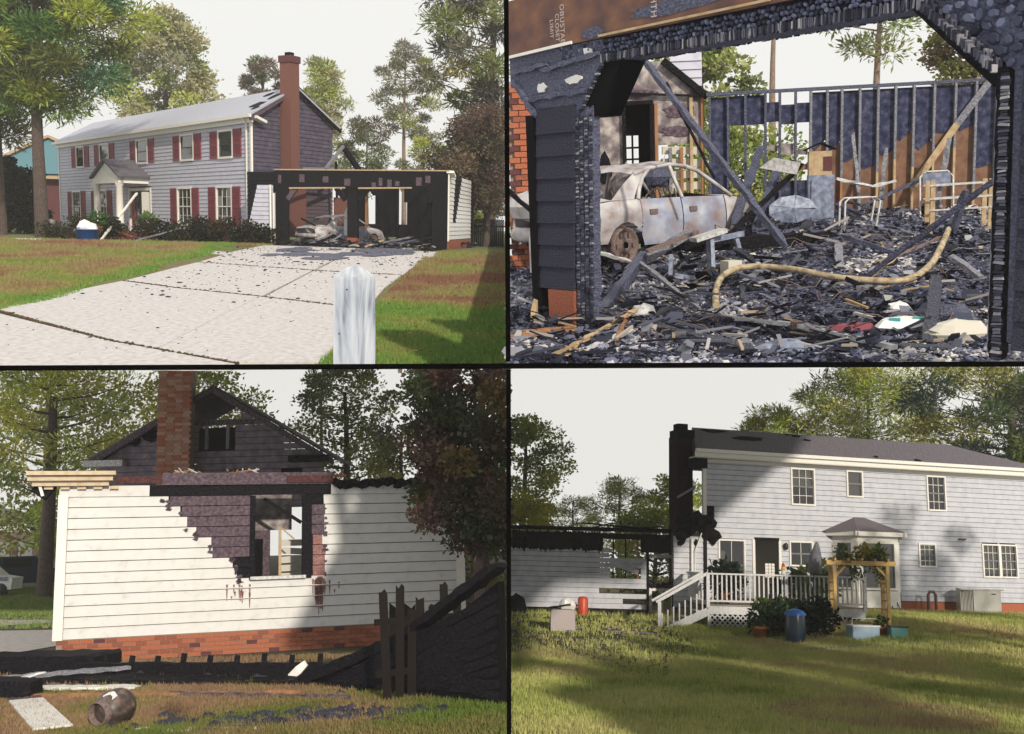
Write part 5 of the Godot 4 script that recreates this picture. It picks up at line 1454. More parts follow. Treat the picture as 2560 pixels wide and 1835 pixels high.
	var cab = thing(S0, "metal_cabinet", "blue-grey metal cabinet standing in the ash", "cabinet", v3(4.62, -0.86, -15.4), -0.2)
	box(cab, "cabinet_body", M.blue_metal, v3(0.36, 0.74, 0.3), v3(0, 0.37, 0))
	box(cab, "door", M.blue_metal, v3(0.28, 0.6, 0.02), v3(0.0, 0.38, 0.165))
	var ps = tool()
	for k in 9:
		var a = TAU * k / 9; var b = TAU * (k + 1) / 9
		tri(ps, v3(0, 0.02, 0.06), v3(cos(a) * 0.36, sin(a) * 0.2, rr(-0.03, 0.03)), v3(cos(b) * 0.36, sin(b) * 0.2, 0))
	var pn = thing(S0, "buckled_panel", "buckled round sheet of bluish metal leaning by the cabinet", "metal sheet", v3(4.1, -0.58, -15.0), 0.1)
	part(pn, "sheet", done(ps), M.blue_metal)
	var ws = tool()
	quad(ws, v3(-0.3, 0.0, 0), v3(-0.1, 0.14, 0.05), v3(0.3, 0.05, 0.03), v3(0.25, -0.12, 0))
	var wsh = thing(S0, "white_sheet", "curled white metal sheet beside the peaked box", "metal sheet", v3(4.05, 0.02, -15.5))
	part(wsh, "sheet", done(ws), M.galvanised)
	# tubular frames
	var fc = thing(S0, "folding_chair", "burned folding chair with blue metal back near the back wall", "chair", v3(6.3, -0.82, -15.4), -0.3)
	var ft = tool()
	tube(ft, [v3(-0.2, 0, 0.1), v3(-0.2, 0.6, -0.1), v3(-0.12, 0.68, -0.12), v3(0.18, 0.68, -0.12), v3(0.25, 0.6, -0.1), v3(0.25, 0.02, 0.1)], 0.014, 6)
	part(fc, "frame", done(ft), M.galvanised)
	box(fc, "backrest", M.blue_metal, v3(0.38, 0.2, 0.015), v3(0.03, 0.56, -0.1))
	box(fc, "seat", M.char, v3(0.36, 0.02, 0.3), v3(0.03, 0.3, 0.12))
	var wk = thing(S0, "tube_frame", "bent silver tube frame standing in front of the cabinet", "frame", v3(4.95, -0.92, -14.8), 0.1)
	for dz in [0.0, 0.18]:
		var wt = tool()
		tube(wt, [v3(-0.25, 0.02, dz), v3(-0.24, 0.42, dz), v3(-0.18, 0.47, dz), v3(0.2, 0.47, dz), v3(0.27, 0.42, dz), v3(0.2, 0.0, dz)], 0.014, 6)
		part(wk, "hoop", done(wt), M.galvanised)
	var rk = thing(S0, "wire_rack", "tan metal rack with thin rails standing by the far post", "rack", v3(6.15, -1.0, -14.2), -0.15)
	for x in [-0.35, 0.4]:
		for z in [0.0, -0.3]: box(rk, "leg", M.pale_wood, v3(0.06, 0.75, 0.03), v3(x, 0.37, z))
	for y in [0.35, 0.5, 0.68]: bar(rk, "rail", M.galvanised, v3(-0.4, y, 0.02), v3(0.45, y + 0.02, 0.02), 0.02, 0.02)
	for y in [0.5, 0.68]: bar(rk, "rail", M.galvanised, v3(-0.4, y, -0.3), v3(0.45, y + 0.02, -0.3), 0.02, 0.02)
	# scraps of bright things by the threshold
	var cu = thing(S0, "checked_cushion", "white cushion with teal diamonds half buried in ash", "cushion", v3(3.72, -1.56, -9.75), 0.4)
	var us = tool()
	lump(us, v3(0, 0.05, 0), v3(0.3, 0.08, 0.2), 10, 0.1)
	part(cu, "cover", done(us), M.white_plastic)
	for q in [[-0.12, 0.02], [0.05, -0.06], [0.1, 0.09]]: box(cu, "diamond", M.teal, v3(0.1, 0.02, 0.1), v3(q[0], 0.115, q[1]), Transform3D.IDENTITY, Basis(UP, PI / 4))
	var loose = [["cream_shell", "cream curved shell lying on the ash near the cushion", "white_plastic", [4.0, -1.5, -10.6], [0.14, 0.1, 0.12]], ["red_cloth", "dark red scorched cloth beside the cushion", "shutter_red", [3.3, -1.55, -9.9], [0.22, 0.06, 0.15]], ["paper_sheet", "pale crumpled paper sheet next to the far post", "blind", [3.95, -1.5, -9.1], [0.26, 0.12, 0.14]], ["dark_bundle", "dark blue bundle behind the checked cushion", "char_blue", [4.3, -1.48, -10.2], [0.28, 0.12, 0.2]], ["grey_cloth", "grey blue cloth heaped on the threshold by the rail", "blue_metal", [2.4, -1.55, -9.0], [0.3, 0.07, 0.2]], ["melted_bucket", "white melted lump beside the pale yellow lath", "galvanised", [1.45, -1.48, -11.2], [0.15, 0.1, 0.12]], ["coil_heap", "tangle of blackened wire beside the metal stand", "char", [3.35, -1.3, -13.0], [0.25, 0.12, 0.2]], ["black_drum", "black round machine behind the car roof", "char_blue", [2.45, -0.05, -17.0], [0.26, 0.2, 0.2]], ["tank_end", "scorched water heater end behind the car", "scorched_wall", [1.95, -0.15, -16.9], [0.25, 0.3, 0.2]]]
	for q in loose:
		var ls = tool()
		lump(ls, v3(q[3][0], q[3][1], q[3][2]), v3(q[4][0], q[4][1], q[4][2]), 10, 0.2)
		solid(S0, q[0], done(ls), M[q[2]], q[1], "debris")

func inside_trees():
	var haze = [[0.15, 0.19, 0.06], [0.20, 0.22, 0.08], [0.12, 0.14, 0.06]]
	tree("inside", "pine_tree", "pale thin pine beyond the back wall next to the gable corner", v3(10.2, -1.5, -40.0), 9.0, {"r": 0.16, "lo": 0.75, "spread": 1.8, "n": 10, "per": 70, "leaf": 0.22, "cols": haze, "top": "round", "clump": 0.3, "bark": "bark_pale"})
	tree("inside", "pine_tree", "pale thin pine beyond the middle of the back wall", v3(14.1, -1.5, -40.0), 9.0, {"r": 0.18, "lo": 0.6, "spread": 2.2, "n": 12, "per": 70, "leaf": 0.22, "cols": haze, "top": "round", "clump": 0.3, "bark": "bark_pale"})
	tree("inside", "leafy_tree", "pale leafy tree beyond the gable corner", v3(6.4, -1.5, -34.0), 5.6, {"r": 0.14, "lo": 0.4, "spread": 1.6, "n": 16, "per": 110, "leaf": 0.2, "cols": haze, "top": "round", "clump": 0.34})
	tree("inside", "ornamental_tree", "brownish leafy tree above the far end of the back wall", v3(11.9, -1.5, -27.0), 5.6, {"r": 0.14, "lo": 0.4, "spread": 1.5, "n": 24, "per": 180, "leaf": 0.14, "cols": [[0.14, 0.10, 0.07], [0.16, 0.16, 0.06], [0.2, 0.15, 0.11]], "top": "round", "clump": 0.34})
	tree("inside", "shrub_tree", "green tree glimpsed through the back doorway", v3(6.2, -1.5, -29.0), 2.6, {"r": 0.1, "lo": 0.1, "spread": 2.2, "n": 22, "per": 130, "leaf": 0.16, "cols": [[0.14, 0.17, 0.05], [0.26, 0.27, 0.09]], "top": "round", "clump": 0.34})

# ======== the garage's end wall, seen from the neighbour's side
func side_ground(x, d) -> float: return -2.05 + 0.25 * soft(24.0, 44.0, d) * soft(-14.0, -20.0, x)

func side_view():
	var gy = side_ground
	ground("side", "yard", terrain("side", gy, -0.62, -0.0042, 150.0, -0.42, 40, 40), M.dark_soil)
	ground("side", "driveway", sheet_of([[-10.2, -20.4], [-16.5, -23.0], [-17.5, -27.5], [-11.8, -27.0], [-9.5, -24.0]], 0.02, gy), M.concrete)
	ground("side", "path", sheet_of([[-14.0, -28.8], [-17.5, -31.2], [-18.5, -34.0], [-15.0, -31.0], [-11.5, -30.0]], 0.03, gy), M.concrete)
	ground("side", "street", sheet_of([[-30, -52], [-12, -50], [-12, -58], [-34, -60]], 0.03, gy), M.concrete)
	var nz = FastNoiseLite.new()
	nz.frequency = 0.35
	var spots = []
	var dry = [[0.26, 0.16, 0.10], [0.30, 0.20, 0.11], [0.20, 0.17, 0.06], [0.14, 0.16, 0.04], [0.12, 0.17, 0.035]]
	for k in 26000:
		var d = 11.4 * pow(19.5 / 11.4, rng.randf())
		var x = rr(-0.52, -0.005) * d
		if d > 15.8 and x < -0.4 and d < 19 and rng.randf() < 0.85: continue
		var p = v3(x, side_ground(x, d), -d)
		if not within("side", p): continue
		var g = 0.3 + nz.get_noise_2d(x, d) * 0.9 + soft(-4.5, -1.0, x) * 0.45
		spots.append([Transform3D(Basis(UP, rr(0, 6)) * Basis.from_scale(v3(1, rr(0.5, 1.3), 1)), p), mixed(dry, g + rr(-0.15, 0.15))])
	var TUFT = tuft_mesh(8, 0.07, 0.008, 0.1)
	scatter("side", "dry_grass", "dry brown and green grass in front of the end wall", TUFT, M.grass, spots)
	spots = []
	for k in 9000:
		var d = 26.0 * pow(58.0 / 26.0, rng.randf())
		var x = rr(-0.52, -0.36) * d
		if d < 28 or (d > 28 and d < 33.5 and rng.randf() < 0.7) or d > 50: continue
		spots.append([Transform3D(Basis(UP, rr(0, 6)) * Basis.from_scale(v3(2, 1.3, 2)), v3(x, side_ground(x, d), -d)), mixed([[0.20, 0.22, 0.07], [0.16, 0.26, 0.06], [0.26, 0.30, 0.10]], rng.randf())])
	scatter("side", "far_lawn", "bright sunlit lawn beyond the end wall towards the street", TUFT, M.grass, spots)
	end_wall()
	far_gable()
	side_things()
	side_trees()

func end_wall():
	var base = v3(-8.37, -2.05, -19.2)
	var t = thing("side", "garage_end_wall", "white clapboard garage end wall burned black round its window", "wall", base)
	var F = frame(v3(7.26, 0, -2.5), v3(0, 0.41, 0))
	var L = 7.68
	var left = [[0.95, 3.25], [1.15, 3.18], [1.37, 3.1], [1.58, 2.7], [1.78, 2.44], [2.0, 2.25], [2.19, 2.15], [2.39, 1.93], [2.54, 1.81]]
	var at_left = func(v):
		for q in left:
			if v < q[0] + 0.1: return q[1]
		return 1.81
	siding(t, F, 0.0, 0.197, 13, 0.16, L - 0.13, [[3.44, 0.95, 4.48, 2.6]], func(a, b, v, k):
		var c: float = v + 0.1
		if c < 1.0: return [[a, b, M.white_paint]]
		if b < 3.6:
			var x: float = at_left.call(c)
			return [[a, x + rr(-0.03, 0.03), M.white_paint], [x, b, M.scorched if c > 1.3 else M.char]]
		var e = 4.82 + rr(-0.03, 0.05)
		if c < 1.75: return [[a, 4.62, M.char], [4.62, e, M.scorch_red], [e, b, M.white_paint]]
		return [[a, e, M.scorched if rng.randf() < 0.5 else M.char], [e, b, M.white_paint]])
	for k in 46:                                   # blistered soot reaching past the burned boards
		var q = left[rng.randi() % left.size()]
		var c = Vector2(q[1] - 0.02, q[0] + rr(-0.09, 0.09)) if k < 34 else Vector2(4.86, rr(1.0, 2.5))
		var pts = []
		var r = rr(0.02, 0.07)
		for j in 11: pts.append(c + Vector2(cos(TAU * j / 11) * r * rr(0.5, 1.4), sin(TAU * j / 11) * rr(0.012, 0.05)))
		var bs = tool()
		prism(bs, pts, 0.02, 0.033)
		part(t, "soot_blister", done(bs), M.scorched, F)
	box(t, "wall_core", M.char, v3(3.4, 2.6, 0.08), v3(1.75, 1.3, -0.12), F)
	box(t, "wall_core", M.char, v3(3.1, 2.6, 0.08), v3(6.1, 1.3, -0.12), F)
	box(t, "wall_core", M.char, v3(1.1, 0.95, 0.08), v3(3.98, 0.475, -0.121), F)
	for x in [0.07, L - 0.06]: box(t, "corner_board", M.white_trim, v3(0.17, 2.6, 0.07), v3(x, 1.3, 0.02), F)
	# frieze in charred and painted lengths
	for q in [[0.0, 1.56, "white_paint"], [1.56, 4.97, "char"], [4.97, L - 0.1, "white_paint"]]: box(t, "frieze_board", M[q[2]], v3(q[1] - q[0], 0.2, 0.04), v3((q[0] + q[1]) / 2, 2.665, 0.02), F)
	# boxed cornice with blocks, surviving at the street end
	box(t, "cornice", M.cornice, v3(1.5, 0.07, 0.5), v3(0.22, 2.98, 0.22), F)
	box(t, "cornice", M.cornice, v3(1.44, 0.09, 0.36), v3(0.2, 2.895, 0.17), F)
	box(t, "cornice", M.cornice, v3(1.3, 0.09, 0.22), v3(0.2, 2.805, 0.12), F)
	for k in 5: box(t, "cornice_block", M.cornice, v3(0.15, 0.055, 0.1), v3(-0.18 + k * 0.28, 2.73, 0.09), F)
	box(t, "cornice_end", M.char, v3(0.3, 0.3, 0.3), v3(-0.28, 2.72, -0.1), F, Basis(Vector3.BACK, -0.6))
	box(t, "cornice_end", M.white_trim, v3(0.05, 0.35, 0.14), v3(-0.32, 2.75, 0.1), F, Basis(Vector3.BACK, 0.3))
	# burned roof edge
	box(t, "roof_beam", M.scorch_dark, v3(0.84, 0.13, 0.1), v3(1.38, 2.87, 0.0), F)
	box(t, "roof_beam", M.scorched, v3(3.2, 0.23, 0.14), v3(3.39, 2.88, 0.03), F)
	box(t, "roof_beam", M.raw_wood, v3(0.45, 0.05, 0.1), v3(5.05, 2.93, 0.0), F)
	box(t, "roof_beam", M.scorch_dark, v3(0.9, 0.14, 0.1), v3(4.55, 2.86, 0.09), F)
	for q in [[1.8, 2.6], [2.9, 3.6]]:
		for k in 10:
			bar(t, "splinter", [M.char, M.galvanised, M.raw_wood][rng.randi() % 3], v3(rr(q[0], q[1]), 2.98, 0), v3(rr(q[0], q[1]), 3.0 + rr(0.02, 0.09), rr(-0.1, 0.1)), 0.02, 0.02, F)
	var re = tool()
	for k in 24: lump(re, v3(5.05 + k * 0.105, 2.77 + rr(-0.04, 0.05), 0.05), v3(0.11, 0.075, 0.14), 7, 0.4)
	part(t, "charred_roof_edge", done(re), M.char, F)
	for q in [[6.0, 0.05], [6.4, 0.04], [6.95, 0.14]]: box(t, "bent_flashing", M.galvanised, v3(q[1], 0.035, 0.05), v3(q[0], 2.67, 0.12), F)
	# window opening
	for x in [3.46, 4.5]: box(t, "window_jamb", M.char, v3(0.1 if x < 4 else 0.18, 1.6, 0.12), v3(x, 1.75, 0.0), F)
	box(t, "window_sill", M.galvanised, v3(1.05, 0.06, 0.16), v3(3.95, 0.98, 0.04), F)
	bar(t, "fallen_rafter", M.char, v3(3.7, 2.5, -0.3), v3(4.42, 2.02, -0.2), 0.06, 0.07, F)
	box(t, "window_post", M.pale_wood, v3(0.05, 0.9, 0.05), v3(4.02, 1.45, -0.3), F)
	bar(t, "broken_mullion", M.pale_wood, v3(4.05, 1.92, -0.3), v3(4.3, 1.7, -0.3), 0.03, 0.03, F)
	box(t, "inner_wall", M.scorched_wall, v3(1.0, 0.8, 0.06), v3(3.9, 2.3, -1.6), F)
	box(t, "inner_wall", M.scorched, v3(0.7, 1.2, 0.06), v3(3.6, 1.3, -1.5), F)
	box(t, "inner_wall", M.soot, v3(0.35, 0.75, 0.06), v3(3.62, 1.35, -1.4), F)
	for k in 5: box(t, "insulation_batt", M.blind, v3(0.55, 0.13, 0.1), v3(4.4, 0.95 + k * 0.17, -1.4), F, Basis(Vector3.BACK, rr(-0.1, 0.1)))
	# runs of soot and rust below the window
	for k in 54:
		var near = rng.randf() < 0.7
		var x = (4.74 + rng.randfn() * 0.05) if near else ([3.05, 3.3, 5.0, 3.2][rng.randi() % 4] + rng.randfn() * 0.06)
		var h = rr(0.08, 0.5) * (1.0 if near else 0.6)
		var st = tool()
		var v = (0.98 if near else 0.9) - rr(0.0, 0.25)
		prism(st, [Vector2(x - 0.018, v), Vector2(x + 0.02, v), Vector2(x + 0.008, v - h), Vector2(x - 0.004, v - h)], 0.026, 0.0275)
		part(t, "soot_run", done(st), M.scorch_red, F)
	# brick footing
	box(t, "footing", M.mortar, v3(6.6, 0.44, 0.1), v3(3.35, -0.2, -0.045), F)
	for r in 5:
		for k in 32:
			var x = 0.15 + k * 0.208 + (0.1 if r % 2 else 0.0)
			box(t, "brick", M.brick_dark if rng.randf() < 0.09 else [M.brick, M.brick_orange, M.brick_orange][rng.randi() % 3], v3(0.195, 0.071, 0.05), v3(x, -0.042 - r * 0.082, 0.0 + rr(-0.004, 0.004)), F)

func far_gable():
	var base = v3(-7.8, -2.05, -27.0)
	var t = thing("side", "gable_end", "charred gable end of the house with red brick chimney above the garage", "house", base)
	var F = Transform3D(Basis.IDENTITY, v3(7.8, 2.05, 0))
	var top = 3.9
	var rake = func(v): return (v - 2.2) / (top - 2.2)
	siding(t, F, 0.9, 0.165, 18, func(v): return -10.75 if v < 2.2 else lerpf(-10.75, -7.83, rake.call(v)), func(v): return -5.0 if v < 2.2 else lerpf(-5.0, -7.83, rake.call(v)), [[-8.2, 2.45, -7.25, 3.08], [-8.25, 3.15, -7.1, 4.2], [-6.05, 1.6, -5.5, 1.83]], func(a, b, v, _k): return [[a, b, M.gable_soot]])
	for q in [[-10.7, -9.2], [-8.25, -5.05]]: box(t, "wall_core", M.soot, v3(q[1] - q[0], 1.4, 0.06), v3((q[0] + q[1]) / 2, 1.6, -0.2), F)
	box(t, "dark_attic_sheet", M.soot, v3(2.6, 0.9, 0.05), v3(-7.6, 2.7, -1.4), F)  # upright near-black sheet standing for the darkness inside the attic
	for x in [-8.0, -7.45]: box(t, "stud", M.grey_wood, v3(0.08, 0.66, 0.08), v3(x, 2.77, -0.02), F)
	box(t, "gable_beam", M.scorched, v3(1.6, 0.12, 0.08), v3(-7.6, 3.13, 0.02), F)
	for s in [[-11.0, 2.1, -7.83, 3.98], [-4.7, 2.02, -7.83, 3.98]]: bar(t, "rake_board", M.scorched, v3(s[0], s[1], 0.12), v3(s[2], s[3], 0.12), 0.3, 0.14, F)
	for s in [[-11.1, 2.2, -7.83, 4.08], [-4.6, 2.1, -7.83, 4.08]]: bar(t, "roof_edge", M.roof_dark, v3(s[0], s[1], -1.5), v3(s[2], s[3], -1.5), 3.2, 0.05, F)
	for q in [[-10.55, "galvanised"], [-5.3, "char"]]: box(t, "eave_return", M[q[1]], v3(1.0, 0.16, 0.4), v3(q[0], 2.12, 0.15), F)
	for k in 9:
		var st = tool()
		lump(st, v3(rr(-9.9, -9.2), rr(2.6, 2.95), 0.05), v3(0.16, 0.1, 0.08), 7, 0.4)
		part(t, "burned_hole", done(st), M.soot, F)
	box(t, "small_window", M.soot, v3(0.55, 0.22, 0.05), v3(-5.78, 1.72, -0.05), F)
	# chimney
	var ch = box(t, "chimney", M.mortar, v3(0.80, 3.62, 0.5), v3(-8.70, 2.77, 0.3), F)
	for r in 44:
		for k in 4:
			var x = -9.11 + 0.11 + k * 0.207 + (0.0 if r % 2 else 0.04)
			if 1.25 + r * 0.075 > 4.46: continue
			box(t, "brick", [M.brick_orange, M.brick_pink, M.brick_pink, M.brick_pale, M.brick_pale][rng.randi() % 5], v3(0.198, 0.066, 0.06), v3(x, 1.25 + r * 0.075, 0.545 + rr(-0.004, 0.004)), F)

func side_things():
	# fallen wall section: charred plate with stud stubs
	var w = thing("side", "fallen_wall_section", "long black burned wall section lying along the brick footing", "wall section", v3(-5.0, -2.05, -17.3))
	var a = v3(-3.4, 0.06, -0.5); var b = v3(2.3, 0.08, 1.15)
	var st = tool()
	rough_bar(st, a, b, 0.1, 0.3, 0.2, 0.02)
	part(w, "plate", done(st), M.char)
	st = tool()
	rough_bar(st, a + v3(0, -0.03, 0.6), b + v3(0, -0.04, 0.5), 0.7, 0.06, 0.25, 0.03)
	part(w, "sheathing", done(st), M.char)
	for k in 9: bar(w, "stud_stub", M.char, a.lerp(b, 0.3 + k * 0.08), a.lerp(b, 0.3 + k * 0.08) + v3(0.02, 0.24 + rr(0, 0.06), -0.05), 0.07, 0.07)
	var B = [
		["torn black roofing felt heaped by the street end of the footing", "char", [-9.6, -1.9, -18.6], [-6.9, -1.85, -18.0], 1.0, 0.22],
		["grey rail lying on the black felt", "grey_wood", [-8.0, -1.93, -16.4], [-5.6, -1.9, -17.4], 0.09, 0.06],
		["white painted board lying on the grass by the felt", "white_trim", [-7.3, -1.99, -15.7], [-5.5, -2.0, -15.5], 0.26, 0.04],
		["brown scorched batten lying along the grass", "raw_wood", [-7.2, -2.0, -14.9], [-4.0, -2.01, -14.7], 0.08, 0.05],
		["dark batten with pale end in the grass", "scorched", [-4.9, -2.0, -14.8], [-2.2, -2.01, -14.0], 0.06, 0.05],
		["black crumpled gutter end on the grass near the white board", "char", [-8.2, -1.85, -14.9], [-6.7, -1.88, -14.9], 0.5, 0.2],
		["pale bent metal edge beside the crumpled gutter", "galvanised", [-7.6, -1.92, -14.9], [-6.7, -1.72, -15.2], 0.1, 0.03],
		["thick black beam leaning from the ground up to the fence", "char", [-3.15, -1.98, -15.5], [-1.5, -1.28, -14.3], 0.15, 0.15],
		["burned roof edge rising above the picket fence", "char", [-1.55, -1.3, -14.35], [-0.2, -0.34, -13.0], 0.25, 0.1],
		["white strip of trim lying before the footing", "white_trim", [-2.55, -1.98, -17.2], [-0.95, -1.94, -17.3], 0.08, 0.05],
		["grey strip of trim on the ash near the footing", "grey_wood", [-4.0, -1.98, -16.9], [-2.9, -1.97, -17.1], 0.07, 0.04],
		["pale pink board scrap beside the leaning black beam", "blind", [-2.9, -2.0, -16.0], [-2.3, -2.0, -16.1], 0.14, 0.03],
		["orange wood scrap on the black ground", "raw_wood", [-3.45, -1.99, -14.6], [-2.95, -1.99, -14.5], 0.1, 0.05],
		["short white scrap of trim standing in the debris", "white_trim", [-3.45, -2.0, -16.1], [-3.2, -1.8, -16.1], 0.06, 0.12],
		["dark rib lying across the light soil near the fence", "char", [-2.7, -1.98, -16.8], [-1.9, -1.98, -15.9], 0.06, 0.05]]
	for q in B: burnt("side", "debris_piece", q[0], "debris", M[q[1]], v3(q[2][0], q[2][1], q[2][2]), v3(q[3][0], q[3][1], q[3][2]), q[4], q[5], "burned pieces lying by the end wall")
	var wb = thing("side", "white_plank", "flat white plank lying on the dry grass near the cylinder", "plank", v3(-6.05, -2.0, -13.5), -1.03)
	box(wb, "panel", M.white_trim, v3(2.9, 0.025, 0.42), Vector3.ZERO)
	box(wb, "burned_end", M.scorched, v3(0.28, 0.026, 0.42), v3(-1.33, 0.001, 0.0))
	# propane cylinder lying with its open foot ring towards the viewer
	var tk = thing("side", "gas_cylinder", "round soot-blackened gas cylinder lying on the dry grass", "gas cylinder", v3(-4.72, -1.84, -12.55))
	var T = Transform3D(Basis(Vector3.RIGHT, 1.72) * Basis(Vector3.BACK, 0.4), Vector3.ZERO)
	var ts = tool()
	lathe(ts, [[0.0, -0.22], [0.09, -0.215], [0.16, -0.18], [0.2, -0.1], [0.205, 0.0], [0.2, 0.08], [0.16, 0.17], [0.1, 0.21], [0.0, 0.22]], 28, T)
	part(tk, "shell", done(ts), M.tank)
	ts = tool()
	lathe(ts, [[0.135, 0.15], [0.135, 0.28], [0.125, 0.28], [0.125, 0.15]], 28, T)
	part(tk, "foot_ring", done(ts), M.rust_dark)
	ts = tool()
	lathe(ts, [[0.0, -0.3], [0.03, -0.3], [0.03, -0.2]], 12, T)
	part(tk, "valve", done(ts), M.rust_dark)
	var ls = tool()
	var lp = []
	for j in 10: lp.append(Vector2(cos(TAU * j / 10) * 0.075 * rr(0.7, 1.2), sin(TAU * j / 10) * 0.07 * rr(0.7, 1.2)))
	prism(ls, lp, 0.0, 0.006)
	part(tk, "paint_patch", done(ls), M.white_paint, Transform3D(Basis(Vector3.RIGHT, -0.75), v3(0.0, 0.148, 0.148)))
	# heaps of wet charcoal on the grass
	var C = [[-3.0, -12.6, 1.3, 0.55, 26, "wide heap of wet blue-black charcoal on the grass"], [-1.9, -12.9, 0.9, 0.25, 14, "narrow charcoal streak trailing into the grass"], [-5.7, -17.3, 1.2, 0.5, 16, "charcoal heap beside the white painted board"], [-3.0, -16.9, 1.7, 0.7, 24, "black charcoal bank under the leaning beam"], [-1.3, -15.6, 1.0, 1.1, 30, "black charcoal mass at the foot of the picket fence"]]
	for q in C:
		var cs = tool()
		for k in q[4] * 5:
			var p = v3(q[0] + rng.randfn() * q[2] * 0.5, -2.05, -(-q[1]) + rng.randfn() * q[3] * 0.5)
			if within("side", p + v3(0.25, 0.2, 0)): lump(cs, p, v3(rr(0.03, 0.17), rr(0.02, 0.08), rr(0.03, 0.13)), 6, 0.4)
		solid("side", "charcoal_heap", done(cs), M.coal, q[5], "charcoal heap", "charcoal heaps in the side yard")
	var ps = tool()
	for k in 14: lump(ps, v3(-3.75 + rng.randfn() * 0.3, -2.05, -12.15 + rng.randfn() * 0.12), v3(0.16, 0.025, 0.1), 8, 0.3)
	solid("side", "plaster_scrap", done(ps), M.white_paint, "broken white plaster scraps lying by the charcoal heap", "plaster")
	var rp = tool()
	prism(rp, [Vector2(0, 0.05), Vector2(2.25, 0.62), Vector2(3.72, 1.5), Vector2(3.72, 0.0), Vector2(0.6, 0.0)], -0.06, 0.06, frame(v3(2.98, 0, 2.4), v3(-3.1, -2.05, -15.6)))
	var rpt = thing("side", "shadow_panel", "added black plank panel standing for deep shadow under the leaning beam", "shadow panel", v3(-3.1, -2.05, -15.6))  # added: deep shadow below the beam, given shape as a black panel
	var RF = frame(v3(2.98, 0, 2.4), Vector3.ZERO)
	part(rpt, "sheathing", done(rp), M.soot, RF * frame(v3(2.98, 0, 2.4), v3(-3.1, -2.05, -15.6)).affine_inverse())
	for i in 9:
		var ps9 = tool()
		rough_bar(ps9, v3(0.5 + 0.33 * i, 0.02 + 0.02 * i, 0.075), v3(3.7, 1.32 - i * 0.15, 0.075), 0.03, 0.12 + rr(-0.02, 0.02), 0.25, 0.012)
		part(rpt, "plank", done(ps9), M.char, RF)
	# picket fence; near-black pickets carry the shade under the beam
	var f = thing("side", "picket_fence", "dark broken picket fence under the leaning beam", "fence", v3(-0.95, -2.05, -14.1))
	for k in 13:
		var p = v3(-0.75 + k * 0.14, 0, 0.3 - k * 0.13)
		var h = 1.35 + rr(-0.25, 0.15)
		if not within("side", v3(-0.95, -2.05, -14.1) + p + v3(0.08, h, 0)): continue
		var fs = tool()
		prism(fs, [Vector2(-0.055, 0), Vector2(0.055, 0), Vector2(0.055, h - 0.06), Vector2(0.02, h + rr(-0.08, 0.02)), Vector2(-0.02, h - rr(0, 0.1)), Vector2(-0.055, h - 0.04)], -0.012, 0.012, Transform3D(Basis(Vector3.BACK, rr(-0.06, 0.06)), p))
		part(f, "picket", done(fs), M.dark_picket)
	for y in [0.35, 1.0]: bar(f, "fence_rail", M.dark_picket, v3(-0.9, y, 0.35), v3(0.62, y, -0.9), 0.05, 0.08)
	for q in [[-2.05, -17.6, "first"], [-1.78, -17.4, "second"]]:
		var pk = tool()
		prism(pk, [Vector2(-0.09, 0), Vector2(0.09, 0), Vector2(0.1, 1.0), Vector2(0.03, 0.93), Vector2(-0.08, 1.02)], -0.02, 0.02, Transform3D(Basis.IDENTITY, v3(q[0], -2.05, q[1])))
		solid("side", "broken_paling", done(pk), M.dark_picket, "broken dark paling standing against the white clapboards, %s from the window" % q[2], "paling", "broken palings at the end wall")
	var gs = tool()
	tube(gs, [v3(-0.95, -2.05, -22.5), v3(-0.95, 0.3, -22.5)], 0.05, 8)
	solid("side", "utility_pipe", done(gs), M.bark_pale, "thin pale pole behind the corner of the end wall", "pole")
	# street beyond: parked cars and a pink house
	var sv = thing("side", "parked_van", "dark parked four-wheel-drive van beyond the pine trunk", "van", v3(-21.6, -1.8, -46.5), 0.5)
	var vs = tool()
	prism(vs, [Vector2(-1.2, 0.35), Vector2(1.2, 0.35), Vector2(1.2, 0.95), Vector2(0.6, 1.0), Vector2(0.35, 1.5), Vector2(-1.1, 1.5), Vector2(-1.25, 0.95)], -0.6, 0.6)
	part(sv, "body", done(vs), M.navy)
	for z in [-0.61, 0.61]: box(sv, "side_window", M.glass, v3(1.1, 0.36, 0.02), v3(-0.4, 1.22, z))
	for x in [-0.75, 0.75]:
		for z in [-0.55, 0.55]:
			var ws = tool()
			lathe(ws, [[0.0, -0.09], [0.3, -0.09], [0.3, 0.09], [0.0, 0.09]], 14, Transform3D(Basis(Vector3.RIGHT, PI / 2), v3(x, 0.3, z)))
			part(sv, "wheel", done(ws), M.black_metal)
	var pv = thing("side", "parked_pickup", "white and blue parked car at the kerb", "car", v3(-20.9, -1.85, -42.2), 0.1)
	vs = tool()
	prism(vs, [Vector2(-1.6, 0.3), Vector2(0.9, 0.3), Vector2(0.95, 0.75), Vector2(0.4, 0.85), Vector2(0.0, 1.2), Vector2(-1.2, 1.25), Vector2(-1.6, 0.85)], -0.6, 0.6)
	part(pv, "body", done(vs), M.white_plastic)
	box(pv, "stripe", M.blue_metal, v3(2.3, 0.16, 0.02), v3(-0.35, 0.72, 0.62))
	box(pv, "side_window", M.glass, v3(1.0, 0.26, 0.02), v3(-0.6, 1.0, 0.62))
	for x in [-1.1, 0.5]:
		var ws = tool()
		lathe(ws, [[0.0, -0.09], [0.28, -0.09], [0.28, 0.09], [0.0, 0.09]], 14, Transform3D(Basis(Vector3.RIGHT, PI / 2), v3(x, 0.28, 0.56)))
		part(pv, "wheel", done(ws), M.black_metal)
	var nh = thing("side", "pink_house", "pale pink house across the street behind the parked cars", "house", v3(-39.5, -1.9, -80.0), 0.1)
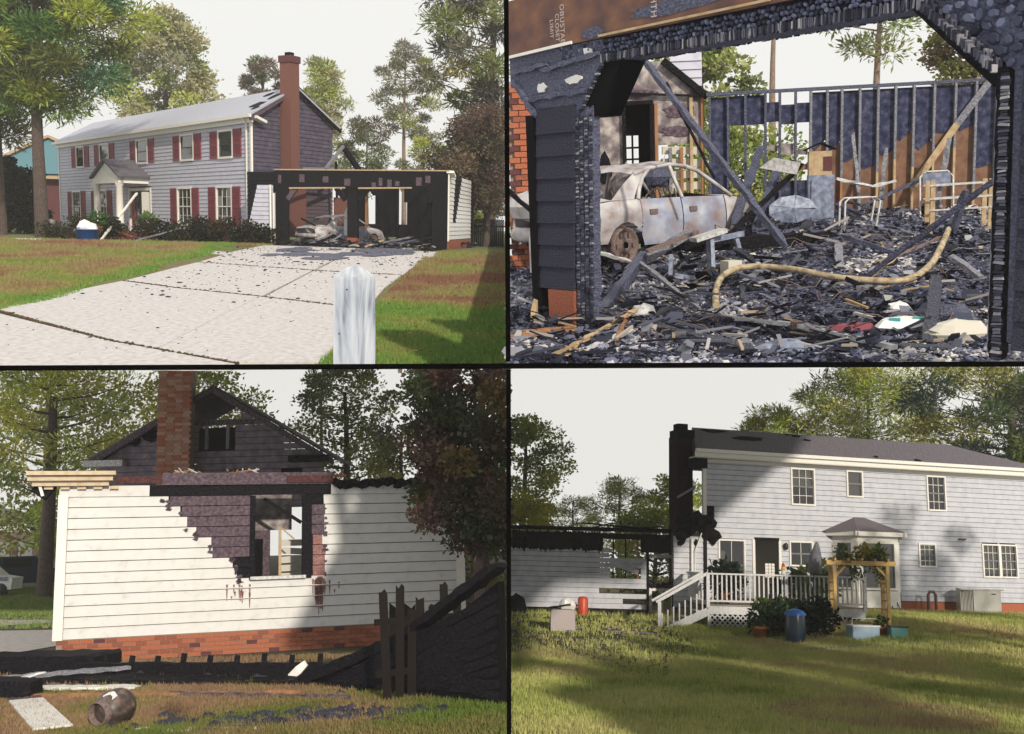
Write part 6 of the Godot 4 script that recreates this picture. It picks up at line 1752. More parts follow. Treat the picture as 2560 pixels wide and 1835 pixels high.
	box(nh, "wall", M.pink_wall, v3(9, 3.2, 6), v3(0, 1.6, 0))
	for sgn in [-1, 1]: bar(nh, "roof", M.blind, v3(0, 5.0, 0), v3(sgn * 5, 3.1, 0), 6.5, 0.15)
	for x in [-3, -1.2, 1.6, 3.2]:
		var wn = box(nh, "window", M.white_trim, v3(1.0, 1.5, 0.1), v3(x, 1.7, 3.03))
		box(nh, "shutter", M.scorch_red, v3(0.35, 1.5, 0.08), v3(x - 0.75, 1.7, 3.04))

func side_trees():
	var sunny = [[0.26, 0.29, 0.05], [0.32, 0.31, 0.06], [0.20, 0.24, 0.06], [0.28, 0.27, 0.10]]
	var soft_green = [[0.20, 0.23, 0.07], [0.26, 0.27, 0.08], [0.15, 0.17, 0.08]]
	var red = [[0.09, 0.05, 0.04], [0.06, 0.045, 0.03], [0.13, 0.095, 0.035], [0.05, 0.065, 0.03], [0.15, 0.09, 0.07], [0.05, 0.055, 0.03]]
	tree("side", "pine_tree", "tall straight pine trunk rising beside the parked cars", v3(-18.3, -1.9, -41.0), 13.0, {"r": 0.27, "lo": 0.38, "spread": 3.6, "n": 34, "per": 90, "leaf": 0.2, "long": 1.2, "cols": sunny, "gain": 1.7, "top": "round", "clump": 0.28, "flat": 0.55})
	tree("side", "bright_tree", "bright yellow green tree behind the surviving cornice", v3(-16.2, -1.9, -52.0), 11.0, {"r": 0.25, "lo": 0.2, "spread": 4.4, "n": 44, "per": 110, "leaf": 0.24, "cols": sunny, "gain": 1.7, "top": "round", "clump": 0.27, "flat": 0.6, "bark": "bark_pale"})
	tree("side", "bright_tree", "pale yellow tree behind the tall pine trunk", v3(-27.0, -1.9, -60.0), 13.0, {"r": 0.3, "lo": 0.15, "spread": 5.0, "n": 44, "per": 100, "leaf": 0.3, "cols": [[0.26, 0.28, 0.08], [0.30, 0.30, 0.10], [0.20, 0.25, 0.07]], "top": "round", "clump": 0.27, "flat": 0.6, "bark": "bark_pale"})
	tree("side", "bright_tree", "leafy green tree at the kerb near the parked van", v3(-22.8, -1.9, -54.0), 5.2, {"r": 0.14, "lo": 0.25, "spread": 2.2, "n": 24, "per": 110, "leaf": 0.2, "cols": [[0.22, 0.28, 0.07], [0.32, 0.38, 0.10]], "top": "round", "clump": 0.32})
	tree("side", "pine_tree", "thin pale pine beyond the slope of the gable roof", v3(-12.2, -1.9, -66.0), 14.0, {"r": 0.16, "lo": 0.72, "spread": 1.6, "n": 9, "per": 60, "leaf": 0.25, "cols": soft_green, "top": "round", "clump": 0.3, "bark": "bark_pale"})
	tree("side", "broad_tree", "rounded yellow green tree beyond the charred roof edge", v3(-9.4, -1.9, -58.0), 12.0, {"r": 0.26, "lo": 0.3, "spread": 3.2, "n": 36, "per": 120, "leaf": 0.22, "cols": soft_green, "top": "round", "clump": 0.3, "flat": 0.6})
	tree("side", "broad_tree", "lower olive tree between the rounded tree and the red leaves", v3(-5.6, -1.9, -52.0), 7.4, {"r": 0.2, "lo": 0.25, "spread": 2.4, "n": 24, "per": 120, "leaf": 0.2, "cols": [[0.2, 0.21, 0.09], [0.3, 0.3, 0.11], [0.17, 0.15, 0.11]], "top": "round", "clump": 0.3, "flat": 0.6})
	tree("side", "red_leaf_tree", "large red-brown leafed tree overhanging the end of the wall", v3(-0.62, -2.05, -18.4), 6.4, {"r": 0.16, "lo": 0.3, "spread": 1.45, "n": 100, "per": 150, "leaf": 0.11, "cols": red, "gain": 1.1, "top": "round", "clump": 0.26, "flat": 0.8, "trunk_top": 0.6})
	tree("side", "leafy_tree", "green and brown tree behind the corner of the end wall", v3(-0.9, -2.05, -25.5), 3.9, {"r": 0.1, "lo": 0.05, "spread": 1.5, "n": 26, "per": 160, "leaf": 0.12, "cols": [[0.10, 0.11, 0.035], [0.20, 0.2, 0.06], [0.10, 0.07, 0.04]], "top": "round", "clump": 0.34})

# ======== the back of the house: deck, arbor, lawn
func rear_ground(x, d) -> float: return -2.15 + 0.65 * soft(7.0, 13.0, x) * soft(20.0, 36.0, d) + 0.35 * soft(26.0, 38.0, d) * (1.0 - soft(7.0, 13.0, x))

func rear_view():
	var gy = rear_ground
	ground("rear", "lawn", terrain("rear", gy, -0.0028, 0.72, 140.0, -0.42, 50, 44), M.lawn_soil)
	var nz = FastNoiseLite.new()
	nz.frequency = 0.22
	var tones = [[0.40, 0.28, 0.16], [0.48, 0.41, 0.19], [0.50, 0.50, 0.18], [0.40, 0.43, 0.12], [0.18, 0.25, 0.05]]
	var spots = []
	for k in 60000:
		var d = 13.4 * pow(39.0 / 13.4, pow(rng.randf(), 0.9))
		var x = rr(-0.004, 0.53) * d
		var p = v3(x, rear_ground(x, d), -d)
		if not within("rear", p): continue
		if d > 37 - 0.3 * (x - 7) and x > 6.5 and d > 33 and x < 9: continue
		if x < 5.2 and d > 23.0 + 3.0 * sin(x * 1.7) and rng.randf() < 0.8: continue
		var g = 0.62 + nz.get_noise_2d(x, d) * 0.7 - 0.12 * soft(4.0, 11.0, x)  # tufts turn paler to the right, sunlight put into their tone
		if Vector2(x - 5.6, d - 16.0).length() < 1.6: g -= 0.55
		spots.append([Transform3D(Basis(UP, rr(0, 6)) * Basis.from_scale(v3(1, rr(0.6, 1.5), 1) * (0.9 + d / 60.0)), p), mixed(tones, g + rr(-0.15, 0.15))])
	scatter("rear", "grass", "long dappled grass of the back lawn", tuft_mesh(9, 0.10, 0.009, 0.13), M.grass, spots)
	ground("rear", "burned_shade_ground", sheet_of([[0.05, -25.0], [1.2, -23.2], [2.4, -24.6], [3.6, -23.0], [4.8, -25.5], [5.2, -28.5], [4.6, -31.5], [5.0, -36.5], [0.15, -38.2]], 0.012, gy), M.dark_soil)  # dark sheet: burned debris, with the left lawn shade put into its colour
	fallen_leaves("rear", "fallen leaves scattered over the back lawn", 1500, 14.0, 34.0, 0.0, 0.5, gy)
	rear_house()
	rear_garage()
	deck()
	rear_things()
	rear_trees()

func rear_house():
	var base = v3(6.96, -1.45, -37.5)
	var t = thing("rear", "rear_house", "back of the two-storey grey clapboard house with bay window", "house", base)
	var F = frame(v3(13.63, 0, -4.1), Vector3.ZERO)
	var L = 17.0
	var wins = [[[3.59, 3.74, 4.61, 5.12], 3, 2, 0.5], [[5.97, 4.13, 6.69, 5.14], 1, 1, 1.0], [[9.54, 3.76, 10.42, 5.12], 3, 2, 0.0], [[0.58, 0.6, 1.66, 2.42], 2, 1, 0.0], [[3.46, 1.52, 4.45, 2.44], 2, 1, 0.0], [[9.05, 1.62, 9.84, 2.53], 3, 2, 0.5], [[11.96, 1.29, 12.79, 2.58], 3, 2, 0.9], [[12.79, 1.29, 13.62, 2.58], 3, 2, 0.9]]
	var holes = [[2.05, 0.0, 3.02, 2.44], [5.3, 0.0, 8.2, 2.75]]
	for w in wins: holes.append([w[0][0] + 0.04, w[0][1] + 0.04, w[0][2] - 0.04, w[0][3] - 0.04])
	siding(t, F, 0.34, 0.19, 26, 0.13, L, holes, func(a, b, v, _k): return [[a, a + 0.32, M.char], [a + 0.32, b, M.grey_paint]] if a < 0.2 and v > 2.5 and v < 3.5 else [[a, b, M.grey_paint]])
	sheathing(t, F, 0.3, 5.3, 0.0, L, holes, M.gap_backing)
	sheathing(t, F, 0.0, 2.6, -1.2, 0.0, [], M.gap_backing)
	box(t, "corner_board", M.white_trim, v3(0.13, 2.1, 0.08), v3(0.06, 4.3, 0.02), F)
	box(t, "corner_board", M.char, v3(0.13, 3.2, 0.08), v3(0.06, 1.65, 0.02), F)
	box(t, "footing", M.brick_orange, v3(L, 0.5, 0.1), v3(L / 2, 0.08, -0.06), F)
	for w in wins: 
		var o = {"casing": 0.06, "nx": w[1], "ny": w[2], "sash": M.grey_wood}
		if w[3] > 0: o["blind"] = w[3]
		sash_window(t, F, w[0], M.white_trim, o)
	box(t, "door_frame", M.white_trim, v3(0.1, 2.44, 0.08), v3(2.0, 1.22, 0.02), F)
	box(t, "door_frame", M.white_trim, v3(0.1, 2.44, 0.08), v3(3.07, 1.22, 0.02), F)
	box(t, "door_frame", M.char, v3(1.0, 0.12, 0.08), v3(2.54, 2.46, 0.02), F)
	var rm = tool()
	bx(rm, v3(1.4, 2.7, 0.04), v3(2.54, 1.2, -2.4))
	for x in [1.9, 3.2]: bx(rm, v3(0.04, 2.7, 2.35), v3(x, 1.2, -1.24))
	for y in [-0.1, 2.55]: bx(rm, v3(1.4, 0.04, 2.35), v3(2.54, y, -1.24))
	part(t, "back_room", done(rm), M.plaster, F)
	box(t, "inner_window", M.white_trim, v3(0.38, 0.5, 0.03), v3(2.75, 1.35, -0.15), F)
	var ss = tool()
	for k in 4: bx(ss, v3(0.38, 0.014, 0.04), v3(2.75, 1.18 + k * 0.11, -0.145))
	for k in 2: bx(ss, v3(0.014, 0.5, 0.04), v3(2.68 + k * 0.13, 1.35, -0.145))
	part(t, "inner_muntin", done(ss), M.rust_dark, F)
	var lamp = tool()
	lathe(lamp, [[0.02, 0], [0.07, 0.04], [0.08, 0.2], [0.02, 0.26]], 10, Transform3D(Basis.IDENTITY, v3(3.28, 2.1, 0.12)))
	part(t, "wall_lantern", done(lamp), M.black_metal, F)
	# eaves
	box(t, "fascia", M.white_trim, v3(L + 0.6, 0.2, 0.05), v3(L / 2 - 0.2, 5.36, 0.42), F)
	box(t, "gutter", M.white_trim, v3(L + 0.6, 0.12, 0.13), v3(L / 2 - 0.2, 5.5, 0.5), F)
	box(t, "soffit", M.blind, v3(L + 0.6, 0.04, 0.5), v3(L / 2 - 0.2, 5.27, 0.2), F)
	box(t, "frieze", M.white_trim, v3(L, 0.1, 0.05), v3(L / 2, 5.2, 0.02), F)
	# roof with a hipped end and burned holes
	var e0 = F * v3(-0.5, 5.52, 0.55); var e1 = F * v3(15.2, 5.52, 0.55)
	var r0 = F * v3(1.25, 6.85, -3.3); var r1 = F * v3(13.4, 6.85, -3.3)
	var b1 = F * v3(16.5, 5.52, -7.2); var b0 = F * v3(2.9, 5.52, -7.2)
	var st = tool()
	quad(st, e0, r0, r1, e1); tri(st, e1, r1, b1); quad(st, r0, b0, b1, r1)
	var dn = UP * -0.08
	quad(st, e0 + dn, e1 + dn, r1 + dn, r0 + dn); quad(st, e0, e1, e1 + dn, e0 + dn); quad(st, e0, e0 + dn, r0 + dn, r0)
	var roof = part(t, "roof", done(st), M.roof_purple)
	var slope = r0 - e0
	var along: Vector3 = F.basis.x
	for q in [[0.62, 2.4, 0.14, 0.8], [0.88, 0.9, 0.1, 0.6], [0.9, 4.6, 0.07, 0.25], [0.72, 5.0, 0.06, 0.2], [0.15, 7.6, 0.05, 0.12], [0.1, 9.4, 0.06, 0.2], [0.93, 4.25, 0.05, 0.15]]:
		var hs = tool()
		var pts = []
		for j in 12: pts.append(e0 + slope * (q[0] + q[2] * sin(TAU * j / 12) * rr(0.5, 1.2)) + along * (q[1] + q[3] * cos(TAU * j / 12) * rr(0.6, 1.2)) + UP * 0.012)
		for j in range(1, 11): tri(hs, pts[0], pts[j], pts[j + 1])
		part(roof, "burned_hole", done(hs), M.soot)
	# chimney stack at the burned corner; near-black paints in its unlit side
	var cm = box(t, "chimney", M.chimney_soot, v3(0.62, 5.6, 0.7), v3(-0.42, 3.3, -0.9), F)
	box(t, "chimney_cap", M.char, v3(0.66, 0.3, 0.74), v3(-0.36, 6.2, -0.9), F)
	box(t, "chimney_flue", M.char, v3(0.4, 0.25, 0.4), v3(-0.42, 6.46, -0.9), F)
	box(t, "burned_eave", M.char, v3(0.55, 0.4, 0.5), v3(-0.2, 5.1, 0.0), F)
	bar(t, "hanging_board", M.grey_wood, v3(-0.85, 3.85, -0.3), v3(-0.15, 4.25, -0.3), 0.03, 0.08, F)
	var bl = tool()
	for k in 22: lump(bl, v3(rr(-0.9, 0.4), rr(2.3, 3.2), rr(-0.2, 0.15)), v3(0.28, 0.24, 0.2), 7, 0.4)
	part(t, "charred_corner", done(bl), M.soot, F)
	var ds = tool()
	tube(ds, [v3(-0.5, 2.4, 0.15), v3(-0.5, -0.2, 0.12)], 0.05, 6)
	tube(ds, [v3(-0.1, 2.6, 0.1), v3(-0.36, 2.0, 0.14), v3(-0.42, 0.4, 0.14)], 0.02, 6)
	part(t, "downspout", done(ds), M.white_trim, F)
	# link wall left of the corner
	siding(t, F, 0.0, 0.19, 13, -1.15, 0.0, [], func(a, b, _v, _k): return [[a, b, M.grey_paint]])
	# bay window
	var B = [v3(5.3, 0, 0), v3(5.75, 0, 0.85), v3(7.5, 0, 0.85), v3(8.05, 0, 0)]
	for k in 3:
		var w: float = (B[k + 1] - B[k]).length()
		var G = F * frame(B[k + 1] - B[k], B[k])
		sash_window(t, G, [0.12, 0.75, w - 0.12, 2.5], M.white_trim, {"casing": 0.08, "nx": 2 if k == 1 else 1, "ny": 1, "blind": 0.6, "sash": M.grey_wood})
		box(t, "bay_panel", M.white_trim, v3(w, 0.6, 0.06), v3(w / 2, 0.42, 0), G)
		box(t, "bay_panel", M.white_trim, v3(w, 0.2, 0.06), v3(w / 2, 2.6, 0), G)
		for x in [0.06, w - 0.06]: box(t, "bay_post", M.white_trim, v3(0.12, 1.8, 0.1), v3(x, 1.6, 0.0), G)
		box(t, "bay_fascia", M.white_trim, v3(w + 0.45, 0.17, 0.05), v3(w / 2, 2.76, 0.25), G)
	var rf = tool()
	var top0 = v3(6.25, 3.38, 0.0); var top1 = v3(6.75, 3.38, 0.0)
	var ev = [v3(4.85, 2.84, 0.1), v3(5.6, 2.84, 1.15), v3(7.65, 2.84, 1.15), v3(8.5, 2.84, 0.1)]
	tri(rf, ev[0], top0, ev[1]); quad(rf, ev[1], top0, top1, ev[2]); tri(rf, ev[2], top1, ev[3])
	part(t, "bay_roof", done(rf), M.roof_bay, F)
	box(t, "vent_cap", M.black_metal, v3(0.3, 0.05, 0.1), v3(11.05, 2.72, 0.06), F)

func rear_garage():
	var base = v3(0.0, -1.8, -38.3)
	var t = thing("rear", "rear_garage_wall", "white clapboard garage back wall with burned top and gaping holes", "wall", base)
	var F = Transform3D.IDENTITY
	siding(t, F, 0.2, 0.18, 12, 0.02, 5.05, [[3.75, 1.2, 4.85, 1.62], [3.35, 0.74, 5.05, 0.95], [4.2, 0.36, 5.05, 0.56], [3.7, 2.08, 5.06, 2.5]], func(a, b, _v, _k): return [[a, b, M.grey_paint]])
	# black band where the roof burned off
	var st = tool()
	for k in 32: lump(st, v3(0.1 + k * 0.105, 2.55 + rr(-0.05, 0.05), 0), v3(0.14, 0.35, 0.08), 7, 0.25)
	part(t, "charred_band", done(st), M.char)
	box(t, "top_plate", M.char, v3(6.5, 0.14, 0.12), v3(3.2, 3.02, 0))
	box(t, "charred_beam", M.char, v3(6.4, 0.2, 0.1), v3(3.2, 2.78, 0.02))
	for x in [3.45, 3.85, 4.3, 4.75, 5.05]: box(t, "stud", M.char if x < 4.7 else M.raw_wood, v3(0.05, 1.9, 0.07), v3(x, 1.95, -0.06))
	bar(t, "hanging_board", M.grey_paint, v3(3.75, 1.85, 0.05), v3(4.75, 1.5, 0.05), 0.02, 0.16)
	box(t, "footing", M.char, v3(5.1, 0.24, 0.1), v3(2.5, 0.06, -0.03))
	for k in 7: bar(t, "splinter", M.char, v3(rr(2.5, 6.3), 3.05, 0), v3(rr(2.5, 6.3), 3.05 + rr(0.1, 0.3), rr(-0.2, 0.2)), 0.03, 0.04)
	# doorway with broken panelled door
	for x in [5.1, 6.12]: box(t, "door_jamb", M.char if x < 6 else M.scorched, v3(0.08, 2.35, 0.1), v3(x, 1.1, 0))
	box(t, "door_head", M.grey_paint, v3(0.9, 0.12, 0.06), v3(5.6, 2.1, 0.02))
	var dr = box(t, "door", M.white_trim, v3(0.9, 0.12, 0.05), v3(5.6, 0.12, 0.0))
	for x in [5.2, 5.6, 6.0]: box(t, "door_stile", M.white_trim, v3(0.1, 0.78, 0.051), v3(x, 0.55, 0.0))
	box(t, "door_rail", M.white_trim, v3(0.9, 0.1, 0.052), v3(5.6, 0.92, 0.0))
	var ds = tool()
	for k in 12: lump(ds, v3(5.2 + k * 0.08, 1.02 + rr(0, 0.1), 0), v3(0.08, 0.1, 0.04), 6, 0.5)
	part(t, "burned_door_edge", done(ds), M.char)
	box(t, "inner_wall", M.soot, v3(3.4, 2.4, 0.05), v3(1.7, 1.2, -0.3))
	box(t, "charred_lintel", M.char, v3(1.6, 0.55, 0.12), v3(5.65, 2.5, 0.03))

func deck():
	var base = v3(6.3, -2.0, -33.2)
	var t = thing("rear", "deck", "white wooden deck with railing, lattice skirt and steps", "deck", base)
	var W = 4.9
	var y = 0.81
	for k in 26: box(t, "deck_plank", M.deck_wood, v3(W, 0.035, 0.15), v3(W / 2, y, -0.08 - k * 0.16))
	box(t, "skirt_board", M.deck_white, v3(W, 0.24, 0.05), v3(W / 2, y - 0.15, 0.0))
	for x in [0.0, 2.45, W]: box(t, "railing_post", M.deck_white, v3(0.1, 1.05, 0.1), v3(x, y + 0.45, 0.02))
	box(t, "handrail", M.deck_white, v3(W + 0.1, 0.05, 0.13), v3(W / 2, y + 0.96, 0.02))
	box(t, "bottom_rail", M.deck_white, v3(W, 0.06, 0.05), v3(W / 2, y + 0.13, 0.02))
	for k in 33:
		var x = 0.15 + k * 0.145
		box(t, "baluster", M.deck_white, v3(0.045, 0.78, 0.04), v3(x, y + 0.54, 0.02))
	box(t, "side_rail", M.deck_white, v3(0.1, 0.06, 2.6), v3(0, y + 0.96, -2.4))
	for k in 14: box(t, "baluster", M.deck_white, v3(0.04, 0.78, 0.045), v3(0.0, y + 0.54, -1.2 - k * 0.18))
	# lattice panels under the skirt
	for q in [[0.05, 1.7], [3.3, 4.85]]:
		box(t, "under_deck_shade", M.soot, v3(q[1] - q[0], 0.68, 0.02), v3((q[0] + q[1]) / 2, 0.27, -0.3))  # near-black sheet standing for the shade under the deck
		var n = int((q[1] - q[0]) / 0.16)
		for k in range(-4, n + 1):
			for sgn in [-1, 1]:
				var x0: float = q[0] + k * 0.16 if sgn > 0 else q[0] + (k + 4) * 0.16
				var a = v3(x0, -0.05, -0.01 - 0.012 * sgn); var b = v3(x0 + sgn * 0.62, 0.57, -0.01 - 0.012 * sgn)
				if a.x < q[0]: a = a.lerp(b, (q[0] - a.x) / (b.x - a.x))
				if b.x > q[1]: b = a.lerp(b, (q[1] - a.x) / (b.x - a.x))
				if b.x < q[0]: b = a.lerp(b, (q[0] - a.x) / (b.x - a.x))
				if (b - a).length() > 0.1 and a.x <= q[1] + 0.01: bar(t, "lattice_strip", M.deck_white, a, b, 0.01, 0.035)
	for x in [0.05, 1.75, 3.25, 4.85]: box(t, "deck_leg", M.deck_white, v3(0.1, 0.75, 0.1), v3(x, 0.28, -0.08))
	# steps going down to the grass
	for k in 4: box(t, "step", M.deck_white, v3(0.32, 0.04, 0.95), v3(-0.2 - k * 0.36, 0.62 - k * 0.19, -0.45))
	bar(t, "stringer", M.deck_white, v3(0.0, 0.62, 0.05), v3(-1.35, -0.02, 0.05), 0.05, 0.24)
	bar(t, "stair_rail", M.deck_white, v3(0.0, y + 0.98, 0.04), v3(-1.62, 0.86, 0.04), 0.05, 0.09)
	box(t, "stair_post", M.deck_white, v3(0.1, 0.9, 0.1), v3(-1.52, 0.42, 0.04))
	for k in 8: 
		var x = -0.18 - k * 0.18
		box(t, "baluster", M.deck_white, v3(0.04, 0.72, 0.04), v3(x, 0.98 + x * 0.56, 0.04))
	bar(t, "stair_rail", M.deck_white, v3(0.0, y + 0.98, -0.9), v3(-1.62, 0.86, -0.9), 0.05, 0.09)

func pot_plant(label, at, r, h, spread, n, cols, m, leaf = 0.1, long = 1.4):
	var t = thing("rear", "potted_plant", label, "plant", at, 0.0, "potted plants round the deck")
	var st = tool()
	lathe(st, [[0.0, 0], [r * 0.75, 0], [r, h * 0.8], [r * 1.1, h * 0.8], [r * 1.1, h], [r * 0.95, h], [0.0, h * 0.92]], 16)
	part(t, "pot", done(st), m)
	part(t, "foliage", leaf_cloud("rear", [[v3(0, h + spread * 0.7, 0), v3(spread, spread, spread), n]], leaf, long, cols, false), M.leaf)
	return t

func rear_things():
	var green = [[0.035, 0.07, 0.025], [0.06, 0.11, 0.03], [0.10, 0.15, 0.04]]
	var dark = [[0.015, 0.025, 0.018], [0.025, 0.04, 0.03]]
	# arbor with vine
	var a = thing("rear", "arbor", "yellow wooden garden arbor topped with trailing vine", "arbor", v3(10.4, -1.92, -31.3), -0.12)
	for x in [-0.75, 0.75]:
		for z in [-0.35, 0.35]: box(a, "post", M.arbor_wood, v3(0.09, 2.05, 0.09), v3(x, 1.02, z))
		for k in 7: box(a, "slat", M.arbor_wood, v3(0.025, 0.04, 0.62), v3(x, 0.3 + k * 0.25, 0))
		for z in [-0.15, 0.05, 0.18]: box(a, "slat", M.arbor_wood, v3(0.02, 1.75, 0.04), v3(x + 0.022, 1.0, z))
		for z in [-0.35, 0.35]: bar(a, "bracket", M.arbor_wood, v3(x, 1.7, z), v3(x * 0.6, 2.02, z), 0.04, 0.06)
	for z in [-0.4, 0.4]: bar(a, "beam", M.arbor_wood, v3(-0.98, 2.12, z), v3(0.98, 2.12, z), 0.05, 0.13)
	for k in 5: box(a, "rafter", M.arbor_wood, v3(0.05, 0.07, 1.1), v3(-0.75 + k * 0.375, 2.22, 0))
	var cl = []
	for k in 12: cl.append([v3(rr(-0.6, 0.8), rr(2.15, 2.5), rr(-0.4, 0.4)), v3(0.22, 0.16, 0.22), 90])
	for k in 5: cl.append([v3(rr(-0.2, 0.7), rr(1.7, 2.0), rr(-0.3, 0.3)), v3(0.16, 0.2, 0.16), 50])
	part(a, "vine", leaf_cloud("rear", cl, 0.085, 1.4, [[0.09, 0.12, 0.03], [0.20, 0.18, 0.04], [0.05, 0.07, 0.025], [0.26, 0.2, 0.06]], false), M.leaf)
	# birdhouse-like pointed cover leaning behind the arbor
	var um = thing("rear", "closed_parasol", "closed dark grey parasol standing behind the arbor", "parasol", v3(9.35, -1.1, -32.6))
	var us = tool()
	lathe(us, [[0.0, 1.95], [0.06, 1.9], [0.17, 1.55], [0.2, 1.2], [0.24, 0.98], [0.0, 0.95]], 10)
	part(um, "canopy", done(us), M.grey_wood, Transform3D(Basis(Vector3.BACK, -0.12), Vector3.ZERO))
	us = tool()
	tube(us, [v3(0, -0.1, 0), v3(0.12, 1.0, 0)], 0.02, 6)
	part(um, "pole", done(us), M.black_metal)
	# plants on and under the deck
	pot_plant("tall leafy houseplant standing before the wide deck window", v3(7.05, -1.17, -34.4), 0.22, 0.35, 0.55, 520, dark, M.terracotta, 0.16)
	pot_plant("bushy dark plant beside the open back door", v3(9.0, -1.17, -34.2), 0.2, 0.3, 0.4, 320, dark, M.terracotta, 0.12)
	pot_plant("sword-leaved bright green plant next to the small deck window", v3(9.75, -1.17, -33.8), 0.2, 0.35, 0.45, 220, [[0.14, 0.2, 0.07], [0.24, 0.3, 0.12], [0.06, 0.1, 0.03]], M.terracotta, 0.2, 2.2)
	pot_plant("big terracotta pot with fern at the lattice", v3(7.25, -2.06, -30.4), 0.24, 0.42, 0.32, 240, green, M.terracotta)
	pot_plant("terracotta pot with seedling next to the teal box", v3(10.45, -1.87, -29.7), 0.17, 0.34, 0.16, 60, green, M.terracotta)
	# rain barrel
	var b = thing("rear", "rain_barrel", "dark blue barrel with domed bright blue lid before the deck", "barrel", v3(7.95, -2.07, -29.3))
	var bs = tool()
	lathe(bs, [[0.0, 0], [0.24, 0], [0.27, 0.12], [0.28, 0.45], [0.26, 0.78], [0.25, 0.82]], 20)
	part(b, "barrel_body", done(bs), M.navy_plastic)
	bs = tool()
	lathe(bs, [[0.29, 0.8], [0.29, 0.86], [0.2, 0.94], [0.05, 0.98], [0.0, 0.98]], 20)
	part(b, "lid", done(bs), M.blue_plastic)
	# shrubs round the barrel
	for q in [["dark fern shrub behind the blue barrel", 8.1, -30.7, 0.65, dark], ["leafy shrub at the lattice beside the terracotta pot", 7.6, -30.6, 0.45, green], ["spreading dark shrub against the arbor foot", 9.0, -30.6, 0.55, dark]]:
		var c2 = []
		for k in 7: c2.append([v3(rr(-0.4, 0.4), rr(0.2, 1.0), rr(-0.3, 0.3)), v3(q[3], q[3] * 0.6, q[3]) * 0.65, 170])
		shrub("rear", "garden_shrub", q[0], "shrub", v3(q[1], -2.05, q[2]), c2, 0.1, q[4], "shrubs before the deck", 1.4)
	# boxes
	for q in [["pale blue plastic storage box with white rim beside the arbor", 9.9, -29.6, 0.75, 0.4, "pale_blue", 0.1], ["teal metal box with dark lid on the grass", 10.75, -29.3, 0.42, 0.36, "teal_box", -0.1]]:
		var bn = thing("rear", "storage_box", q[0], "box", v3(q[1], rear_ground(q[1], -q[2]), q[2]), q[6], "boxes beside the arbor")
		var st = tool()
		for k in 4:
			var sx: float = [q[3] / 2, -q[3] / 2, 0, 0][k]; var sz: float = [0, 0, 0.22, -0.22][k]
			bx(st, v3(0.02 if sx != 0 else q[3], q[4], 0.02 if sz != 0 else 0.44), v3(sx, q[4] / 2, sz))
		bx(st, v3(q[3], 0.02, 0.44), v3(0, 0.02, 0))
		part(bn, "box_body", done(st), M[q[5]])
		box(bn, "rim", M.white_plastic if q[5] == "pale_blue" else M.black_metal, v3(q[3] + 0.05, 0.04, 0.5), v3(0, q[4], 0))
	var gc = thing("rear", "garden_seat_frame", "white bent wire frame standing behind the storage boxes", "frame", v3(10.2, -1.85, -30.3))
	var gs = tool()
	tube(gs, [v3(-0.4, 0, 0), v3(-0.35, 0.5, 0), v3(0.3, 0.5, 0), v3(0.35, 0.0, 0)], 0.02, 6)
	part(gc, "tube", done(gs), M.white_plastic)
	# plank edging
	burnt("rear", "edging_plank", "long white weathered plank lying on the lawn", "plank", M.grey_wood, v3(7.5, -2.09, -27.7), v3(11.9, -1.8, -28.5), 0.34, 0.1)
	# white stand and orange cylinder by the burned wall
	var wb = thing("rear", "cloth_covered_stand", "pale square covered stand in the shade of the burned wall", "stand", v3(1.68, -2.02, -31.4))
	var ws = tool()
	prism(ws, [Vector2(-0.36, 0), Vector2(0.36, 0), Vector2(0.35, 0.6), Vector2(0.3, 0.66), Vector2(-0.3, 0.66), Vector2(-0.35, 0.6)], -0.3, 0.3)
	part(wb, "cover", done(ws), M.pink_grey)
	burnt("rear", "loose_board", "dark board lying on the pale covered stand", "board", M.char, v3(1.25, -1.33, -31.4), v3(1.9, -1.22, -31.3), 0.12, 0.05)
	var oc = thing("rear", "orange_cylinder", "orange tall cylinder standing against the burned wall", "cylinder", v3(2.65, -1.83, -36.6))
	ws = tool()
	lathe(ws, [[0.0, 0], [0.17, 0], [0.18, 0.06], [0.18, 0.6], [0.14, 0.68], [0.0, 0.7]], 16)
	part(oc, "shell", done(ws), M.orange)
	var wsack = tool()
	lump(wsack, v3(2.15, -1.45, -36.8), v3(0.3, 0.22, 0.2), 9, 0.2)
	solid("rear", "white_sack", done(wsack), M.white_plastic, "bright white sack next to the orange cylinder", "sack")
	var dk = tool()
	lump(dk, v3(0.35, -1.6, -37.2), v3(0.38, 0.45, 0.4), 8, 0.2)
	solid("rear", "dark_crate", done(dk), M.char, "dark heap against the burned garage wall", "heap")
	var spots = []
	var ch = tool()
	lump(ch, Vector3.ZERO, v3(0.5, 0.5, 0.5), 6, 0.3)
	var CH = done(ch)
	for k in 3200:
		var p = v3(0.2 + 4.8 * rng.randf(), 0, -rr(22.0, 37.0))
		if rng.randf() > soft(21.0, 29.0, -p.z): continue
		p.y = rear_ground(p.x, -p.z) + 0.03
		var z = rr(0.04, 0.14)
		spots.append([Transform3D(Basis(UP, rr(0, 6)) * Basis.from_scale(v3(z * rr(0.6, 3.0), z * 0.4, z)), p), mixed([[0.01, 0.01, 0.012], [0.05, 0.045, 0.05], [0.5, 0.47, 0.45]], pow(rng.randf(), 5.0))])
	scatter("rear", "yard_debris", "black and white debris scattered below the burned wall", CH, M.bits, spots)
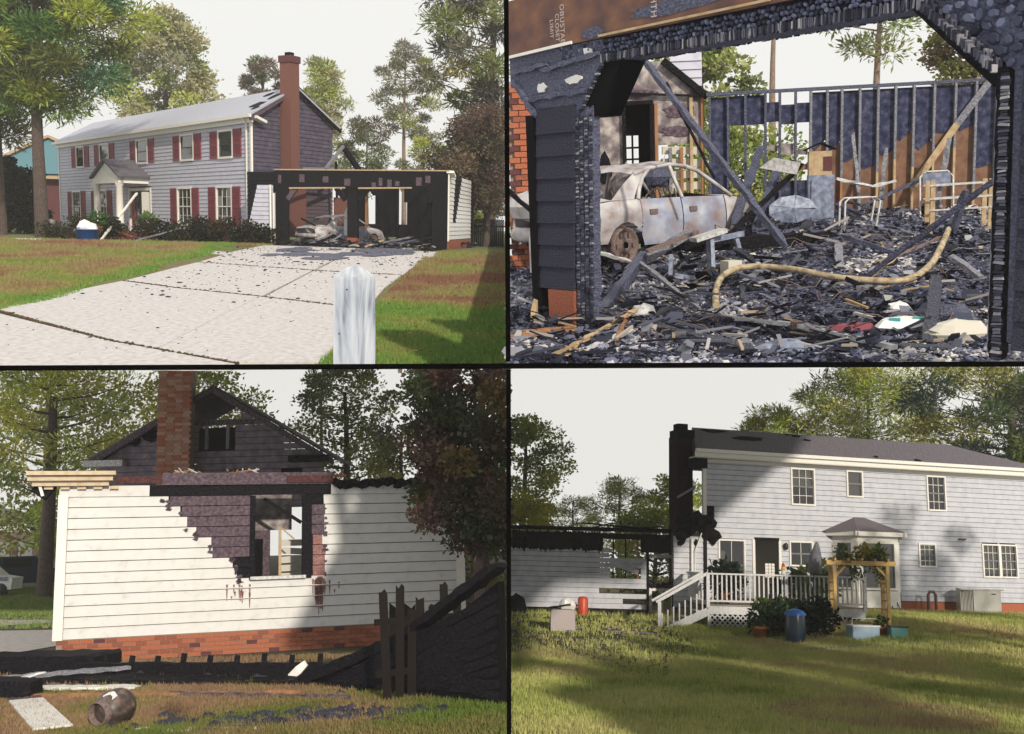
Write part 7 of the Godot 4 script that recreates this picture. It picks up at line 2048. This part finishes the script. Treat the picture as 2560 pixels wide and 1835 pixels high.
	for q in [["pale board lying in the shade below the burned wall", [3.3, -1.98, -30.5], [4.2, -1.98, -29.2], "pale_wood"], ["white strip lying along the burned wall footing", [0.25, -1.95, -31.6], [2.2, -1.96, -31.0], "grey_wood"], ["grey board lying towards the deck steps", [2.9, -1.95, -31.5], [4.3, -1.95, -31.0], "grey_wood"]]:
		burnt("rear", "loose_board", q[0], "board", M[q[3]], v3(q[1][0], q[1][1], q[1][2]), v3(q[2][0], q[2][1], q[2][2]), 0.1, 0.05, "boards by the burned garage wall")
	# air conditioner, hose reel, long tools, figurine
	var ac = thing("rear", "air_conditioner", "white outdoor air conditioner with ribbed grille at the brick footing", "air conditioner", v3(17.75, -1.5, -39.7), -0.2)
	box(ac, "casing", M.ac_white, v3(0.95, 0.86, 0.8), v3(0.12, 0.45, 0))
	box(ac, "top_cover", M.ac_white, v3(1.5, 0.05, 0.86), v3(-0.05, 0.9, 0))
	for k in 9: box(ac, "grille_rib", M.ac_white, v3(0.025, 0.84, 0.78), v3(-0.4 - k * 0.045, 0.45, -k * 0.02))
	box(ac, "badge", M.black_metal, v3(0.14, 0.04, 0.01), v3(0.35, 0.75, 0.406))
	var hr = tool()
	tube(hr, [v3(15.65, -1.5, -39.4), v3(15.65, -0.85, -39.4), v3(15.72, -0.72, -39.4), v3(15.86, -0.72, -39.4), v3(15.93, -0.85, -39.4), v3(15.93, -1.5, -39.4)], 0.06, 8)
	solid("rear", "hose_bundle", done(hr), M.rust_dark, "dark hose bundle hanging in a loop on the brick footing", "hose")
	for q in [[14.1, 13.75, "first garden tool from the bay window, long handle against the wall"], [14.35, 13.95, "second garden tool from the bay window, long handle against the wall"]]:
		var gt = thing("rear", "garden_tool", q[2], "garden tool", v3(q[0], -1.5, -38.6))
		var ts = tool()
		tube(ts, [v3(0, 0.02, 0), v3(q[1] - q[0], 1.6, -0.85)], 0.018, 6)
		part(gt, "handle", done(ts), M.bark)
		box(gt, "head", M.rust_dark, v3(0.18, 0.05, 0.06), v3(q[1] - q[0], 1.6, -0.85))
	var fg = thing("rear", "garden_figurine", "small yellow figurine with red top on the deck railing", "figurine", v3(8.67, -0.2, -33.18))
	var fs = tool()
	lathe(fs, [[0.0, 0], [0.07, 0], [0.075, 0.05], [0.06, 0.1], [0.05, 0.14]], 12)
	part(fg, "base", done(fs), M.white_plastic)
	fs = tool()
	lathe(fs, [[0.05, 0.12], [0.075, 0.17], [0.06, 0.24], [0.03, 0.26]], 12)
	part(fg, "body", done(fs), M.yellow)
	fs = tool()
	lathe(fs, [[0.06, 0.24], [0.05, 0.3], [0.02, 0.36], [0.0, 0.37]], 12)
	part(fg, "top", done(fs), M.red)

func rear_trees():
	var lit = [[0.16, 0.20, 0.04], [0.22, 0.25, 0.05], [0.12, 0.14, 0.05], [0.26, 0.26, 0.07]]
	var pale = [[0.24, 0.27, 0.09], [0.30, 0.31, 0.11], [0.18, 0.2, 0.09]]
	var deep = [[0.05, 0.075, 0.03], [0.10, 0.13, 0.03], [0.18, 0.18, 0.04], [0.04, 0.06, 0.05]]
	tree("rear", "leafy_tree", "leafy tree rising beside the burned garage roof", v3(0.9, -1.8, -64.0), 10.5, {"r": 0.25, "lo": 0.25, "spread": 3.0, "n": 34, "per": 150, "leaf": 0.22, "cols": lit, "gain": 1.75, "top": "round", "clump": 0.32})
	tree("rear", "leafy_tree", "yellowish low tree behind the charred top plate", v3(1.2, -1.8, -58.0), 5.2, {"r": 0.15, "lo": 0.3, "spread": 2.2, "n": 18, "per": 130, "leaf": 0.2, "cols": [[0.34, 0.33, 0.06], [0.28, 0.28, 0.06]], "top": "round", "clump": 0.34})
	tree("rear", "pine_tree", "rounded pine between the leafy tree and the chimney", v3(8.1, -1.8, -76.0), 7.8, {"r": 0.18, "lo": 0.35, "spread": 2.5, "n": 26, "per": 110, "leaf": 0.2, "cols": pale, "top": "round", "clump": 0.3})
	tree("rear", "pine_tree", "low pale tree beside the rounded pine", v3(5.0, -1.8, -80.0), 6.6, {"r": 0.16, "lo": 0.3, "spread": 2.2, "n": 20, "per": 90, "leaf": 0.2, "cols": pale, "top": "round", "clump": 0.32})
	tree("rear", "leafy_tree", "bright green tree close behind the chimney stack", v3(11.0, -1.8, -70.0), 7.6, {"r": 0.2, "lo": 0.3, "spread": 2.4, "n": 26, "per": 130, "leaf": 0.2, "cols": lit, "gain": 1.75, "top": "round", "clump": 0.32})
	tree("rear", "leafy_tree", "green tree seen through the burned garage doorway", v3(7.0, -1.8, -50.0), 4.4, {"r": 0.13, "lo": 0.05, "spread": 2.6, "n": 26, "per": 130, "leaf": 0.18, "cols": lit, "gain": 1.75, "top": "round", "clump": 0.34})
	tree("rear", "pine_tree", "pine with bare forked trunk above the middle of the roof", v3(24.2, -1.8, -70.0), 15.5, {"r": 0.24, "lo": 0.5, "spread": 5.0, "n": 60, "per": 140, "leaf": 0.24, "long": 1.3, "cols": lit, "gain": 1.75, "top": "round", "clump": 0.24, "flat": 0.6})
	tree("rear", "pine_tree", "smaller pine near the burned part of the roof", v3(18.6, -1.8, -72.0), 12.6, {"r": 0.2, "lo": 0.55, "spread": 3.0, "n": 32, "per": 130, "leaf": 0.22, "long": 1.3, "cols": lit, "gain": 1.75, "top": "round", "clump": 0.28, "flat": 0.6})
	tree("rear", "pine_tree", "dark towering pine beyond the hipped roof end", v3(27.2, -1.8, -56.0), 15.5, {"r": 0.34, "lo": 0.42, "spread": 5.2, "n": 64, "per": 150, "leaf": 0.24, "long": 1.3, "cols": deep, "top": "round", "clump": 0.24, "flat": 0.5})
	tree("rear", "pine_tree", "tall pine beside the lawn casting dappled shade on the house", v3(20.2, -1.6, -25.0), 10.5, {"r": 0.3, "lo": 0.35, "spread": 3.8, "n": 40, "per": 90, "leaf": 0.26, "cols": deep, "top": "round", "clump": 0.24, "flat": 0.6})
	for q in [[5.4, -6.2, 3.7, 0.9, "slender tree beside the lawn next to the broad ones"], [6.9, -8.4, 4.6, 1.1, "second slender tree beside the lawn"], [6.9, -6.2, 4.4, 1.6, "broad tree beside the lawn shading its near corner"], [7.6, -9.2, 5.6, 2.2, "broad tree between the two pines shading the lawn"], [10.9, -12.2, 6.8, 2.5, "taller broad tree shading the yard below the burned wall"], [12.4, -15.5, 8.0, 2.6, "tallest broad tree shading the middle of the lawn"]]:
		tree("rear", "shade_tree", q[4], v3(q[0], -2.15, q[1]), q[2], {"r": 0.2, "lo": 0.2, "spread": q[3], "n": 34, "per": 190, "leaf": 0.16, "cols": deep, "top": "round", "clump": 0.36, "flat": 0.8, "group": "trees shading the back lawn"})
	tree("rear", "pine_tree", "second tall pine beside the lawn shading the grass", v3(15.6, -2.1, -20.0), 8.5, {"r": 0.28, "lo": 0.35, "spread": 3.2, "n": 30, "per": 90, "leaf": 0.26, "cols": deep, "top": "round", "clump": 0.24, "flat": 0.6})
